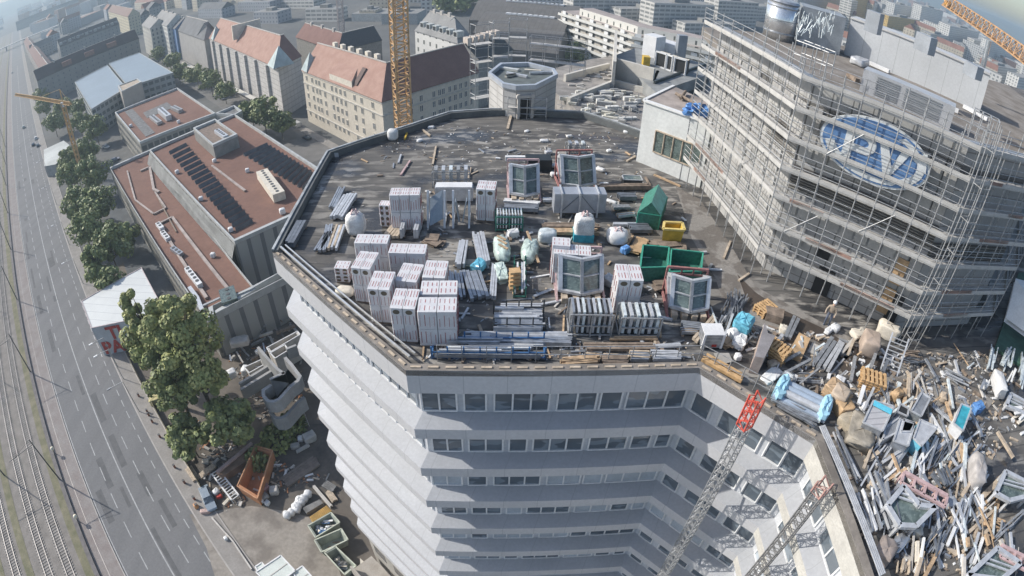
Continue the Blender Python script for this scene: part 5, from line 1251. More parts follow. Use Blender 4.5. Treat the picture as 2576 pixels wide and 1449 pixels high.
def bundle(p1, p2, w_, h_, label, mat=ALU, n=6, rowsn=1, name='profile_bundle', cat='profile bundle', part='profile', bearers=2, grp=None, z=DZ, strap=None, round_=False, jit=.03):
    c, rot, L = place(p1, p2, z); t = thing(name, label, cat, c, rot, grp); r_ = random.Random(label)
    bh = .1 if bearers else 0
    mess = name == 'profile_pile'
    if mess: n = int(n*2.2)
    if bearers:
        for k in range(bearers):
            x = -L*.36+L*.72*k/max(1, bearers-1); g = MB(); g.box((x, 0, 0), (.12, w_*1.1, bh)); g.build('bearer', WOODD, t)
    for j in range(rowsn):
        for i in range(n):
            hh = (h_-bh)/rowsn; y = -w_/2+w_*(i+.5)/n; l = L*r_.uniform(.86, 1); x0 = r_.uniform(-.5, .5)*(L-l); z0 = bh+hh*j; g = MB(); ww = w_/n*.86
            if round_: g.tube((x0-l/2, y, z0+hh*.5), (x0+l/2, y, z0+hh*.5+r_.uniform(-jit, jit)), min(ww, hh)/2, 8)
            elif mess: l *= r_.uniform(.45, 1); x0 = r_.uniform(-.5, .5)*(L-l); jj = .22*w_+.05; zz = z0+hh*r_.uniform(.05, .95); g.bar((x0-l/2, y+r_.uniform(-jj, jj), zz), (x0+l/2, y+r_.uniform(-jj, jj), zz+r_.uniform(0, .12)), max(.05, ww*r_.uniform(.7, 1.9)), hh*r_.uniform(.15, .4))
            else: g.bar((x0-l/2, y+r_.uniform(-jit, jit), z0+hh*.5), (x0+l/2, y+r_.uniform(-jit, jit), z0+hh*.5), ww, hh*.86)
            g.build(part, mat[i % len(mat)] if isinstance(mat, (list, tuple)) else mat, t)
    if strap:
        for x in (-L*.28, L*.28): g = MB(); g.bar((x, -w_/2-.02, h_*.5+.02), (x, w_/2+.02, h_*.5+.02), .05, h_*1.04); g.build('strap', strap, t)
    return t
B_L = [
 # left edge diagonal bundles (numbers: photo points of both ends)
 (hK(30, 620), hK(180, 300), .5, .35, 'grey profile bundle nearest the dark parapet at the back left', ALU, 4),
 (hK(80, 780), hK(320, 400), .9, .4, 'paired pale profile bundle left of the lumpy big bag', ALU2, 5),
 (hK(30, 1240), hK(160, 870), .6, .35, 'profile bundle on timber strips between big bag and left edge', [ALU2, WOODP], 4),
 (hK(-90, 1260), hK(-10, 860), .5, .3, 'dull grey profile bundle along the left parapet', ALU, 4),
 ((730, 628), (762, 568), .7, .5, 'dark blue grey metal channel at the left roof corner', ALUD, 3),
 ((800, 640), (830, 590), .5, .3, 'short grey profile bundle near the left roof corner', ALU, 4),
 (g5(890, 595), g5(925, 400), .55, .45, 'stepped upright looking aluminium bundle left of the green sack', ALU2, 4),
 (g5(1080, 570), g5(1030, 340), .7, .45, 'longer white aluminium bundle beside the blue crumpled film', ALU2, 5),
 (g5(880, 830), g5(850, 620), .8, .3, 'corrugated grey sheet pile right of the left cluster', ALU, 6),
 (g5(1050, 835), g5(975, 615), 1.0, .35, 'fan of curved trapezoid sheets beside the corrugated pile', ALU, 5),
 (g5(1140, 830), g5(1160, 570), .35, .4, 'slim aluminium bundle below the green sacks', ALU2, 3),
 (g5(1225, 140), g5(1490, 150), .5, .4, 'short strapped profile bundle under the pink framed window element', ALU, 5),
 (g5(1510, 275), g5(1945, 275), .5, .3, 'stack of brown boards behind the white sling bag', WOODD, 4),
 (g5(1520, 320), g5(1940, 325), .5, .35, 'reddish timber board pile in front of the brown boards', WOOD, 4),
 (g5(1190, 930), g5(1510, 930), .6, .55, 'upper dense aluminium profile pack near the front edge', ALU2, 6),
 (g5(1150, 990), g5(1520, 985), .5, .5, 'middle dense aluminium profile pack near the front edge', ALU2, 6),
 (g5(1140, 1060), g5(1520, 1060), .6, .6, 'dark framed aluminium profile pack near the front edge', ALU, 6),
 (g5(910, 1110), g5(1740, 1110), .4, .35, 'long pale channel lying above the blue rack', ALU2, 3),
 (g5(1120, 1140), g5(1740, 1160), .5, .4, 'long stack of wide grey channels above the blue rack', ALU, 4),
 (g5(700, 1245), g5(1540, 1255), .35, .3, 'long grey tube bundle at the foot of the blue rack', ALU, 4),
 (g5(1820, 1190), g5(2360, 1190), .45, .3, 'sandy brown board strip behind the front edge timber', WOODD, 3),
 (g5(2020, 1120), g5(2380, 1118), .25, .2, 'long thin reddish plank before the panel stillages', WOOD, 2),
 (g5(1650, 1310), g5(1950, 1280), .5, .3, 'splayed orange timber pile along the front parapet', WOOD, 5),
 (g5(1960, 1290), g5(2160, 1290), .6, .25, 'broken short timber heap along the front parapet', WOODD, 6),
 (g5(2170, 1260), g5(2320, 1270), .6, .35, 'mixed grey and yellow profile bundle on the front parapet side', [ALU, WOODP], 6),
 (g5(2330, 1260), g5(2560, 1265), .6, .35, 'white profile bundle at the right end of the front parapet', ALU2, 5),
 (g5(2360, 1185), g5(2560, 1175), .3, .2, 'pair of pale tubes right of the sandy boards', ALU2, 2),
 (hJ(1780, 620), hJ(2560, 610), .5, .45, 'long brown timber beam pack in front of the white pavilion', WOODD, 4),
 (hJ(2060, 760), hJ(2350, 770), .6, .45, 'dark channel pack left of the green tarpaulin tent', ALUD, 4),
 (hJ(1990, 910), hJ(2260, 910), .4, .3, 'dotted grey profile pack left of the green tent', GALV, 4),
 (hJ(2060, 1040), hJ(2340, 1010), .4, .3, 'small profile pack with rusty ends beside the green tent', [ALU2, WOOD], 4),
 (hJ(1960, 1170), hJ(2560, 1180), .3, .3, 'long hooked pale pipe below the green tent', ALU2, 2),
 (hJ(2230, 1240), hJ(2570, 1240), .8, .4, 'flat dark sheet pile behind the white round big bag', ALUD, 4),
 (hJ(940, 800), hJ(1090, 800), .4, .3, 'short pale profile piece left of the panel crate', ALU2, 3),
 (hJ(340, 800), hJ(920, 850), .4, .25, 'row of white foam pieces under the pink framed element', WHITE, 3),
 (hK(900, 1040), hK(1070, 830), .9, .3, 'slanted pale board pile behind the left cluster', WOODP, 5),
 (hK(1080, 1060), hK(1160, 700), .3, .8, 'leaning white panel left one of the leaning pair', ALU2, 2),
 (hK(1290, 1060), hK(1380, 740), .3, .8, 'leaning white panel right one of the leaning pair', ALU2, 2),
 (g6(80, 1150), g6(235, 965), .35, .3, 'thick pale timber beam leaning beside the dark rods', WOODP, 2),
 (hG(-40, 600), hG(270, 640), .5, .35, 'low grey profile bundle beside the strapped block', ALU, 4),
 (hG(-60, 690), hG(280, 690), .4, .3, 'weathered mixed profile bundle near the front right corner', [ALU, WOODD], 5),
 (hG(1540, 830), hG(1700, 500), .45, .35, 'single big grey channel beside the plywood sheet', ALU, 2),
 (hG(1980, 1230), hG(2260, 830), .5, .4, 'pair of shining grey channels right of the plywood sheet', ALU, 2),
 (hG(2130, 1290), hG(2390, 850), .45, .4, 'dusty pale channel right of the shining pair', ALU2, 2),
 (hG(520, 660), hG(830, 130), .12, .1, 'two thin white rods leaning over the dark rod heap', ALU2, 2),
 (g5(1450, 800), g5(1600, 745), .2, .15, 'single thin grey bar left of the pink framed unit', ALU, 1),
 (g5(2260, 500), g5(2490, 505), .2, .15, 'white strip lying across the green mesh boxes', WHITE, 1),
 (hD(3230, 1160), hD(3300, 900), .25, .15, 'small pale lath lying alone on the far dark roof', WOODP, 1),
 (hC(3240, 1680), hC(3300, 1640), .2, .15, 'tiny lath beside the far parapet', WOODP, 1),
]
for p1, p2, w_, h_, lb, mt, n in B_L:
    bundle(p1, p2, w_, h_, lb, mt, n)
bundle(hG(300, 1080), hG(900, 1420), .55, .3, 'bright orange timber beams laid along the right parapet in two rows', WOODO, 4, name='timber_pile', cat='timber', part='beam')
# blue profile rack at the front edge
def rack(p1, p2, w_, h_, label, mat, fill, n=6, z=DZ, bays=4):
    c, rot, L = place(p1, p2, z); t = thing('profile_rack', label, 'rack', c, rot); g = MB()
    for k in range(bays+1):
        x = -L/2+L*k/bays
        for y in (-w_/2, w_/2): g.bar((x, y, 0), (x, y, h_), .07)
        g.bar((x, -w_/2, .1), (x, w_/2, .1), .07)
    for y in (-w_/2, w_/2):
        for zz in (.1, h_*.55): g.bar((-L/2, y, zz), (L/2, y, zz), .06)
    g.build('rack_frame', mat, t)
    r_ = random.Random(label)
    for k in range(n):
        g = MB(); y = -w_/2+w_*(k+.5)/n; l = L*r_.uniform(.45, .95); x = r_.uniform(-.5, .5)*(L-l); zz = .2+r_.uniform(0, h_*.4); g.bar((x-l/2, y, zz), (x+l/2, y, zz), w_/n*.8, .12); g.build('profile', fill[k % len(fill)], t)
    return t
rack(g5(690, 1200), g5(1530, 1205), 1.0, .75, 'long blue steel rack loaded with profiles along the front roof edge', BLUEP, [ALU2, ALU, WHITE, ALUD], 9, bays=7)
rack(g5(1150, 1000), g5(1530, 1000), 1.3, 1.0, 'dark steel rack around the dense aluminium packs', DSTEEL, [ALU2, ALU], 6)
# stillages with upright glass panels
def stillage(p1, p2, dp, h_, label, n=7, mat=GALV, pan=ALU):
    c, rot, L = place(p1, p2); t = thing('stillage', label, 'stillage', c, rot); g = MB()
    for x in (-L/2, 0, L/2):
        for y in (0, dp): g.bar((x, y, 0), (x, y, h_), .07)
        g.bar((x, 0, .12), (x, dp, .12), .07)
    for y in (0, dp):
        for zz in (.12, h_*.5, h_): g.bar((-L/2, y, zz), (L/2, y, zz), .06)
    g.build('stillage_frame', mat, t)
    for k in range(n):
        x = -L/2+L*(k+.5)/n; g = MB(); g.box((x, dp/2, .2), (L/n*.45, dp*.9, h_*.95), .0); g.build('panel', [pan, ALU2, FILM][k % 3], t)
stillage(g5(1715, 1090), g5(2030, 1095), 1.2, 1.35, 'left steel stillage packed with upright grey panels and bright edges', 8)
stillage(g5(2090, 1095), g5(2390, 1100), 1.1, 1.2, 'right steel stillage with glassy panels in front of the white stack', 6, pan=FILM)
stillage(hK(1540, 260), hK(2100, 250), .8, 1.2, 'openwork metal grille frame standing at the back behind the shutters', 5, pan=GALV)
stillage(hJ(240, 1240), hJ(640, 1240), .9, 1.0, 'green mesh cart filled with upright glass strips', 9, GREENM, FILM)
stillage((1425, 392), (1475, 392), .6, .9, 'light grey metal frame at the back above the red framed element', 3)
# leaning panel trolleys (A frames)
for k, (a, b, lb) in enumerate(((hK(1470, 870), hK(1720, 870), 'a frame trolley with one tilted blue grey metal panel'), (hK(1850, 870), hK(2090, 870), 'a frame trolley holding a v shaped folded panel'))):
    c, rot, L = place(a, b); t = thing('panel_trolley', lb, 'trolley', c, rot); g = MB()
    for s_ in (-L/2, L/2): g.bar((s_, 0, 0), (s_, .9, 2.1), .12); g.bar((s_, 1.8, 0), (s_, .9, 2.1), .12); g.bar((s_, 0, .1), (s_, 1.8, .1), .1)
    g.build('trolley_frame', ALU2, t)
    g = MB()
    if k == 0: g.face([(-L/2+.1, .0, .15), (L/2-.1, .3, .5), (L/2-.1, 1.1, 2.1), (-L/2+.1, .9, 1.6)]); g.face([(-L/2+.1, .05, .12), (L/2-.1, .35, .47), (L/2-.1, 1.15, 2.07), (-L/2+.1, .95, 1.57)][::-1])
    else:
        g.bar((-L/2+.15, .5, 1.7), (-.1, .3, .4), .7, .06); g.bar((L/2-.15, .5, 1.7), (.1, .3, .4), .7, .06)
    g.build('panel', M('blue_grey_panel', (.30, .35, .40), .4, .3, .1, 1), t)
# big white panel crate
c, rot, L = place(g5(1600, 190), g5(1985, 190)); t = thing('panel_crate', 'large silver grey panel crate with tied straps and braces in the back middle', 'crate', c, rot)
g = MB(); g.box((0, .5, .3), (L, 1.0, 1.35)); g.build('crate_body', M('silver_panel', (.40, .43, .48), .4, .3, .12, 1.5), t)
g = MB()
for x in (-L*.36, -.02*L, L*.34): g.bar((x, -.06, 0), (x, -.06, 1.75), .1); g.bar((x, 1.06, 0), (x, 1.06, 1.75), .1); g.bar((x, -.06, 1.72), (x, 1.06, 1.72), .08)
g.build('strap_post', ALU2, t)
g = MB(); g.bar((-L*.36, -.03, .4), (-L*.05, -.03, 1.5), .04); g.bar((L*.3, -.03, .4), (.02*L, -.03, 1.5), .04); g.build('brace', ALUD, t)
for x in (-L*.3, L*.3): g = MB(); g.box((x, .5, 0), (.15, 1, .3)); g.build('bearer', DSTEEL, t)
# crate behind shutters
c, rot, L = place(hK(1580, 480), hK(2150, 480)); t = thing('panel_crate', 'pale grey wide shutter crate behind the two panel trolleys', 'crate', c, rot); g = MB(); g.box((0, .3, .1), (L, .6, .95)); g.build('crate_body', ALU2, t)
g = MB(); g.box((0, .3, 1.06), (L*.95, .7, .1)); g.build('lid', WHITE, t)
# big bags
def bag(p, r, label, top=True, seed=1, mat=BAG, z=DZ, sq=.7):
    c = at(p, z); t = thing('big_bag', label, 'bag', c); g = MB(); g.blob((0, 0, r[2]), r, 20, 12, 0, .05, seed, 0, sq); g.build('sack', mat, t, smooth=True)
    if top:
        g = MB()
        for k in range(4):
            a = R(45+90*k); q = (r[0]*.55*math.cos(a), r[1]*.55*math.sin(a), r[2]*1.85); q2 = (r[0]*.2*math.cos(a), r[1]*.2*math.sin(a), r[2]*2.3); g.bar(q, q2, .12, .05)
        g.build('lifting_loop', M('loop_pinkish', (.55, .42, .42), .7), t)
    return t
bag(hK(400, 960), (.62, .5, .75), 'lumpy white big bag with red flecks on the left side of the roof', seed=2)
bag((989, 352), (.45, .4, .5), 'white sack standing alone by the dark back left parapet', False, 3)
t = bag(hJ(1550, 1340), (.6, .5, .8), 'tall white sling bag with pink loops above a blue base', True, 4, sq=.45)
g = MB(); g.box((0, 0, 0), (1.2, 1.0, .5)); g.build('blue_base', TEAL, t)
bag(hJ(2060, 1400), (.65, .6, .45), 'squat white big bag with straps near the plywood scraps', True, 5, WHITE)
bag(hJ(1010, 1390), (.55, .4, .4), 'small silvery wrapped bundle left of the tall sling bag', False, 6, FILM, sq=.5)
bag(g5(30, 780), (.5, .35, .25), 'small beige sack against the left front parapet', False, 7, CREAM)
bag(g5(2375, 490), (.8, .7, .45), 'lumpy heap in green film at the foot of the leftmost sheets', False, 8, FILMG) if False else None
# long green sacks with boards
for k, (p, ln, lb) in enumerate((((1262, 640), 2.3, 'long greenish film wrapped sack with short boards on top'), ((1332, 645), 2.1, 'greenish film wrapped sack with one long board leaning over it'))):
    c = at(p, DZ); t = thing('wrapped_sack', lb, 'sack', c, R(98 if k == 0 else 84)); g = MB(); g.blob((0, 0, .4), (ln/2, .48, .42), 22, 10, 0, .1, 9+k, 0, .8); g.build('sack_body', FILMG, t, smooth=True)
    g = MB()
    if k == 0:
        for x, a in ((-.5, .4), (0, .9), (.4, 1.1)): g.bar((x-.2, -.25, .84), (x+.25, .2, .86), .12, .05)
    else: g.bar((-1.1, -.6, .4), (1.2, .3, .9), .13, .06)
    g.build('board', WOOD, t)
lump(g5(1035, 590), DZ, (.5, .35, .3), BLUEF, 'blue_film_heap', 'crumpled blue film heap between aluminium bundles', 'film', seed=12, jit=.35)
lump(g5(2140, 460), DZ, (.3, .25, .25), BLUET, 'blue_film_heap', 'small blue tarpaulin lump beside the squat white big bag', 'film', seed=13, jit=.35)
lump(g5(1205, 640), DZ, (.35, .8, .3), FILMG, 'film_roll', 'thin twisted green film roll below the first green sack', 'film', seed=14, jit=.3)
lump(g5(2020, 700), DZ, (.35, .4, .3), WHITE, 'white_bundle', 'white wrapped bundle between pink frame and right white stack', 'bundle', seed=15, jit=.2)
lump(g5(1300, 335), DZ, (.4, .25, .25), WHITE, 'white_bundle', 'row of small white rolls behind the first green sack', 'bundle', seed=16, jit=.3)
# orange pallet upright and green trailer rack
c = at(g5(1305, 740), DZ); t = thing('crate', 'small upright orange slatted crate beside the dark green rack', 'crate', c, .2); 
for k in range(5): g = MB(); g.box((0, .0, .15+.25*k), (.55, .45, .12)); g.build('slat', WOODO, t)
rack(g5(1345, 800), g5(1345, 560), .6, .7, 'narrow dark green rack with white sticks right of the orange crate', GREENM, [WHITE, ALU2, GREENM], 5)
# green boxes, tent and yellow skip
def meshbox(P, z0, h_, label, name='mesh_box', mat=GREENM, lid=None, roof=None):
    Q = [at(p, z0).to_2d() for p in P]; c = sum(Q, Vector((0, 0)))/len(Q); t = thing(name, label, 'box', (c.x, c.y, z0))
    n = len(Q); g = MB()
    for i in range(n):
        a, b = Q[i], Q[(i+1) % n]; g.bar((a.x, a.y, z0+h_/2), (b.x, b.y, z0+h_/2), .05, h_)
    g.prism(Q, z0+.02, z0+.08); g.build('side_panel', mat, t, world=True)
    g = MB()
    for q in Q: g.bar((q.x, q.y, z0), (q.x, q.y, z0+h_+.05), .08)
    for i in range(n): a, b = Q[i], Q[(i+1) % n]; g.bar((a.x, a.y, z0+h_+.02), (b.x, b.y, z0+h_+.02), .08, .06)
    g.build('rim', M('light_green_rim', (.05, .32, .23), .5), t, world=True)
    return t, Q
meshbox([(1604, 708), (1672, 706), (1676, 655), (1612, 650)], DZ, .9, 'left dark green mesh box next to the right white stack')
meshbox([(1676, 718), (1755, 716), (1760, 668), (1682, 660)], DZ, .9, 'right dark green mesh box in front of the long brown boards')
t, Q = meshbox([(1600, 570), (1655, 578), (1672, 530), (1620, 520)], DZ, 1.0, 'green mesh tent with a turquoise translucent roof slope', 'mesh_tent')
g = MB(); q = [Vector((v.x, v.y, DZ+1.05)) for v in Q]; r0, r1 = (q[0]+q[1])/2+Vector((0, 0, .8)), (q[2]+q[3])/2+Vector((0, 0, .8)); g.face([q[0], r0, r1, q[3]]); g.face([q[0], q[1], r0]); g.build('left_slope', GREENM, t, world=True); g = MB(); g.face([q[1], q[2], r1, r0]); g.build('roof_sheet', M('turquoise_sheet', (.12, .45, .42), .3, 0, .2, 3), t, world=True)
def skip(P, z0, h_, label, mat, rim=None, fill=None, name='skip', fz=.6, taper=.86):
    Q = [at(p, z0+h_).to_2d() for p in P]; c = sum(Q, Vector((0, 0)))/len(Q); t = thing(name, label, 'skip' if name == 'skip' else 'container', (c.x, c.y, z0)); n = len(Q)
    A = sum(Q[i].x*Q[(i+1) % n].y-Q[(i+1) % n].x*Q[i].y for i in range(n))
    if A < 0: Q = Q[::-1]
    lo = [c+(v-c)*taper for v in Q]; ii = [c+(v-c)*.88 for v in Q]; li = [c+(v-c)*.74 for v in Q]; g = MB(); v3 = lambda v, z: (v.x, v.y, z)
    for i in range(n):
        j = (i+1) % n
        g.face([v3(lo[i], z0), v3(lo[j], z0), v3(Q[j], z0+h_), v3(Q[i], z0+h_)]); g.face([v3(Q[i], z0+h_), v3(Q[j], z0+h_), v3(ii[j], z0+h_), v3(ii[i], z0+h_)]); g.face([v3(ii[i], z0+h_), v3(ii[j], z0+h_), v3(li[j], z0+.15), v3(li[i], z0+.15)])
        m_ = .5; a = lo[i]*(1-m_)+lo[j]*m_; b = Q[i]*(1-m_)+Q[j]*m_
    g.face([v3(v, z0+.15) for v in li]); g.face([v3(v, z0) for v in lo[::-1]]); g.build('body', mat, t, world=True)
    if rim:
        g = MB()
        for i in range(n): j = (i+1) % n; g.bar(v3(Q[i], z0+h_+.03), v3(Q[j], z0+h_+.03), .16, .12)
        g.build('rim', rim, t, world=True)
    if fill:
        r_ = random.Random(label)
        for k in range(fill[1]):
            u, w_ = r_.uniform(.2, .8), r_.uniform(.2, .8); a = li[0]*(1-u)+li[1]*u; b = li[3]*(1-u)+li[2]*u; p = a*(1-w_)+b*w_; s_ = fill[2]*r_.uniform(.5, 1.2)
            tt = lump_at(Vector((p.x, p.y, z0+h_*fz*r_.uniform(.5, 1))), s_, fill[0][k % len(fill[0])], r_.randrange(999), label.split()[0])
            tt.parent = t; tt.location = Vector(tt.location)-t.location
    return t
def lump_at(p, s_, mat, seed, w=''):
    g = MB(); r_ = random.Random(seed)
    if seed % 2: g.blob((0, 0, 0), (s_, s_*.7, s_*.6), 8, 5, 0, .3, seed, -99, .9)
    else: g.bar((-s_*1.3, 0, 0), (s_*1.3, s_*.4, s_*.3), s_*.5, s_*.2)
    o = g.build('waste', mat); o.location = p; return o
skip([(1671, 560), (1716, 562), (1722, 580), (1668, 577)][::-1], DZ, 1.0, 'small yellow steel skip right of the green tent', YEL, M('yellow_rim', (.7, .55, .2), .5), name='skip')
P_ = [(1668, 596), (1714, 600), (1722, 560), (1676, 556)]
# dark containers at the back
c, rot, L = place(hJ(700, 330), hJ(1080, 330)); t = thing('dark_container', 'low black open container behind the two back window elements', 'container', c, rot); g = MB(); g.box((0, .5, 0), (L, 1.1, .9)); g.build('body', M('black_sheet', (.025, .032, .036), .5), t)
c, rot, L = place(hJ(2160, 560), hJ(2440, 570)); t = thing('glass_crate', 'dark framed low glass crate in front of the white pavilion', 'crate', c, rot); g = MB(); g.box((0, .35, 0), (L, .75, .5)); g.build('body', DSTEEL, t); g = MB(); g.box((0, .35, .51), (L*.9, .6, .03)); g.build('glass', GLASSG, t); g = MB(); frame_rect(g, [(-L/2, 0, .54), (L/2, 0, .54), (L/2, .72, .54), (-L/2, .72, .54)], .06); g.build('rim', ALU2, t)
c, rot, L = place(hJ(380, 240), hJ(680, 240)); g = MB(); g.box((0, .2, .3), (L, .3, .35)); t = thing('boxed_girder', 'bright white boxed beam with dark holes at the back', 'beam', c, rot); g.build('body', WHITE, t)
for k, (p, r, m, lb) in enumerate(((hJ(1120, 260), (.5, .25, .2), WHITE, 'pair of small white tubs between the back window elements'), (hJ(1120, 400), (.4, .3, .25), WHITE, 'white foam chunk between the back window elements'), (hJ(1820, 330), (.25, .5, .3), WHITE, 'white curved foam piece right of the dark red frame'), (hJ(1880, 560), (.5, .35, .25), WHITE, 'white wrapped bag in front of the glass crate'), (hJ(1980, 800), (.2, .55, .15), WHITEP, 'slanted white foam strip left of the green tent'), (hJ(1030, 70), (.4, .3, .3), ALU2, 'crumpled silver foil ball on the dark back roof'), (hD(2080, 1130), (.4, .25, .2), WHITE, 'bright white scrap pair near the dark back parapet'), (hD(1910, 1330), (.35, .25, .2), WHITE, 'single white scrap on the dark roof near the standing sack'), (g2(1530, 1070), (.5, .3, .2), WHITE, 'small white box in the middle of the empty dark roof'), (g2(1400, 995), (.3, .2, .15), WHITE, 'pale scrap inside the long puddle'), (g2(1720, 1035), (.35, .2, .2), WHITE, 'white wrapped piece right of the long puddle'), (g2(2150, 1000), (.4, .3, .25), WHITE, 'white plastic heap close to the white pavilion corner'), (g2(2020, 1145), (.3, .2, .2), WHITEP, 'tiny bright scrap left of the white pavilion'))):
    lump(p, DZ, (r[0]*.8, r[1]*.8, r[2]*.55), m, 'foam_scrap', lb, 'scrap', 'white scraps scattered on the dark roof', seed=30+k, jit=.25)
for k, (p1, p2, m, lb) in enumerate(((hD(1680, 1310), hD(1720, 1210), YEL, 'small yellow canister beside the standing white sack'), (hD(1940, 1160), hD(2080, 1260), WOODP, 'short yellow lath near the dark back parapet'), (g2(450, 1330), g2(520, 1220), PINKST, 'pink steel bracket pointing up behind the broad white stack'), (g2(960, 1360), g2(975, 1270), WOODP, 'upright pale board behind the metal grille frame'), (hJ(2220, 190), hJ(2350, 110), WOODP, 'two laths leaning at the foot of the white pavilion'), (g6(300, 520), g6(360, 380), WOODP, 'pale board leaning at the scaffold foot'), (g6(420, 680), g6(500, 620), WOODP, 'short pale board leaning at the near scaffold corner'), (g5(2140, 440), g5(2200, 340), WOOD, 'leaning plank above the squat white bag'), (hJ(2480, 420), hJ(2570, 560), WOODD, 'dark plank beside the glass crate'), (g2(2350, 1320), g2(2576, 1420), WOOD, 'long brown plank pile under the white pavilion window'), (g2(430, 1240), g2(455, 1170), ALU2, 'small upright bar on the far left dark roof'), (g2(690, 1250), g2(715, 1110), WOODP, 'pale long lath on the far dark roof'))):
    bundle(p1, p2, .16, .14, lb, m, 1, name='plank', cat='plank', part='board', bearers=0)
# plywood scraps near the bags, orange/brown heap
for k, (a, b, w_, m, lb) in enumerate(((g5(2190, 470), g5(2320, 380), .8, PLY, 'reddish plywood sheet pile beside the squat white bag'), (g5(2345, 420), g5(2576, 400), .9, WOODD, 'grey brown board heap behind the dark green mesh boxes'), (g5(2340, 740), g5(2460, 700), .9, WOODD, 'dark brown rag and board heap in front of the green mesh boxes'), (g5(640, 370), g5(760, 400), 1.0, WOODD, 'dark brown cardboard heap behind the left cluster'), (hG(620, 850), hG(740, 900), .8, WOOD, 'flat brown board under the blue film bundle'))):
    c, rot, L = place(a, b); t = thing('board_heap', lb, 'board heap', c, rot); r_ = random.Random(k)
    for j in range(6): g = MB(); g.box((r_.uniform(-.2, .2), r_.uniform(-.2, .2), .05*j), (L*r_.uniform(.5, 1), w_*r_.uniform(.3, .9), .04), r_.uniform(-.4, .4)); g.build('board', m, t)
# ================================================================== RIGHT FOREGROUND STORAGE YARD ON THE ROOF
def slab(name, P, z0, h_, label, cat, mats, part='body', grp=None, tilt=None):
    Q = [at(p, z0+h_).to_2d() for p in P]; c = sum(Q, Vector((0, 0)))/len(Q); t = thing(name, label, cat, (c.x, c.y, z0), 0, grp)
    g = MB(); g.prism(Q, z0+.03, z0+h_, 0, top=(1 if isinstance(mats, list) else None)); g.build(part, mats, t, world=True); return t, Q, c
def pallet(p, rot, label, n=3, s_=1.1, mat=WOODO):
    t = thing('wooden_pallet', label, 'pallet', at(p, DZ), rot)
    for k in range(n):
        for y in (-.36, 0, .36): g = MB(); g.box((0, y*s_, .16*k), (1.2*s_, .1, .09)); g.build('block', mat, t)
        for x in range(6): g = MB(); g.box((-.52*s_+x*.208*s_, 0, .16*k+.095), (.12*s_, .85*s_, .03)); g.build('slat', mat, t)
    return t
pallet(hG(1400, 1050), -.9, 'slatted orange pallet stack tilted between the tall red crate and plywood', 5, 1.0)
pallet(hG(1230, 360), .5, 'broken slatted pallet lying beside the brown board pack near the tower foot', 3, 1.0)
pallet(hH(560, 840), -.45, 'large orange crate pallet with wooden blocks standing alone on wet dark roof', 4, 1.25)
slab('board_pack', [hG(1260, 260), hG(1540, 320), hG(1520, 460), hG(1280, 380)], DZ, .5, 'brown corrugated board pack with slanted ends below the tower doorway', 'board pack', WOODD)
t, Q, c = slab('open_crate', [hG(1240, 520), hG(1290, 680), hG(1400, 720), hG(1230, 1060), hG(1090, 1030)], DZ, 1.1, 'tall open crate with pale pink edges and a red foot lying on its side', 'crate', [M('crate_pinkish', (.42, .34, .30), .8, 0, .2, 2), M('crate_grey_top', (.26, .25, .26), .8)])
slab('plywood_sheet', [hG(1760, 670), hG(1930, 760), hG(1800, 1060), hG(1600, 960)], DZ, .35, 'glossy orange plywood sheet pack between the grey channels', 'plywood', PLY)
slab('grey_sheet', [hG(1960, 820), hG(2090, 880), hG(2020, 1010), hG(1880, 950)], DZ, .12, 'flat grey sheet just right of the glossy plywood pack', 'sheet', CONCL)
slab('grey_sheet', [hG(470, 980), hG(700, 980), hG(760, 1110), hG(560, 1160)], DZ, .06, 'large flat grey sheet lying near the orange beams', 'sheet', CONC)
# strapped block pack
c, rot, L = place(hG(270, 930), hG(570, 930)); t = thing('block_pack', 'strapped grey block pack with white corners and a red logo patch', 'pack', c, rot); g = MB()
for k in range(4): g.box((0, .4, .12+.2*k), (L, .8, .17))
g.build('course', ALU, t); g = MB()
for x in (-L*.47, L*.47): g.box((x, -.01, .1), (.12, .08, .85))
g.box((0, .4, .93), (L*1.02, .85, .05)); g.build('corner_guard', WHITE, t)
g = MB(); g.box((L*.1, -.02, .2), (.25, .02, .14)); g.build('red_patch', REDP, t)
lump(hG(880, 650), DZ, (.62, .5, .5), BLUEF, 'blue_film_bundle', 'crumpled turquoise film bundle in front of the tower foot', 'film', seed=51, jit=.3)
lump(hG(730, 770), DZ, (.28, .28, .35), WHITEP, 'white_bundle', 'round white bag touching the turquoise film bundle', 'bag', seed=52, jit=.1)
lump(hG(830, 860), DZ, (.5, .4, .28), WHITE, 'white_bundle', 'greyish white sheet bundle just below the turquoise film', 'bundle', seed=53, jit=.3)
lump(hG(1330, 1340), DZ, (.7, .35, .12), WHITEP, 'white_bundle', 'torn bright white sheet near the blue wrapped pipe bundle', 'sheet', seed=54, jit=.3)
# dark rod heap
c = at(hG(760, 350), DZ); t = thing('rod_heap', 'fan of dark grey rods heaped in front of the tower foot', 'rods', c); r_ = random.Random(6)
for k in range(30): g = MB(); a = R(62+r_.uniform(-16, 16)); l = r_.uniform(.8, 1.5); x = r_.uniform(-.5, .5); y = r_.uniform(-.4, .4); g.bar((x-math.cos(a)*l, y-math.sin(a)*l, .08+.012*k), (x+math.cos(a)*l, y+math.sin(a)*l, .12+.012*k), .06); g.build('rod', ALUD if k % 3 else ALU, t)
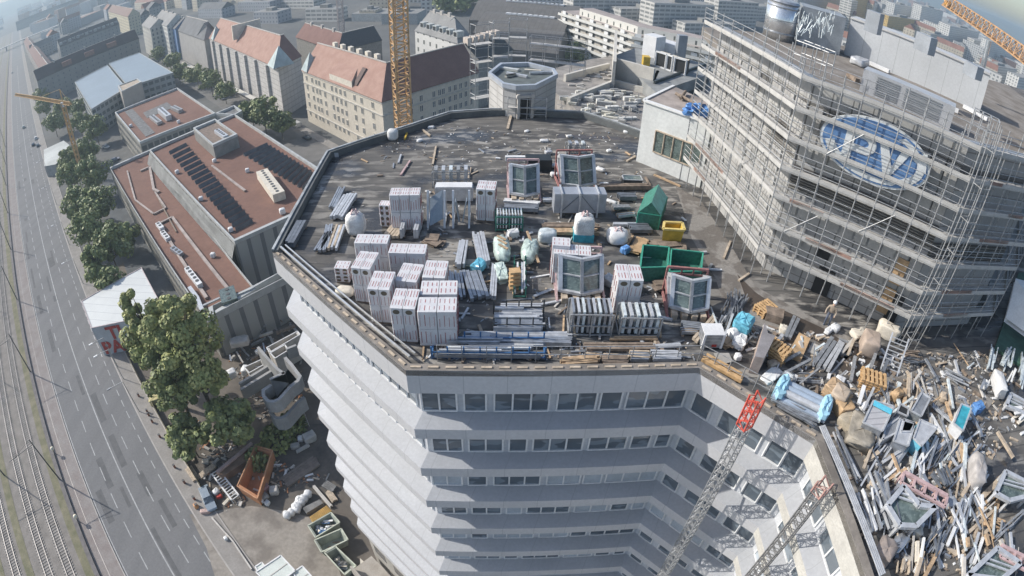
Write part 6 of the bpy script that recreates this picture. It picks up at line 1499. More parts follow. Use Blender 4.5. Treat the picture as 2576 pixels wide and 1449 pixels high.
# blue wrapped pipes
c, rot, L = place(g9(690, 60), g9(1080, 250)); t = thing('pipe_bundle', 'bundle of silver pipes wrapped at both ends in light blue film', 'pipe bundle', c, rot)
for k, (y, z) in enumerate(((-.45, .2), (-.1, .2), (.25, .2), (-.28, .5), (.07, .5), (.6, .2), (.42, .48))): g = MB(); g.tube((-L/2, y, z), (L/2, y, z), .17, 12); g.build('pipe', ALU2 if k % 2 else M('bluish_pipe', (.42, .50, .60), .35, .3, .1, 2), t)
for x in (-L/2+.25, L/2-.25): g = MB(); g.blob((x, .08, .38), (.3, .75, .42), 12, 8, 0, .15, 7, 0, .6); g.build('end_wrap', M('pale_blue_film', (.35, .60, .74), .3, 0, .2, 3), t)
YL = [
 (g9(640, 130), g9(1000, 340), .5, .35, 'dull profile bundle edged against the courtyard side of the blue wrapped pipes', ALU, 5),
 (g9(1120, 340), g9(1310, 780), .45, .35, 'long slim profile bundle right of the dark gap along the cream parapet', [ALU2, ALU], 4),
 (hI(370, 400), hI(560, 1000), .8, .6, 'large silver profile pile nearest the cream parapet', [ALU2, ALU, WHITE], 7),
 (hI(560, 120), hI(800, 960), .7, .8, 'tall hooded profile frame lying right of the large silver pile', [ALU2, ALUD, ALU], 5),
 (hI(1180, 980), hI(1250, 640+560), .3, .3, 'thin dark profile strip below the lying window element', ALUD, 3),
 (hI(1280, 1220), hI(1500, 780), .8, .5, 'fan of dark long profiles below the lying window element', [ALUD, ALU], 7),
 (hI(1100, 1449), hI(1160, 1010), .55, .7, 'stepped pale green packaged pile at the bottom edge', [WHITEP, CREAM], 2),
 (hI(1220, 1449), hI(1180, 1180), .4, .3, 'bright orange edged battens beside the pale green pile', WOODP, 4),
 (hI(960, 1449), hI(960, 1270), .5, .3, 'pale battens left of the pale green pile at the bottom edge', WOODP, 4),
 (hI(1640, 960), hI(1760, 440), .6, .6, 'upright metal frame pack with wooden ends near the big trestle', [ALU, ALU2], 4),
 (hI(1510, 1090), hI(1640, 600), .2, .2, 'pale bent timber strip bordering the frame pack', WOODP, 1),
 (hI(1510, 1080), hI(1660, 1200), .2, .2, 'short pale timber strip at the bottom of the frame pack', WOODP, 1),
 (hI(1700, 1190), hI(2100, 850), .2, .2, 'long pale timber leg of the lying trestle lowest one', WOODP, 1),
 (hI(1780, 940), hI(2150, 600), .2, .2, 'long pale timber leg of the lying trestle middle one', WOODP, 1),
 (hI(1850, 740), hI(2200, 400), .2, .2, 'long pale timber leg of the lying trestle upper one', WOODP, 1),
 (hI(1890, 540), hI(2280, 160), .35, .25, 'broad pale timber beam above the lying trestle', WOODP, 1),
 (hI(2090, 880), hI(2290, 100), .3, .2, 'long brown timber beam crossing the lying trestle', WOOD, 1),
 (hI(1890, 990), hI(2040, 400), .2, .15, 'thin pale timber brace crossing the lying trestle', WOODP, 1),
 (hI(1870, 430), hI(2030, 80), .5, .4, 'grey channel pack right of the grey shrouded machine', [ALU, ALU2], 4),
 (hI(1380, 120), hI(1530, 350), .9, .5, 'dark bluish panel pack above the lying window element', ALUD, 5),
 (hI(830, 260), hI(900, 20), .35, .3, 'curled pale hose like profile left of the pink frame', CREAM, 1),
 (hI(2090, 1040), hI(2470, 690), .25, .25, 'knobbly grey scaffold tube near the right edge lower one', GALV, 2),
 (hI(2230, 600), hI(2553, 360), .25, .25, 'knobbly grey scaffold tube near the right edge upper one', GALV, 2),
 (hI(2300, 860), hI(2553, 620), .3, .25, 'dusty scaffold tube pair at the right edge', GALV, 2),
 (hI(1880, 900), hI(2120, 1050), .6, .2, 'weathered plank stack under the lying trestle', WOODD, 5),
 (hI(2060, 720), hI(2300, 850), .6, .2, 'brown plank stack right of the lying trestle', WOOD, 4),
 (hI(1680, 1200), hI(1740, 1449), .12, .1, 'thin cable like rod at the very bottom right', ALUD, 1),
 (g9(1440, 560), g9(1560, 400), .6, .35, 'glinting profile heap under the grey boxed units', [ALU2, ALU], 6),
 (g9(1560, 680), g9(1660, 480), .3, .3, 'single pale profile with a bend near the profile heap', ALU2, 1),
 (g9(1740, 680), g9(1900, 430), .4, .4, 'pair of long white frames leaning right of the profile heap', WHITE, 2),
 (g9(1860, 640), g9(1990, 420), .5, .35, 'dark profile pack right of the white leaning frames', ALUD, 5),
 (g9(1960, 600), g9(2090, 400), .5, .3, 'glassy profile pack between white frames and metal heap', [ALU, FILM], 5),
 (hH(1330, 1130), hH(1650, 1440), .45, .35, 'long dusty channel diagonal near the turquoise box', [ALU2, ALU], 3),
 (hH(1500, 700), hH(1830, 880), .7, .4, 'bundled grey roll pack lying on the mottled roof right of the ladder', [ALU2, GALV], 5),
 (hH(2080, 720), hH(2160, 380), .6, .5, 'long silvery film wrapped roll beneath the green terrace left one', FILM, 3),
 (hH(2250, 720), hH(2330, 430), .7, .6, 'long silvery film wrapped roll beneath the green terrace right one', FILM, 3),
 (hH(2320, 850), hH(2420, 680), .3, .4, 'bright white slim panel under the green terrace', WHITEP, 2),
 (hH(2440, 900), hH(2540, 480), .6, .5, 'long pale film wrapped roll at the right edge', FILM, 3),
 (hH(2380, 1280), hH(2553, 1200), .9, .4, 'pale wrapped bale at the right picture edge', [CREAM, WHITE], 3),
 (hH(0, 760), hH(220, 520), .12, .12, 'thin tube frame corner beside the dusty pale channel', ALU2, 1),
 (hG(1480, 1310), hG(1680, 1449), .35, .3, 'dusty profile leading to the blue wrapped pipes', ALU, 3),
 (hG(1700, 1380), hG(2060, 1449), .4, .3, 'blue grey profile strip beyond the blue wrapped pipes', ALU, 3),
 (hH(960, 560), hH(1300, 570), .5, .2, 'messy dark rag roll under the right scaffold wall', ALUD, 4),
 (hH(980, 460), hH(1210, 500), .6, .25, 'dusty plank pack under the right scaffold wall', WOODD, 4),
 (hH(1400, 600), hH(1550, 560), .15, .15, 'yellowish hose piece on the wet roof under the scaffold', WOODP, 1),
]
for a, b, w_, h_, lb, mt, n in YL: bundle(a, b, w_, h_, lb, mt, n, name='profile_pile' if n > 1 else 'metal_bar', cat='metal pile' if n > 1 else 'beam')
def lying_window(P, label, pinkL=None, h_=.9):
    Q = [at(p, DZ+h_) for p in P]; c = sum(Q, Vector((0, 0, 0)))/len(Q); t = thing('window_element', label, 'window element', (c.x, c.y, DZ), 0, 'oriel window elements in steel frames')
    g = MB(); n = len(Q)
    for i in range(n): g.bar(Q[i], Q[(i+1) % n], .24, .18); g.bar(Q[i], (Q[i].x, Q[i].y, DZ), .14)
    m1, m2 = (Q[0]+Q[1])/2 if n == 4 else Q[1], (Q[2]+Q[3])/2 if n == 4 else Q[4 % n]
    g.build('frame', ALU2, t, world=True)
    g = MB()
    a, b = (Q[0]+Q[n-1])/2, (Q[1]+Q[2])/2; g.bar(a, b, .09, .08); g.bar(a+Vector((.25, .15, 0)), b+Vector((.25, .15, 0)), .07, .08); g.build('mullion', ALU2, t, world=True)
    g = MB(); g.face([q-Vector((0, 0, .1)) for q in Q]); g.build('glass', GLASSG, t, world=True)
    if pinkL:
        g = MB(); a, b = at(pinkL[0], DZ+.8), at(pinkL[1], DZ+.8); d = (b-a); nn = Vector((d.y, -d.x, 0)).normalized()*.65; g.bar(a, b, .2, .16); g.bar(a+nn, b+nn, .14, .12)
        for k in range(5): q = a+d*k/4; g.bar(q, q+nn, .12); g.bar(q, (q.x, q.y, DZ), .1)
        g.build('transport_frame', PINKST, t, world=True)
lying_window([hI(990, 290), hI(1190, 540), hI(1400, 560), hI(1150, 810), hI(940, 800), hI(780, 540)], 'six sided window element lying flat with a pink frame in the lower right', (hI(1000, 110), hI(1560, 420)))
lying_window([hI(2200, 1090), hI(2500, 1290), hI(2250, 1500), hI(1820, 1449)], 'window element lying flat at the bottom right corner', (hI(2260, 1060), hI(2600, 1230)))
lying_window([hI(2310, 100), hI(2600, 250), hI(2600, 420), hI(2360, 480), hI(2180, 380)], 'window element lying flat at the right edge behind the trestle')
lying_window([hH(2380, 960), hH(2600, 1080), hH(2560, 1210), hH(2320, 1110)], 'small grey framed window lying at the right edge near the films', None, .4)
def boxcart(P, h_, label, mats, grp=None, extra=None):
    t, Q, c = slab('boxed_unit', P, DZ, h_, label, 'boxed unit', mats, 'casing')
    g = MB(); n = len(Q)
    for i in range(n): a, b = Q[i], Q[(i+1) % n]; g.bar((a.x, a.y, DZ+h_+.02), (b.x, b.y, DZ+h_+.02), .09, .07)
    g.build('edge_trim', ALU2, t, world=True); return t
boxcart([hH(600, 1050), hH(870, 1120), hH(720, 1440), hH(470, 1330)], .9, 'grey slatted box unit with a light blue stripe near the crate pallet', [ALU, GRID('slat_top', (.45, .45, .47), (.30, .30, .32), 10, .35, 0, 1, 0, .2, .5, .1, .5, 0)])
g = MB(); a, b = at(hH(610, 1070), DZ+.98), at(hH(840, 1190), DZ+.98); g.bar(a, b, .35, .05); tag(g.build('blue_stripe', M('cyan_film', (.12, .50, .66), .3)), 'cyan film strip taped over the grey slatted box unit', 'film')
boxcart([hH(950, 1090), hH(1060, 1150), hH(1040, 1250), hH(910, 1190)], .7, 'small dark open box unit beside the slatted one', [ALU, DARK])
boxcart([hH(1230, 940), hH(1340, 1010), hH(1220, 1250), hH(1090, 1180)], .8, 'narrow mesh topped box unit standing askew', [GALV, ALU])
boxcart([hH(1000, 1290), hH(1140, 1340), hH(1080, 1449), hH(960, 1449)], .8, 'grey box unit in the row right of the slatted one', [ALU, ALU])
boxcart([g9(1530, 330), g9(1640, 250), g9(1610, 370), g9(1510, 420)], .7, 'pale box unit between the slatted one and the row', [ALU2, ALU])
boxcart([g9(1640, 270), g9(1750, 300), g9(1700, 470), g9(1590, 430)], .8, 'long grey box unit in the middle of the row with bars on top', [ALU, ALU2])
boxcart([g9(1790, 270), g9(1920, 330), g9(1800, 470), g9(1740, 410)], .8, 'box unit with turquoise side in the right part of the row', [BLUEF, ALU2])
lump(g9(1740, 470), DZ, (.5, .3, .25), BLUEF, 'blue_film_bundle', 'cyan film clump at the foot of the box unit row', 'film', seed=61, jit=.3)
boxcart([hH(1740, 1090), hH(1870, 1140), hH(1760, 1440), hH(1640, 1340)], 1.0, 'turquoise topped box standing alone near the right edge', [WHITE, TEAL])
lump(hH(1920, 1180), DZ, (.5, .35, .3), BLUET, 'blue_film_bundle', 'bright blue tarpaulin clump touching the turquoise box', 'film', seed=62, jit=.3)
lump(hI(1860, 190), DZ, (.5, 1.1, .6), M('shroud_grey', (.42, .40, .39), .7, 0, .2, 2), 'shrouded_machine', 'long grey shrouded machine lying beside the channel pack', 'machine', seed=63, jit=.12, sq=.7, rot=-.5)
lump(hH(2180, 900), DZ, (.4, 1.0, .5), WHITE, 'wrapped_roll', 'white pointed wrapped roll near the small grey window', 'roll', seed=64, jit=.15, rot=-.35)
lump(hH(510, 400), DZ, (.75, .6, .6), M('cardboard', (.42, .34, .28), .8, 0, .15, 2), 'cardboard_box', 'open brown cardboard box on wet roof left of the leaning ladder', 'box', seed=65, jit=.04, sq=.35)
lump(hH(60, 970), DZ, (.6, .5, .4), WOOD, 'crate_pile', 'tumbled brown cardboard and crates right of the blue wrapped pipes', 'crates', seed=66, jit=.2, sq=.4)
lump(hH(190, 1200), DZ, (.5, .4, .35), PLY, 'crate_pile', 'small reddish box tumbled below the cardboard crates', 'crates', seed=67, jit=.2, sq=.4)
lump(hH(120, 1060), DZ, (.55, .5, .45), M('cardboard2', (.46, .38, .30), .8, 0, .15, 2), 'crate_pile', 'pale cardboard boxes stacked right of the blue wrapped pipes', 'crates', seed=68, jit=.1, sq=.35)
lump(hH(870, 1030), DZ, (.4, .3, .35), PLY, 'crate_pile', 'orange board scrap behind the slatted box unit', 'scrap', seed=69, jit=.2, sq=.5)
lump(g9(1320, 400), DZ, (1.1, .8, .35), M('sacking', (.33, .30, .25), .9, 0, .3, 2), 'sack_heap', 'olive brown sack heap with white crumbs beside the slatted unit', 'sacks', seed=70, jit=.2)
t = lump(g9(1250, 300), DZ, (.8, .55, .3), M('sacking2', (.40, .35, .27), .9, 0, .3, 2), 'sack_heap', 'tan crate frame heap above the olive sack heap', 'sacks', seed=71, jit=.25, sq=.5)
lump(hI(1570, 540), DZ, (.35, .3, .25), M('grey_tub', (.35, .38, .42), .5), 'tub', 'round grey tub at the end of the pink transport frame', 'tub', seed=72, jit=.03)
lump(hI(700, 1180), DZ, (.6, .5, .35), M('dusty_box', (.28, .24, .22), .8, 0, .2, 2), 'box_heap', 'brown grey boxes in the gap below the large silver pile', 'boxes', seed=73, jit=.2, sq=.4)
for k, (p, r, m, lb) in enumerate(((hH(150, 830), (.35, .3, .2), WHITE, 'white scrap ball left of the crate pallet'), (hH(460, 1150), (.3, .2, .2), WHITE, 'white blue scrap above the slatted unit'), (hH(1490, 1030), (.35, .25, .2), WOODP, 'pinkish scrap lump in the mottled area'), (hH(2030, 870), (.25, .25, .25), WHITEP, 'small bright white ball near the film rolls'), (hH(2310, 1140), (.25, .2, .2), WHITE, 'little white knob left of the right edge bale'), (hH(100, 130), (.3, .3, .2), WHITE, 'pale lump at the tower foot near the worker'), (hH(400, 210), (.6, .4, .2), CREAM, 'dusty pale bags heaped at the tower doorway'), (hH(760, 220), (.4, .8, .5), CREAM, 'dusty pale sacks against the tower corner'), (hG(1350, 1170), (.3, .25, .15), WOODP, 'pale crumb beside the slatted orange pallet'), (hG(1500, 660), (.3, .25, .2), CREAM, 'cream bag left of the single big channel'), (hG(2200, 660), (.4, .2, .12), WHITE, 'thin white piece on the puddle near the worker'), (hG(820, 1080), (.18, .18, .2), WHITE, 'small white knob on the flat grey sheet'), (hI(560, 300), (.2, .2, .2), WOODP, 'tiny orange white cone between silver piles'), (hI(980, 880), (.3, .25, .25), CREAM, 'pale bucket under the lying six sided window'), (hI(1130, 910), (.25, .3, .25), CREAM, 'second pale bucket under the lying six sided window'), (hI(870, 1090), (.6, .35, .3), ALU, 'metal scrap heap between dark gap and pale green pile'))):
    lump(p, DZ, r, m, 'scrap_lump', lb, 'scrap', seed=80+k, jit=.25)
# small scrap individually, grouped
r_ = random.Random(77)
QL2 = [hG(900, 300), (2480, 930), (2576, 1449), (2200, 1449)]
def in_dark(p): return True
for k in range(270):
    u, v = r_.random(), r_.random(); q = quadpt([(2110, 1000), (2330, 960), (2576, 1449), (2262, 1449)] if k % 3 else [(1780, 800), (2120, 870), (2430, 960), (2110, 1080)] if k % 2 else [(2260, 900), (2480, 900), (2576, 1100), (2350, 1250)], u, v)
    L2 = r_.uniform(.3, 2.2); w_ = r_.uniform(.04, .2); m = [ALU2, ALU, ALUD, GALV, WHITE, ALU, WOOD, WOODP, CONCL, FILM][r_.randrange(10)]
    a = R(60)+r_.uniform(-.8, .8); g = MB(); g.bar((-L2/2, 0, .06+w_/2), (L2/2, 0, .06+w_/2+r_.uniform(0, .25)), w_, w_*.7); o = g.build('loose_piece', m); o.location = at(q, DZ+r_.uniform(0, .25)); o.rotation_euler = (0, 0, a)
    col = {WOOD: 'brown', WOODP: 'pale wooden', WHITE: 'white', ALUD: 'dark metal', CONCL: 'dusty', FILM: 'glassy'}.get(m, 'grey metal')
    tag(o, col+' loose strip among the jumble on the right foreground roof', 'scrap', 'loose strips in the right foreground yard')
for k in range(90):
    u, v = r_.random(), r_.random(); q = quadpt([(850, 400), (1600, 320), (1840, 760), (1050, 880)], u, v)
    L2 = r_.uniform(.15, .9); g = MB(); w_ = r_.uniform(.05, .16); g.bar((-L2/2, 0, w_/2), (L2/2, 0, w_/2), w_, w_*.5); m = [WOODP, CONCL, WHITE, WOODD, ALU, WOOD][r_.randrange(6)]; o = g.build('litter_piece', m); o.location = at(q, DZ+.005); o.rotation_euler = (0, 0, r_.uniform(0, 3.1))
    col = {WOOD: 'brown', WOODP: 'pale wooden', WHITE: 'white', WOODD: 'dark wooden', CONCL: 'dusty'}.get(m, 'grey')
    tag(o, col+' litter piece lying loose on the dark main roof', 'litter', 'litter on the main roof')
WETM = M('dusty_roof_patch', (.16, .145, .13), .9, 0, .3, .8, c2=(.27, .255, .235), bump=.4, p=(.46, .54)); PUDM = M('brown_puddle', (.085, .07, .06), .18, 0, .2, .4)
g = MB()
for i, P in enumerate(([(1700, 470), (1760, 500), (1840, 620), (1900, 720), (1990, 770), (2180, 870), (2100, 930), (1960, 860), (1830, 800), (1800, 700), (1740, 600)], [(2120, 930), (2220, 900), (2420, 950), (2500, 1010), (2430, 1090), (2300, 1060), (2180, 1000)])):
    Q = [at(p, DZ+.004).to_2d() for p in P]; g.face([(q.x, q.y, DZ+.004) for q in Q])
g.build('dusty_roof_patch', WETM, bld, world=True)
for P in ([(1855, 690), (1900, 735), (1960, 775), (2080, 830), (2150, 880), (2130, 905), (2040, 850), (1940, 800), (1880, 760)], [(2095, 885), (2180, 860), (2240, 900), (2200, 950), (2120, 940)], [(1400, 338), (1560, 345), (1565, 352), (1400, 347)]):
    g = MB(); g.face([tuple(at(p, DZ+.008)) for p in P]); g.build('puddle', PUDM, bld, world=True)
def chips(name, quads, n, z, smin, smax, mats, label, seed):
    g = MB(); q_ = random.Random(seed)
    for k in range(n):
        Qd = quads[k % len(quads)]; p = at(quadpt(Qd, q_.random(), q_.random()), z); s_ = q_.uniform(smin, smax); a = q_.uniform(0, 3.1); g.box((p.x, p.y, z), (s_*q_.uniform(.6, 2.6), s_*q_.uniform(.3, .8), s_*q_.uniform(.15, .6)), a, q_.randrange(len(mats)))
    tag(g.build(name, mats), label, 'rubble', None, 'stuff')
chips('rubble', [[(1780, 790), (2130, 860), (2450, 950), (2110, 1080)], [(2110, 1000), (2330, 960), (2576, 1449), (2262, 1449)], [(2260, 890), (2480, 890), (2576, 1100), (2350, 1250)]], 1500, DZ, .06, .28, [CONCL, ALU, CONCD, WOODD, WHITE, WOODP], 'fine rubble and offcuts covering the right foreground roof', 91)
chips('fine_litter', [[(830, 480), (1600, 470), (1800, 780), (1000, 860)], [(860, 400), (1120, 310), (1600, 330), (1620, 470)], [(1100, 860), (1740, 860), (1750, 905), (1060, 905)]], 900, DZ, .03, .14, [CONCL, ALU, WOODD, WOODP, WHITE], 'fine litter and dust crumbs strewn over the main roof', 92)
chips('yard_rubble', [[(470, 1040), (640, 1150), (830, 1200), (560, 1290)], [(560, 870), (730, 740), (780, 1000), (650, 1060)]], 700, .07, .1, .5, [CONC, CONCD, WOODD, RUST, CONCL], 'fine rubble on the dark soil of the site yard', 93)
r_ = random.Random(78)
for k in range(90):
    q = quadpt([(1150, 560), (1780, 540), (1800, 860), (1170, 850)] if k % 3 else [(1060, 860), (1740, 860), (1745, 900), (1060, 900)], r_.random(), r_.random()); L2 = r_.uniform(.5, 1.7); w_ = r_.uniform(.05, .16); a = r_.choice((0, R(90)))+r_.uniform(-.4, .4)
    m = [ALU2, ALU, WOODD, WOODP, ALUD, WHITE, WOOD, CONCL][r_.randrange(8)]; g = MB(); g.bar((-L2/2, 0, w_/2), (L2/2, 0, w_/2+.02), w_, w_*.8); o = g.build('litter_piece', m); o.location = at(q, DZ); o.rotation_euler = (0, 0, a)
    col = {WOOD: 'brown', WOODP: 'pale wooden', WHITE: 'white', WOODD: 'dark wooden', CONCL: 'dusty', ALUD: 'dark metal'}.get(m, 'grey')
    tag(o, col+' litter piece lying loose on the dark main roof', 'litter', 'litter on the main roof')
# long safety rails along the courtyard edge
g = MB(); a, b = at(g9(1035, 320), 55.6), at(g9(1490, 1449), 55.6)
for k in range(4): g.bar(a+Vector((.09*k, .02*k, 0)), b+Vector((.09*k, .02*k, 0)), .05)
tag(g.build('cable_tray', ALU2), 'long pale cable tray running along the right roof edge beside the dark gap', 'cable tray')
g = MB(); a, b = at((1100, 893), 55.0), at((1760, 893), 55.0)
for k in range(12):
    p = a+(b-a)*k/11; g.bar((p.x, p.y, DZ), (p.x, p.y, DZ+1.0), .04)
for z in (.5, 1.0): g.bar((a.x, a.y, DZ+z), (b.x, b.y, DZ+z), .03)
tag(g.build('guard_rail', GALV), 'thin wire guard rail along the front roof edge', 'railing')
g = MB(); a, b = at((1765, 893), 55.0), at((1935, 985), 55.0)
for k in range(6): p = a+(b-a)*k/5; g.bar((p.x, p.y, DZ), (p.x, p.y, DZ+1.0), .04)
for z in (.5, 1.0): g.bar((a.x, a.y, DZ+z), (b.x, b.y, DZ+z), .03)
tag(g.build('guard_rail', GALV), 'short guard rail behind the orange timber beams', 'railing')
# workers
SKIN = M('skin', (.55, .36, .27), .6, 0, .05, 5); VEST = M('orange_vest', (.62, .22, .06), .7); JEAN = M('work_trousers', (.10, .12, .17), .85); HELM = M('white_helmet', (.8, .8, .8), .3); KHAKI = M('khaki_clothes', (.36, .30, .24), .85)
def person(p, rot, label, z=DZ, shirt=KHAKI, trous=JEAN, bend=.25, hel=HELM):
    t = thing('person', label, 'person', at(p, z), rot)
    V = [(0, 0, .95), (.0, bend*.35, 1.2), (0, bend*.8, 1.42), (0, bend*.95, 1.55), (0, bend*1.05, 1.68), (.2, bend*.8, 1.4), (.3, bend*.6+.08, 1.12), (.27, bend*.6+.3, .95), (-.2, bend*.8, 1.4), (-.31, bend*.6+.05, 1.12), (-.28, bend*.6+.26, .92), (.1, 0, .9), (.12, .08, .48), (.13, 0, .06), (.13, .16, .04), (-.1, 0, .9), (-.13, -.02, .48), (-.14, -.14, .06), (-.14, .02, .04)]
    Ed = [(0, 1), (1, 2), (2, 3), (3, 4), (2, 5), (5, 6), (6, 7), (2, 8), (8, 9), (9, 10), (0, 11), (11, 12), (12, 13), (13, 14), (0, 15), (15, 16), (16, 17), (17, 18)]
    Rd = [.15, .15, .16, .06, .1, .065, .05, .04, .065, .05, .04, .09, .065, .05, .045, .09, .065, .05, .045]
    me = bpy.data.meshes.new('body'); me.from_pydata(V, Ed, []); o = bpy.data.objects.new('body', me); COL.objects.link(o); o.parent = t; me.materials.append(shirt); me.materials.append(SKIN); me.materials.append(trous)
    md = o.modifiers.new('skin', 'SKIN'); 
    if not me.skin_vertices: me.attributes
    import bmesh
    bm = bmesh.new(); bm.from_mesh(me); ly = bm.verts.layers.skin.verify(); bm.verts.ensure_lookup_table()
    for i, v in enumerate(bm.verts): v[ly].radius = (Rd[i], Rd[i]); v[ly].use_root = (i == 0)
    bm.to_mesh(me); bm.free(); s2 = o.modifiers.new('sub', 'SUBSURF'); s2.levels = 1; s2.render_levels = 1
    bpy.context.view_layer.update(); dg = bpy.context.evaluated_depsgraph_get(); m2 = bpy.data.meshes.new_from_object(o.evaluated_get(dg)); o.modifiers.clear(); o.data = m2
    m2.materials.clear()
    for m_ in (shirt, SKIN, trous): m2.materials.append(m_)
    for pl in m2.polygons: pl.material_index = 1 if (pl.center.z > 1.54 or (abs(pl.center.x) > .22 and pl.center.z < 1.0 and pl.center.y > .2)) else (2 if pl.center.z < .95 else 0); pl.use_smooth = True
    g = MB(); g.blob((0, bend*1.08, 1.76), (.125, .15, .11), 12, 6, 0, 0, 1, 1.70, 1); g.build('helmet', hel, t, smooth=True)
person(hG(2160, 560), 2.4, 'worker in khaki clothes and white helmet bending among rubble at the tower foot')
# ================================================================== TREES
BARK = M('bark', (.10, .08, .06), .95, 0, .3, 3)
def leaf_mat(name, c):
    m, N, L, B = nodes(name); n = noise(N, L, .45, 4); n2 = noise(N, L, 3, 3)
    col = mixc(N, L, ramp(N, L, n, 0, 1), tuple(v*.55 for v in c), tuple(v*1.35 for v in c)); col = mixc(N, L, ramp(N, L, n2, 0, .5), col, tuple(v*.8 for v in c))
    L.new(col, B.inputs['Base Color']); B.inputs['Roughness'].default_value = .6; B.inputs['Transmission Weight'].default_value = 0; return m
LEAF = [leaf_mat('leaf_a', (.25, .285, .10)), leaf_mat('leaf_b', (.37, .38, .14)), leaf_mat('leaf_c', (.19, .23, .095))]
def tree_mesh(h_, r, n, seed, lf=0, slim=False, size=.5):
    g_ = random.Random(seed); tb_ = MB(); cb2 = MB(); th = h_*(.25 if slim else .35)
    tb_.tube((0, 0, 0), (.1, .05, h_*.55), .03*h_*.5, 8, r2=.01*h_)
    lobes = []
    nl = 30 if slim else 40
    for k in range(nl):
        t_ = k/nl; z = th+(h_-th)*(t_*.93+.05)
        rr = r*(math.sin(math.pi*(.15+.78*t_))**.7); a = g_.uniform(0, 6.28); d = rr*g_.uniform(.2, 1.0)
        lobes.append(((d*math.cos(a), d*math.sin(a), z), rr*g_.uniform(.2, .46)))
        tb_.tube((0, 0, z*.75), (d*math.cos(a)*.8, d*math.sin(a)*.8, z), .03+.006*h_, 5, r2=.03)
    for i in range(n):
        c, lr_ = lobes[g_.randrange(nl)]
        u = Vector((g_.gauss(0, 1), g_.gauss(0, 1), g_.gauss(0, 1))).normalized(); q = Vector(c)+Vector((u.x*lr_, u.y*lr_, u.z*lr_*(1.25 if slim else .85)))*g_.uniform(.55, 1.12)**.6
        s_ = size*g_.uniform(.6, 1.3); nrm = (u+Vector((g_.uniform(-.7, .7), g_.uniform(-.7, .7), g_.uniform(-.2, .9)))).normalized(); x = nrm.orthogonal().normalized(); y = nrm.cross(x); a = g_.uniform(0, 6.28); x, y = x*math.cos(a)+y*math.sin(a), y*math.cos(a)-x*math.sin(a)
        P = [q+x*s_, q+x*s_*.2+y*s_*.75, q-x*s_*.9+y*s_*.25, q-x*s_*.4-y*s_*.7, q+x*s_*.5-y*s_*.6]; cb2.face(P, 0 if g_.random() < .6 else 1)
    return tb_, cb2
def tree(p, h_, r, n, label, seed, lf=(0, 1), slim=False, size=.5, grp='trees along the avenue', z=0, cat='tree'):
    t = thing('tree', label, cat, at(p, z), 0, grp); a, b = tree_mesh(h_, r, n, seed, 0, slim, size)
    a.build('trunk', BARK, t); b.build('crown', [LEAF[lf[0]], LEAF[lf[1]]], t); return t
tree((470, 1030), 27, 4.2, 9000, 'tall slim poplar like tree in front of the white roofed shed', 1, (0, 1), True, .30)
tree((556, 1075), 28, 6.0, 16000, 'biggest leafy tree nearest the white tower facade', 2, (0, 1), False, .31)
tree((498, 1085), 20, 4.2, 7000, 'bushy tree between the slim poplar and the biggest tree', 3, (0, 2), False, .31)
tree((428, 972), 17, 2.8, 4600, 'thin light green tree touching the shed wall with letters', 4, (1, 0), True, .30)
tree((600, 1130), 11, 4.5, 4000, 'low dark green tree at the foot of the biggest tree', 5, (2, 0), False, .4)
tree((500, 1150), 9, 4.0, 3400, 'low bushy tree beside the pavement and the blue container', 6, (2, 0), False, .4)
rowt = [((270, 735), 13, 5.2, 'dense tree directly behind the white roofed shed'), ((300, 690), 14, 6, 'wide dense tree second up the road from the shed'), ((235, 640), 13, 6, 'dense road tree third up from the shed'), ((262, 580), 14, 6.5, 'dense road tree fourth up from the shed'), ((205, 570), 13, 5.5, 'road tree with lighter top leaning over the kerb'), ((250, 500), 15, 6.5, 'tall road tree beside the foot of the small ochre crane'), ((195, 485), 12, 5.5, 'dark road tree left of the small ochre crane'), ((225, 420), 12, 6, 'road tree just below the white flat canopy'), ((180, 440), 11, 5, 'dark tree at the front of the white flat canopy'), ((250, 365), 13, 6, 'tree right of the white flat canopy'), ((210, 350), 13, 6, 'dense tree right behind the white flat canopy'), ((145, 345), 13, 6.5, 'tree left of the ochre crane jib end'), ((165, 305), 13, 7, 'wide tree below the crane jib'), ((120, 300), 13, 6, 'hazy road tree nearest the rails'), ((205, 300), 11, 5, 'tree in front of the blue roofed hall corner'), ((300, 770), 10, 4, 'small tree squeezed between shed and long low wing'), ((330, 640), 9, 4, 'low tree in the gap beside the long low wing'), ((110, 262), 12, 6, 'far hazy road tree at the bend')]
for k, (p, h_, r, lb) in enumerate(rowt): tree(p, h_, r, 3200, lb, 10+k, (2, 0) if k % 2 else (0, 2), False, .42)
st = [((672, 345), 15, 7, 'large round tree in the narrow street beside the skylight wing'), ((640, 330), 12, 6, 'tree left of the large round street tree'), ((712, 350), 10, 5, 'small tree right of the large round street tree'), ((500, 222), 12, 7, 'brownish green tree near the square brown roof'), ((535, 240), 12, 6, 'tree between square brown roof and netted house'), ((570, 262), 10, 5, 'tree right of the square brown roof'), ((455, 212), 11, 6, 'dark tree beside the blue roofed hall corner'), ((440, 180), 11, 6, 'tree behind the right end of the blue hall'), ((400, 160), 11, 6, 'dark tree behind the blue hall roof'), ((420, 130), 11, 6, 'tree below the bay fronted houses'), ((385, 120), 10, 6, 'dark tree at the foot of the blue gabled house'), ((345, 60), 12, 8, 'hazy tree behind the yellowish end house'), ((1440, 165), 12, 6, 'tree in front of the terrace building balconies'), ((1470, 170), 10, 6, 'smaller tree right of the one before the terrace building'), ((1415, 165), 9, 4, 'narrow tree at the left end of the terrace building')]
for k, (p, h_, r, lb) in enumerate(st): tree(p, h_, r, 1900, lb, 40+k, (0, 2) if k % 2 else (2, 0), False, .5, 'trees in the side streets')
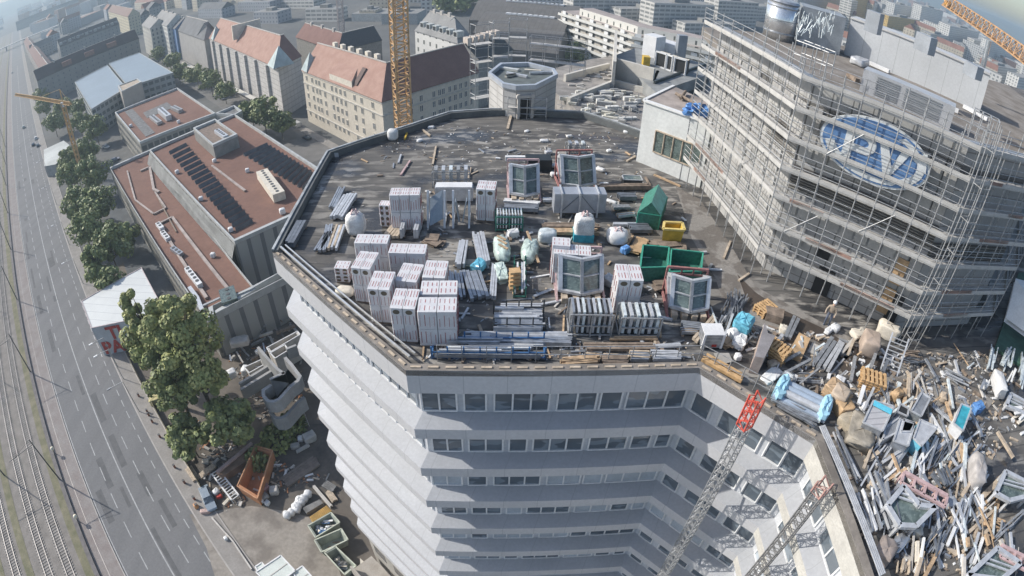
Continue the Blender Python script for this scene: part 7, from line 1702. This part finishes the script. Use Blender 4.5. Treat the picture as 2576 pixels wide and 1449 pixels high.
tree((1135, 30), 14, 16, 1600, 'wide dark green tree clump beyond the manor house', 70, (2, 0), False, 1.6, 'trees in the side streets')
tree((1190, 12), 14, 16, 1600, 'green tree clump left of the farthest barrel hall', 71, (0, 2), False, 1.6, 'trees in the side streets')
def bush(p, r, label, seed): 
    t = thing('bush', label, 'bush', at(p, 0)); g_ = random.Random(seed); b = MB(); a = MB(); a.tube((0, 0, 0), (0, 0, r*.7), .06, 5)
    for i in range(500):
        u = Vector((g_.gauss(0, 1), g_.gauss(0, 1), abs(g_.gauss(0, .8)))).normalized()*r*g_.uniform(.6, 1.05); x = Vector((g_.uniform(-1, 1), g_.uniform(-1, 1), g_.uniform(-1, 1))).normalized(); y = x.orthogonal(); s_ = .3; b.face([u+x*s_, u+y*s_, u-x*s_, u-y*s_], i % 2)
    a.build('stem', BARK, t); b.build('foliage', [LEAF[2], LEAF[0]], t)
bush((700, 1110), 3.0, 'dark green bush at the foot of the curved concrete ramp', 1); bush((735, 1075), 2.6, 'dark green bush between the ramp and the white tower', 2); bush((655, 1160), 2.6, 'dark bush behind the rusty open container', 3); bush((450, 1110), 2, 'small bush beside the pavement wall', 4)
# ================================================================== LOWER LEFT: SITE YARD
def pbox(P, z0, z1, name, label, cat, mat, part='body'):
    Q = [at(p, z1).to_2d() for p in P]; c = sum(Q, Vector((0, 0)))/len(Q); t = thing(name, label, cat, (c.x, c.y, z0)); g = MB(); g.prism(Q, z0, z1, 0, top=(1 if isinstance(mat, list) else None)); g.build(part, mat, t, world=True); return t, Q
skip([hL(1440, 290), hL(1700, 360), hL(1470, 1090), hL(1165, 900)], .07, 2.3, 'rusty orange open container standing in the middle of the lower site yard', RUST, M('rust_rim', (.50, .27, .15), .7, 0, .25, 1), None, 'open_container', taper=.96)
pbox([hL(830, 690), hL(1250, 400), hL(1330, 500), hL(930, 760)], .07, 1.5, 'flat_trailer', 'brown flat container behind the rusty open one', 'container', M('brown_sheet', (.22, .15, .11), .8, 0, .3, .5))
pbox([hL(1220, 360), hL(1330, 260), hL(1360, 290), hL(1240, 400)], .07, 1.4, 'red_machine', 'slim dark red machine arm at the back of the site yard', 'machine', M('dull_red', (.25, .08, .07), .7))
g = MB(); a, b = at(hL(860, 690), 2.2), at(hL(1390, 250), 2.2); g.bar(a, b, .5, .4); tag(g.build('boom', M('pinkish_grey_arm', (.36, .28, .27), .6)), 'long thin grey boom reaching from the brown container to the bushes', 'boom')
for k, (a, b, w_, m, lb) in enumerate(((hL(1560, 180), hL(1640, 90), 1.0, CONC, 'grey slab pile at the dark bushes'), (hL(1010, 480), hL(1300, 300), 1.2, WOODD, 'reddish brown rod pile behind the brown flat container'), (hL(2060, 400), hL(2260, 290), .5, CONCL, 'pale steel beam near the tower foot'), (hL(1850, 880), hL(2390, 520), 2.2, M('mud_slab', (.20, .17, .15), .95), 'long muddy slab in the right part of the site yard'), (hL(430, 620), hL(570, 830), 1.4, WOODP, 'pale yellow formwork board pile by the pavement wall'), (hL(600, 780), hL(840, 600), 1.1, WOODP, 'second pale formwork board pile with dark gap'), (hL(470, 400), hL(520, 540), .5, WOODP, 'short pale board leaning among brown earth'), (hL(640, 540), hL(750, 530), .8, CREAM, 'light grey sacks on earth by the formwork'), (hM(1090, 180), hM(1200, 340), 1.0, WOODP, 'long beige formwork beam beside the tower foot'), (hM(870, 100), hM(1160, 440), .5, CONCL, 'pale kerb like wall strip beside the beige beam'), (hM(1030, 60), hM(1200, 170), 1.3, CONCD, 'dark ribbed mat pile beside the beige beam'), (hL(700, 920), hL(750, 1040), .4, WHITE, 'white short board left of the white rack'), (hL(960, 1200), hL(1060, 1100), .5, CREAM, 'cream board pack under the white rack'))):
    c, rot, L = place(a, b, .07); t = thing('material_pile', lb, 'material', c, rot); r_ = random.Random(k)
    n = 5
    for j in range(n): y = -w_/2+w_*(j+.5)/n; g = MB(); g.bar((-L/2*r_.uniform(.85, 1), y, .25), (L/2*r_.uniform(.85, 1), y, .25+r_.uniform(0, .15)), w_/n*.9, .35); g.build('board', m, t)
# white rack frame and things in it
c, rot, L = place(hL(820, 760), hL(1120, 1150), .07); t = thing('white_rack', 'white ladder like steel rack lying near the pavement end', 'rack', c, rot)
g = MB()
for y in (-.1, 1.3): g.bar((-L/2, y, .9), (L/2, y, .9), .25)
g.build('rail', WHITE, t); g = MB()
for k in range(12): x = -L/2+L*k/11; g.bar((x, -.1, .9), (x, 1.3, .9), .12)
for k in (0, 5, 11): x = -L/2+L*k/11; g.bar((x, -.1, 0), (x, -.1, .9), .12); g.bar((x, 1.3, 0), (x, 1.3, .9), .12)
g.build('rung', WHITE, t)
for k, (p, r, m, lb) in enumerate(((hL(1610, 950), (.7, .6, .6), M('pink_tarp', (.45, .25, .24), .7), 'pinkish covered heap right of the rusty open container'), (hL(1740, 1000), (.8, .7, .7), CONCL, 'pale grey cube pack right of the pinkish heap'), (hL(1590, 1080), (.7, .6, .5), CONC, 'grey pallet load below the pinkish heap'), (hL(1540, 1140), (.5, .4, .4), WHITE, 'bright white sack at the edge of the pale yard'), (hL(1630, 1170), (.45, .4, .4), WHITE, 'second white sack at the edge of the pale yard'), (hL(2270, 200), (1.2, .9, .8), CONCL, 'pale grey machine box close to the tower foot'), (hL(2130, 210), (.5, .5, .5), WHITE, 'white barrel close to the tower foot'), (hL(1950, 190), (.4, .4, .4), WHITE, 'white sack at the edge of the dark bushes'), (hL(2050, 320), (.9, .5, .5), CONC, 'grey concrete block pile near the pale steel beam'), (hL(860, 1010), (.7, .5, .5), WHITE, 'white bags inside the white rack'), (hL(900, 1070), (.6, .3, .3), REDP, 'dark red object inside the white rack'), (hL(980, 210), (.4, .4, .3), CREAM, 'cream lump below the biggest tree'), (hL(560, 1220), (.4, .4, .5), M('orange_barrier', (.55, .28, .12), .6), 'orange barrier lump at the pavement end'), (hL(700, 1300), (1.0, .4, .4), M('pink_barrier', (.45, .33, .30), .7), 'row of pinkish barriers at the yard entrance'), (hL(210, 60), (.1, .1, .1), BLUEP, 'x'), ((395, 1013), (1.4, 1.1, .9), M('yellow_cover', (.50, .44, .22), .8), 'yellowish covered digger near the pavement under the trees'), ((437, 1105), (.5, .5, .3), CREAM, 'cream sacks on the pavement side'), (hG(0, 0), (.1, .1, .1), CREAM, 'x'))):
    if lb == 'x': continue
    lump(p, .07, r, m, 'yard_load', lb, 'load', seed=200+k, jit=.12, sq=.5)
pbox([hL(150, 70), hL(270, -10), hL(320, 60), hL(200, 140)], .2, 2.2, 'blue_container', 'small bright blue container beside the pavement', 'container', M('bright_blue', (.10, .17, .45), .5))
g = MB(); a, b = at(hL(90, 60), .8), at(hL(220, -30), .8); g.bar(a, b, .35, .5); tag(g.build('board_fence', WOODO), 'orange timber board beside the small blue container', 'board')
# white bag heap
t = thing('bag_heap', 'heap of bulging white bags in a row at the edge of the pale yard', 'bags', at(hM(620, 360), .07)); r_ = random.Random(2)
for k in range(11):
    u = k/10; p = at((hM(720, 230)[0]*(1-u)+hM(520, 480)[0]*u, hM(720, 230)[1]*(1-u)+hM(520, 480)[1]*u), .9); g = MB(); g.blob((p.x-t.location.x+r_.uniform(-.5, .5), p.y-t.location.y+r_.uniform(-.5, .5), .6), (.65, .6, .6), 10, 7, 0, .1, k, 0, .7); g.build('bag', WHITE, t, smooth=True)
t, Q = pbox([hM(700, 420), hM(960, 290), hM(1010, 350), hM(760, 500)], .07, .8, 'dark_mat_pile', 'black ribbed mat pile between the bag heap and the orange flat', 'mats', CONCD)
OCH = M('ochre_sheet', (.52, .33, .10), .6, 0, .2, .8)
t, Q = pbox([hM(808, 560), hM(1065, 385), hM(1145, 470), hM(860, 640)], .1, 1.9, 'orange_container', 'closed ochre orange container with ribbed lid at the tower foot', 'container', OCH)
g = MB()
for k in range(6):
    u = (k+.5)/6; a = Q[0]*(1-u)+Q[3]*u; b = Q[1]*(1-u)+Q[2]*u; g.bar((a.x, a.y, 1.95), (b.x, b.y, 1.95), .12, .1)
g.build('rib', OCH, t, world=True)
PG = M('pale_green_rim', (.50, .53, .44), .6, 0, .15, 1); SKB = M('skip_grey_green', (.36, .39, .34), .7, 0, .2, 1)
skip([hM(782, 690), hM(1135, 490), hM(1265, 640), hM(895, 870)], .07, 1.8, 'open skip filled with white rubbish bags beside the ochre container', SKB, PG, ((WHITE, WHITEP, ALUD, CREAM, CONCD, BLUEP), 22, .55), fz=.7)
skip([hM(882, 910), hM(1290, 735), hM(1390, 900), hM(985, 1090)], .07, 1.8, 'nearly empty open skip in the middle of the three at the tower foot', SKB, PG, ((WOODD, RUST), 3, .4), fz=.2)
skip([hM(1032, 1095), hM(1200, 1000), hM(1510, 1295), hM(1340, 1430)], .07, 1.8, 'open skip half filled with dark scrap lowest of the three', SKB, PG, ((CONCD, ALUD, WHITE, CREAM), 16, .5), fz=.5)
GW = M('greenish_white_roof', (.60, .65, .62), .5, 0, .06, .6)
CONTW = M('container_wall', (.50, .52, .50), .6, 0, .08, .6)
for P, h_, lb in (([hM(0, 1390), hM(375, 1140), hM(590, 1370), hM(250, 1640)], 5.6, 'large pale green white site cabin at the bottom edge'), ([hM(560, 1400), hM(700, 1300), hM(900, 1520), hM(700, 1640)], 5.4, 'smaller pale site cabin right of the large one at the bottom edge'), ([hM(-10, 1310), hM(90, 1245), hM(150, 1320), hM(40, 1400)], 3.0, 'little pale cabin left of the large one at the bottom edge')):
    t, Q = pbox(P, .07, h_, 'site_cabin', lb, 'site cabin', [CONTW, GW], 'wall'); g = MB()
    for i in range(4): a, b = Q[i], Q[(i+1) % 4]; g.bar((a.x, a.y, h_+.05), (b.x, b.y, h_+.05), .18, .12)
    g.build('roof_rim', WHITE, t, world=True)
    if h_ > 5: g = MB(); u = .5; a = Q[0]*(1-u)+Q[3]*u; b = Q[1]*(1-u)+Q[2]*u; g.bar((a.x, a.y, h_+.03), (b.x, b.y, h_+.03), .12, .05); g.build('roof_joint', CONCL, t, world=True)
lump(hM(1590, 1410), .1, (1.0, .7, .5), WHITE, 'yard_load', 'white plastic heap right of the lowest open skip', 'load', seed=230, jit=.2)
t, Q = pbox([hM(1570, 1180), hM(1650, 1250), hM(1680, 1400), hM(1580, 1380)], .1, 3.5, 'pale_wall_panel', 'pale upright wall panels standing below the podium', 'panels', CREAM)
# curved concrete ramp
def wallrun(pts, z0, z1, w_, mb, mi=0, closed=False):
    P = [at(p, z1).to_2d() for p in pts]; Q = offs(P, w_)
    for i in range(len(P)-1): mb.prism([P[i], P[i+1], Q[i+1], Q[i]], z0, z1, mi)
    return P, Q
rmp = thing('curved_ramp', 'curved concrete ramp with two stacked rounded parapets beside the white tower', 'ramp', at((690, 1000), 0))
outer = [(1020, 390), (1120, 500), (1200, 610), (1255, 680), (1215, 760), (1110, 840), (1020, 940), (930, 1040), (840, 1085), (730, 1080), (650, 990), (645, 890), (780, 800)]
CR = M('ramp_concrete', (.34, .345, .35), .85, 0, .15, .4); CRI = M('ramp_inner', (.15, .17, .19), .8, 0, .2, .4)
g = MB(); P, Q = wallrun([hF(*p) for p in outer], 6.2, 8.6, -.55, g); g.build('upper_parapet', CR, rmp, world=True)
g = MB(); P2 = [Vector((p.x+.5, p.y-.6)) for p in P[4:12]]; Q2 = offs(P2, -.55)
for i in range(len(P2)-1): g.prism([P2[i], P2[i+1], Q2[i+1], Q2[i]], 2.6, 5.4)
g.build('lower_parapet', CR, rmp, world=True)
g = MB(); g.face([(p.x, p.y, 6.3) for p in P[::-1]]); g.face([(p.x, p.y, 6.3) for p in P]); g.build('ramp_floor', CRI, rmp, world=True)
g = MB(); wallrun([hF(*p) for p in ((610, 235), (760, 410), (900, 560), (1010, 640))], 4, 9.2, -.5, g); wallrun([hF(*p) for p in ((1010, 640), (780, 745))], 4, 9.2, -.5, g); g.build('side_wall', CR, rmp, world=True)
g = MB(); a = [at(hF(*p), 9.1) for p in ((785, 745), (1010, 650), (1060, 790))]; b = at(hF(880, 1000), 6.5); g.face([a[0], a[1], a[2], b]); g.face([a[0], b, a[2], a[1]]); g.build('slab', CR, rmp, world=True)
for k, (P, z, lb) in enumerate((([(725, 260), (1190, 10), (1230, 60), (770, 330)], 6, 'long light well with framed bays beside the ramp'), ([(780, 340), (1000, 215), (1060, 290), (850, 420)], 6, 'white rimmed pit with brown debris beside the ramp'), ([(390, 555), (640, 440), (690, 510), (460, 640)], 5, 'white rimmed pit with brown debris left of the ramp'))):
    skip([hF(*p) for p in P], .5, z-.5, lb, CONCL, WHITE, ((PLY, WHITE), 3, .4), 'light_well', fz=.9, taper=.95)
for k, (a, b, lb) in enumerate(((hF(340, 870), hF(820, 570), 'upper long concrete channel wall left of the ramp'), (hF(360, 960), hF(880, 640), 'lower long concrete channel wall left of the ramp'), (hF(1040, 350), hF(1190, 290), 'short concrete edge between ramp and tower'))):
    p, q_ = at(a, 5.5), at(b, 5.5); t = thing('channel_wall', lb, 'wall', (p+q_)/2); g = MB(); g.bar(p, q_, .5, 2.4); g.build('wall_body', CR, t, world=True)
for k, (p, r, m, lb) in enumerate(((hF(415, 640), (.6, 1.0, .8), WHITEP, 'bright white upright wrap left of the ramp pits'), (hF(210, 690), (1.0, .9, .8), WHITE, 'white boxy wrap at the edge of the biggest tree'), (hF(1090, 170), (.7, .5, .6), M('pinkish_wrap', (.55, .42, .40), .7), 'pinkish wrapped unit close to the white tower'), (hF(1110, 260), (.4, .7, .5), WHITE, 'white wrapped unit close to the white tower'), (hF(330, 200), (2.2, 1.2, .7), CONCL, 'pale grey slab pack behind the biggest tree'), (hF(590, 340), (.4, .4, .4), WHITE, 'white post cap near the light well'))):
    lump(p, 3.0, r, m, 'wrapped_unit', lb, 'unit', seed=240+k, jit=.1, sq=.5)
# stair pattern near ramp
ladder(at((755, 1035), .5), at((770, 1075), .5), 'small grey stair lying in shade right of the curved ramp', 1.2, 9, CONCL)
# trench and construction between low wing and tower
tr = random.Random(55)
for k in range(46):
    q = quadpt([(560, 870), (730, 740), (760, 830), (600, 960)], tr.random(), tr.random()); g = MB(); L2 = tr.uniform(1, 4.5); w_ = tr.uniform(.15, .6); g.bar((-L2/2, 0, .3), (L2/2, 0, .3+tr.uniform(0, .8)), w_, w_); o = g.build('loose_girder', [CONCL, CONC, ALU, CONCD, WOODD, GALV][k % 6]); o.location = at(q, tr.uniform(.1, 1.5)); o.rotation_euler = (0, 0, R(42)+tr.choice((0, 1.57))+tr.uniform(-.3, .3))
    tag(o, 'dull site beam in the dark gap between low wing and white tower', 'beam', 'beams in the dark gap')
for k in range(60):
    q = quadpt([(440, 1060), (640, 1150), (830, 1200), (560, 1290)], tr.random(), tr.random()); g = MB(); L2 = tr.uniform(.3, 2.0); w_ = tr.uniform(.12, .5); g.bar((-L2/2, 0, w_/2), (L2/2, 0, w_/2), w_, w_*.6); o = g.build('scrap_piece', [WOODP, CONC, WOODD, WHITE, RUST, CONCL][k % 6]); o.location = at(q, .07); o.rotation_euler = (0, 0, tr.uniform(0, 3.1))
    tag(o, ['pale wooden', 'grey', 'dark wooden', 'white', 'rusty', 'dusty'][k % 6]+' debris piece on the dark soil of the site yard', 'debris', 'debris in the site yard')
g = MB(); a, b, c = at(g7(1600, 1010), .3), at(g7(1760, 1190), .3), at(g7(1900, 1400), .3); g.bar(a, b, .25, .3); g.bar(b, c, .25, .3); tag(g.build('site_pipe', CONCL), 'long pale pipe line bending across the dusty yard', 'pipe')
g = MB(); g.box((0, 0, 0), (.7, .7, .7)); o = lump(g7(1710, 1172), .1, (.35, .35, .35), WHITEP, 'white_barrel', 'lone white barrel lid in the dusty yard', 'barrel', seed=260, jit=.02)
# big bollards along pavement
for k, p in enumerate(((1115, 215), (1125, 240), (1152, 290), (1210, 403), (1322, 632), (1395, 748), (1470, 872), (1490, 930), (1050, 95))):
    c = at(g7(*p), .16); t = thing('bollard', 'small rusty brown bollard on the pavement beside the avenue', 'bollard', c, 0, 'rusty bollards on the pavement'); g = MB(); g.tube((0, 0, 0), (0, 0, .8), .2, 8); g.build('post', M('rust_brown', (.22, .09, .06), .8), t); g = MB(); g.tube((0, 0, .8), (0, 0, .88), .24, 8); g.build('cap', DSTEEL, t)
# pavement fence line
g = MB(); a0 = W(-.6, 62); b0 = W(-.6, 128); g.bar((*a0, .9), (*b0, .9), .06, 1.5); tag(g.build('mesh_fence', M('fence_ochre', (.30, .27, .18), .8)), 'long ochre mesh fence along the inner pavement edge', 'fence')
# street furniture: catenary masts, lamps
def mast(a, s_, label, h_=11.5, arm=-6):
    x, y = W(a, s_); t = thing('catenary_mast', label, 'mast', (x, y, 0), R(-48.8)*0, 'catenary masts beside the rails'); g = MB(); g.tube((0, 0, 0), (0, 0, h_), .16, 8, r2=.1); g.build('pole', DSTEEL, t)
    n = Vector((.659, .7521, 0)); g = MB(); g.bar((0, 0, h_-1.2), tuple(n*arm+Vector((0, 0, h_-1.6))), .1); g.bar((0, 0, h_), tuple(n*arm*.8+Vector((0, 0, h_-1.6))), .05); g.build('arm', DSTEEL, t)
for k in range(9):
    mast(-24.1, 46.+35.2*k, ['nearest', 'second', 'third', 'fourth', 'fifth', 'sixth', 'seventh', 'eighth', 'ninth'][k]+' dark catenary mast on the median counted from the bottom of the picture')
    if k < 6: mast(-36.6, 56.+35.2*k, ['nearest', 'second', 'third', 'fourth', 'fifth', 'sixth'][k]+' dark catenary mast between the tracks counted from the bottom', 12, -7)
def slamp(a, s_, label, h_=8, arm=3.0, globe=False):
    x, y = W(a, s_); t = thing('street_lamp', label, 'street lamp', (x, y, 0), 0, 'street lamps'); n = Vector((-.659, -.7521, 0)); g = MB(); g.tube((0, 0, 0), (0, 0, h_), .09, 8, r2=.06); g.build('pole', GALV, t)
    if globe: g = MB(); g.blob((0, 0, h_+.3), (.42, .42, .42), 10, 8, 0, 0, 1, -9, 1); g.build('lamp_globe', M('globe_opal', (.80, .74, .58), .3), t, smooth=True)
    else:
        g = MB(); g.bar((0, 0, h_), tuple(n*arm+Vector((0, 0, h_+.2))), .09); g.build('arm', GALV, t); g = MB(); e = n*arm; g.box((e.x, e.y, h_+.08), (.9, .35, .16), R(49)); g.build('lamp_head', ALUD if s_ < 95 else WHITEP, t)
for k, s_ in enumerate((86, 97, 101.5, 141, 168, 205, 240)): slamp(-3.6, s_, ['nearest', 'second', 'third', 'fourth', 'fifth', 'sixth', 'farthest'][k]+' arched street lamp on the pavement side of the avenue')
slamp(-23.3, 88.2, 'yellowish globe lamp on the median left of the dashed lane', 1.4, globe=True); slamp(-23.3, 70.5, 'yellowish globe lamp on the median lower one near the bottom', 1.4, globe=True)
# cars
CARC = {}
def car(p, rot, col, label, z=.07, L=4.3, van=False, grp='cars'):
    if isinstance(p, tuple): c = at(p, z)
    else: c = p
    t = thing('van' if van else 'car', label, 'van' if van else 'car', c, rot, grp); m = M('car_%d_%d_%d' % tuple(int(v*99) for v in col), col, .25, .2, .05, .5)
    W2 = .88; h1 = .75; g = MB()
    sec = [(-L/2, .35, .62, W2*.92), (-L/2+.1, .3, h1+.12, W2), (-L*.2, .25, h1+.18, W2), (L*.2, .25, h1+.12, W2), (L/2-.15, .3, h1-.02, W2*.96), (L/2, .35, .55, W2*.85)]
    if van: sec = [(-L/2, .35, 1.9, W2), (-L/2+.1, .3, 2.0, W2), (L*.25, .25, 2.0, W2), (L*.38, .25, 1.1, W2), (L/2-.1, .3, .95, W2*.96), (L/2, .35, .55, W2*.85)]
    for i in range(len(sec)-1):
        a, b = sec[i], sec[i+1]
        A = [(a[0], -a[3], a[1]), (a[0], a[3], a[1]), (a[0], a[3], a[2]), (a[0], -a[3], a[2])]; B = [(b[0], -b[3], b[1]), (b[0], b[3], b[1]), (b[0], b[3], b[2]), (b[0], -b[3], b[2])]
        for q in range(4): r = (q+1) % 4; g.face([A[q], A[r], B[r], B[q]][::-1])
        if i == 0: g.face(A)
        if i == len(sec)-2: g.face(B[::-1])
    g.build('body', m, t)
    if not van:
        g = MB(); lo = [(-L*.42, -W2*.95), (L*.24, -W2*.95), (L*.24, W2*.95), (-L*.42, W2*.95)]; hi = [(-L*.3, -W2*.72), (L*.08, -W2*.72), (L*.08, W2*.72), (-L*.3, W2*.72)]
        for i in range(4): j = (i+1) % 4; g.face([(*lo[i], h1+.12), (*lo[j], h1+.12), (*hi[j], 1.42), (*hi[i], 1.42)])
        g.build('windows', GLASS, t).name = 'glasshouse'; g = MB(); g.prism([(v[0], v[1]) for v in hi], 1.421, 1.46); g.build('roof', m, t)
    else:
        g = MB(); g.face([(L*.255, -W2*.9, 1.95), (L*.385, -W2*.9, 1.15), (L*.385, W2*.9, 1.15), (L*.255, W2*.9, 1.95)][::-1]); g.face([(L*.262, -W2*.9, 1.96), (L*.392, -W2*.9, 1.16), (L*.392, W2*.9, 1.16), (L*.262, W2*.9, 1.96)]); g.build('windscreen', GLASS, t)
    for x in (-L*.31, L*.31):
        for y in (-W2, W2): g = MB(); g.tube((x, y-.1 if y > 0 else y+.1, .32), (x, y+.02 if y > 0 else y-.02, .32), .32, 10); g.build('wheel', BLACK, t)
AV = math.atan2(.6591, -.7521)
for p, col, lb, dr in (((31, 184), (.7, .7, .7), 'white car driving far up the avenue', 0), ((60, 322), (.45, .5, .45), 'pale greenish car alone on the avenue', 0), ((84, 366), (.05, .06, .08), 'dark car left one of the pair on the avenue', 0), ((96, 368), (.06, .07, .08), 'dark car right one of the pair on the avenue', 0), ((91, 350), (.7, .72, .72), 'white car ahead of the dark pair on the avenue', 0)):
    car(p, AV, col, lb, .07, grp='cars driving on the avenue')
sd_ = at((760, 345), .1)-at((560, 245), .1); SR = math.atan2(sd_.y, sd_.x)
pk = [((772, 350), (.03, .035, .04), 'black car parked close to the cream house', 0), ((745, 318), (.7, .7, .68), 'white van by the cream house corner', 1), ((648, 284), (.72, .72, .7), 'white car in the side street row near the canopy', 0), ((618, 264), (.6, .62, .62), 'silver car in the side street row', 0), ((592, 284), (.4, .43, .45), 'grey car on the near side of the side street', 0), ((576, 241), (.7, .7, .7), 'white van in the side street row', 1), ((560, 250), (.25, .27, .3), 'dark grey car in the side street', 0), ((486, 186), (.72, .73, .72), 'white car at the side street crossing', 0), ((502, 192), (.7, .72, .7), 'second white van at the side street crossing', 1), ((480, 198), (.6, .65, .62), 'pale car beside the crossing trees', 0), ((540, 212), (.5, .48, .45), 'beige car before the netted house', 0), ((663, 300), (.3, .31, .33), 'dark car behind the big street tree', 0), ((522, 203), (.1, .12, .15), 'black car before the netted house corner', 0), ((605, 275), (.08, .09, .1), 'black car between silver and white ones', 0), ((457, 180), (.5, .2, .15), 'reddish car far up the side street', 0), ((690, 318), (.55, .56, .57), 'silver car half hidden by the street tree', 0)]
for p, col, lb, v in pk: car(p, SR+(R(180) if len(lb) % 2 else 0), col, lb, .05, 5.0 if v else 4.3, bool(v), 'cars in the side street')
car(hL(740, 1110), R(-50), (.30, .36, .42), 'grey blue pickup parked at the end of the pavement', .1, 5.0, False, 'cars in the site yard')
# more cars parked between low wing and shed (dark lane)
for k, (p, col, lb) in enumerate((((237, 292), (.6, .6, .6), 'white car beside the blue hall wall'), ((268, 372), (.65, .66, .66), 'silver car in the lane beside the square brown roof'), ((258, 330), (.2, .22, .25), 'dark car in the lane near the hall'), ((640, 693), (.04, .045, .05), 'black car parked between the wings and the white tower'), ((655, 683), (.6, .6, .6), 'white car parked beside the black one near the tower'), ((290, 405), (.3, .3, .33), 'grey car in the lane at the low wing corner'))): car(p, SR+.3*k, col, lb, .05, grp='cars in the service lane')
# side street
STRM = M('side_street', (.17, .165, .16), .9, 0, .15, .3)
g = MB(); a, b = at((440, 160), .02), at((830, 392), .02); d = (b-a).normalized(); n = Vector((d.y, -d.x, 0)); g.prism([p.to_2d() for p in (a-n*3, b-n*3, b+n*9, a+n*9)], 0, .03); struct('side_street', g, STRM)
g = MB(); g.prism([p.to_2d() for p in (a-n*6, b-n*6, b-n*3, a-n*3)], 0, .15); struct('side_pavement', g, SIDE)
# dark service lane beside the low wing
g = MB(); g.prism([at(p, .05).to_2d() for p in ((250, 440), (285, 430), (535, 860), (480, 900), (330, 720))][::-1], 0, .055); struct('lane_road', g, M('lane_dark', (.10, .11, .12), .9, 0, .25, .2))

import re
def short_of(o):
    w_ = o['label'].split(); stop = {'beside', 'behind', 'near', 'in', 'with', 'at', 'on', 'left', 'right', 'of', 'standing', 'lying', 'and', 'from', 'under', 'below', 'above', 'between', 'next', 'carrying', 'along', 'by', 'running', 'rising', 'wrapped', 'inside', 'touching', 'to', 'for', 'among', 'before', 'against', 'laid', 'showing', 'over', 'nearest', 'directly', 'beyond'}
    out = []
    for x in w_:
        if x in stop and len(out) >= 2: break
        out.append(x)
        if len(out) >= 5: break
    return ' '.join(out)
tops = [o for o in COL.objects if not o.parent and o.get('label') and o.get('kind') is None]
cnt = {}
for o in tops: cnt[o['label']] = cnt.get(o['label'], 0)+1
sh_ = {}
for o in tops:
    if cnt[o['label']] == 1 and not (o.type == 'MESH' and o.location.length < .01): sh_.setdefault(short_of(o), []).append(o)
anc = [(Vector(v[0].location), k_) for k_, v in sh_.items() if len(v) == 1 and len(k_.split()) >= 2]
KW = {'loose strips in the right foreground yard': 'strip', 'litter on the main roof': 'litter bit', 'debris in the site yard': 'debris piece', 'beams in the dark gap': 'girder', 'planter boxes on the lower terraces': 'planter box', 'loose profiles on the far lower terrace': 'grey profile', 'rail posts on the lower terraces': 'tubular post', 'rusty bollards on the pavement': 'rusty brown bollard', 'far right city blocks': 'hazy block', 'far left city blocks': 'hazy block'}
for o in tops:
    gr = o.get('group')
    if gr in KW and cnt[o['label']] > 1:
        first = o['label'].split()[0]; kind = KW[gr]; ex = []
        if gr in ('loose strips in the right foreground yard', 'litter on the main roof', 'debris in the site yard', 'beams in the dark gap', 'planter boxes on the lower terraces'):
            L2 = o.dimensions.x; kind = ('long ' if L2 > 1.6 else 'short ' if L2 < .8 else '')+(o['label'].split(' '+{'strip': 'loose', 'litter bit': 'litter', 'debris piece': 'debris', 'girder': 'site', 'planter box': 'oblong'}[kind])[0])+' '+kind
            az_ = math.degrees(o.rotation_euler.z) % 180; ex = ['lying crosswise' if az_ < 30 or az_ > 150 else 'pointing away' if 60 < az_ < 120 else 'lying slanted']
        elif kind == 'hazy block': kind = o['label'].split(' hazy')[0]+' hazy block'
        relabel(o, kind, anc, ['']+ex)
# ================================================================== HAZE
hz = MB(); hz.box((0, 2400, -2.0), (7400, 5600, 112)); ho = hz.build('haze', []); ho['kind'] = 'stuff'; ho['label'] = 'pale blue haze in the air over the city'; ho['category'] = 'haze'
hm = bpy.data.materials.new('haze_air'); hm.use_nodes = True; hn = hm.node_tree; hn.nodes.clear(); out = hn.nodes.new('ShaderNodeOutputMaterial'); pv = hn.nodes.new('ShaderNodeVolumePrincipled')
pv.inputs['Color'].default_value = (.64, .80, .93, 1); pv.inputs['Density'].default_value = .0004; pv.inputs['Anisotropy'].default_value = .2
hn.links.new(pv.outputs[0], out.inputs['Volume']); ho.data.materials.clear(); ho.data.materials.append(hm)
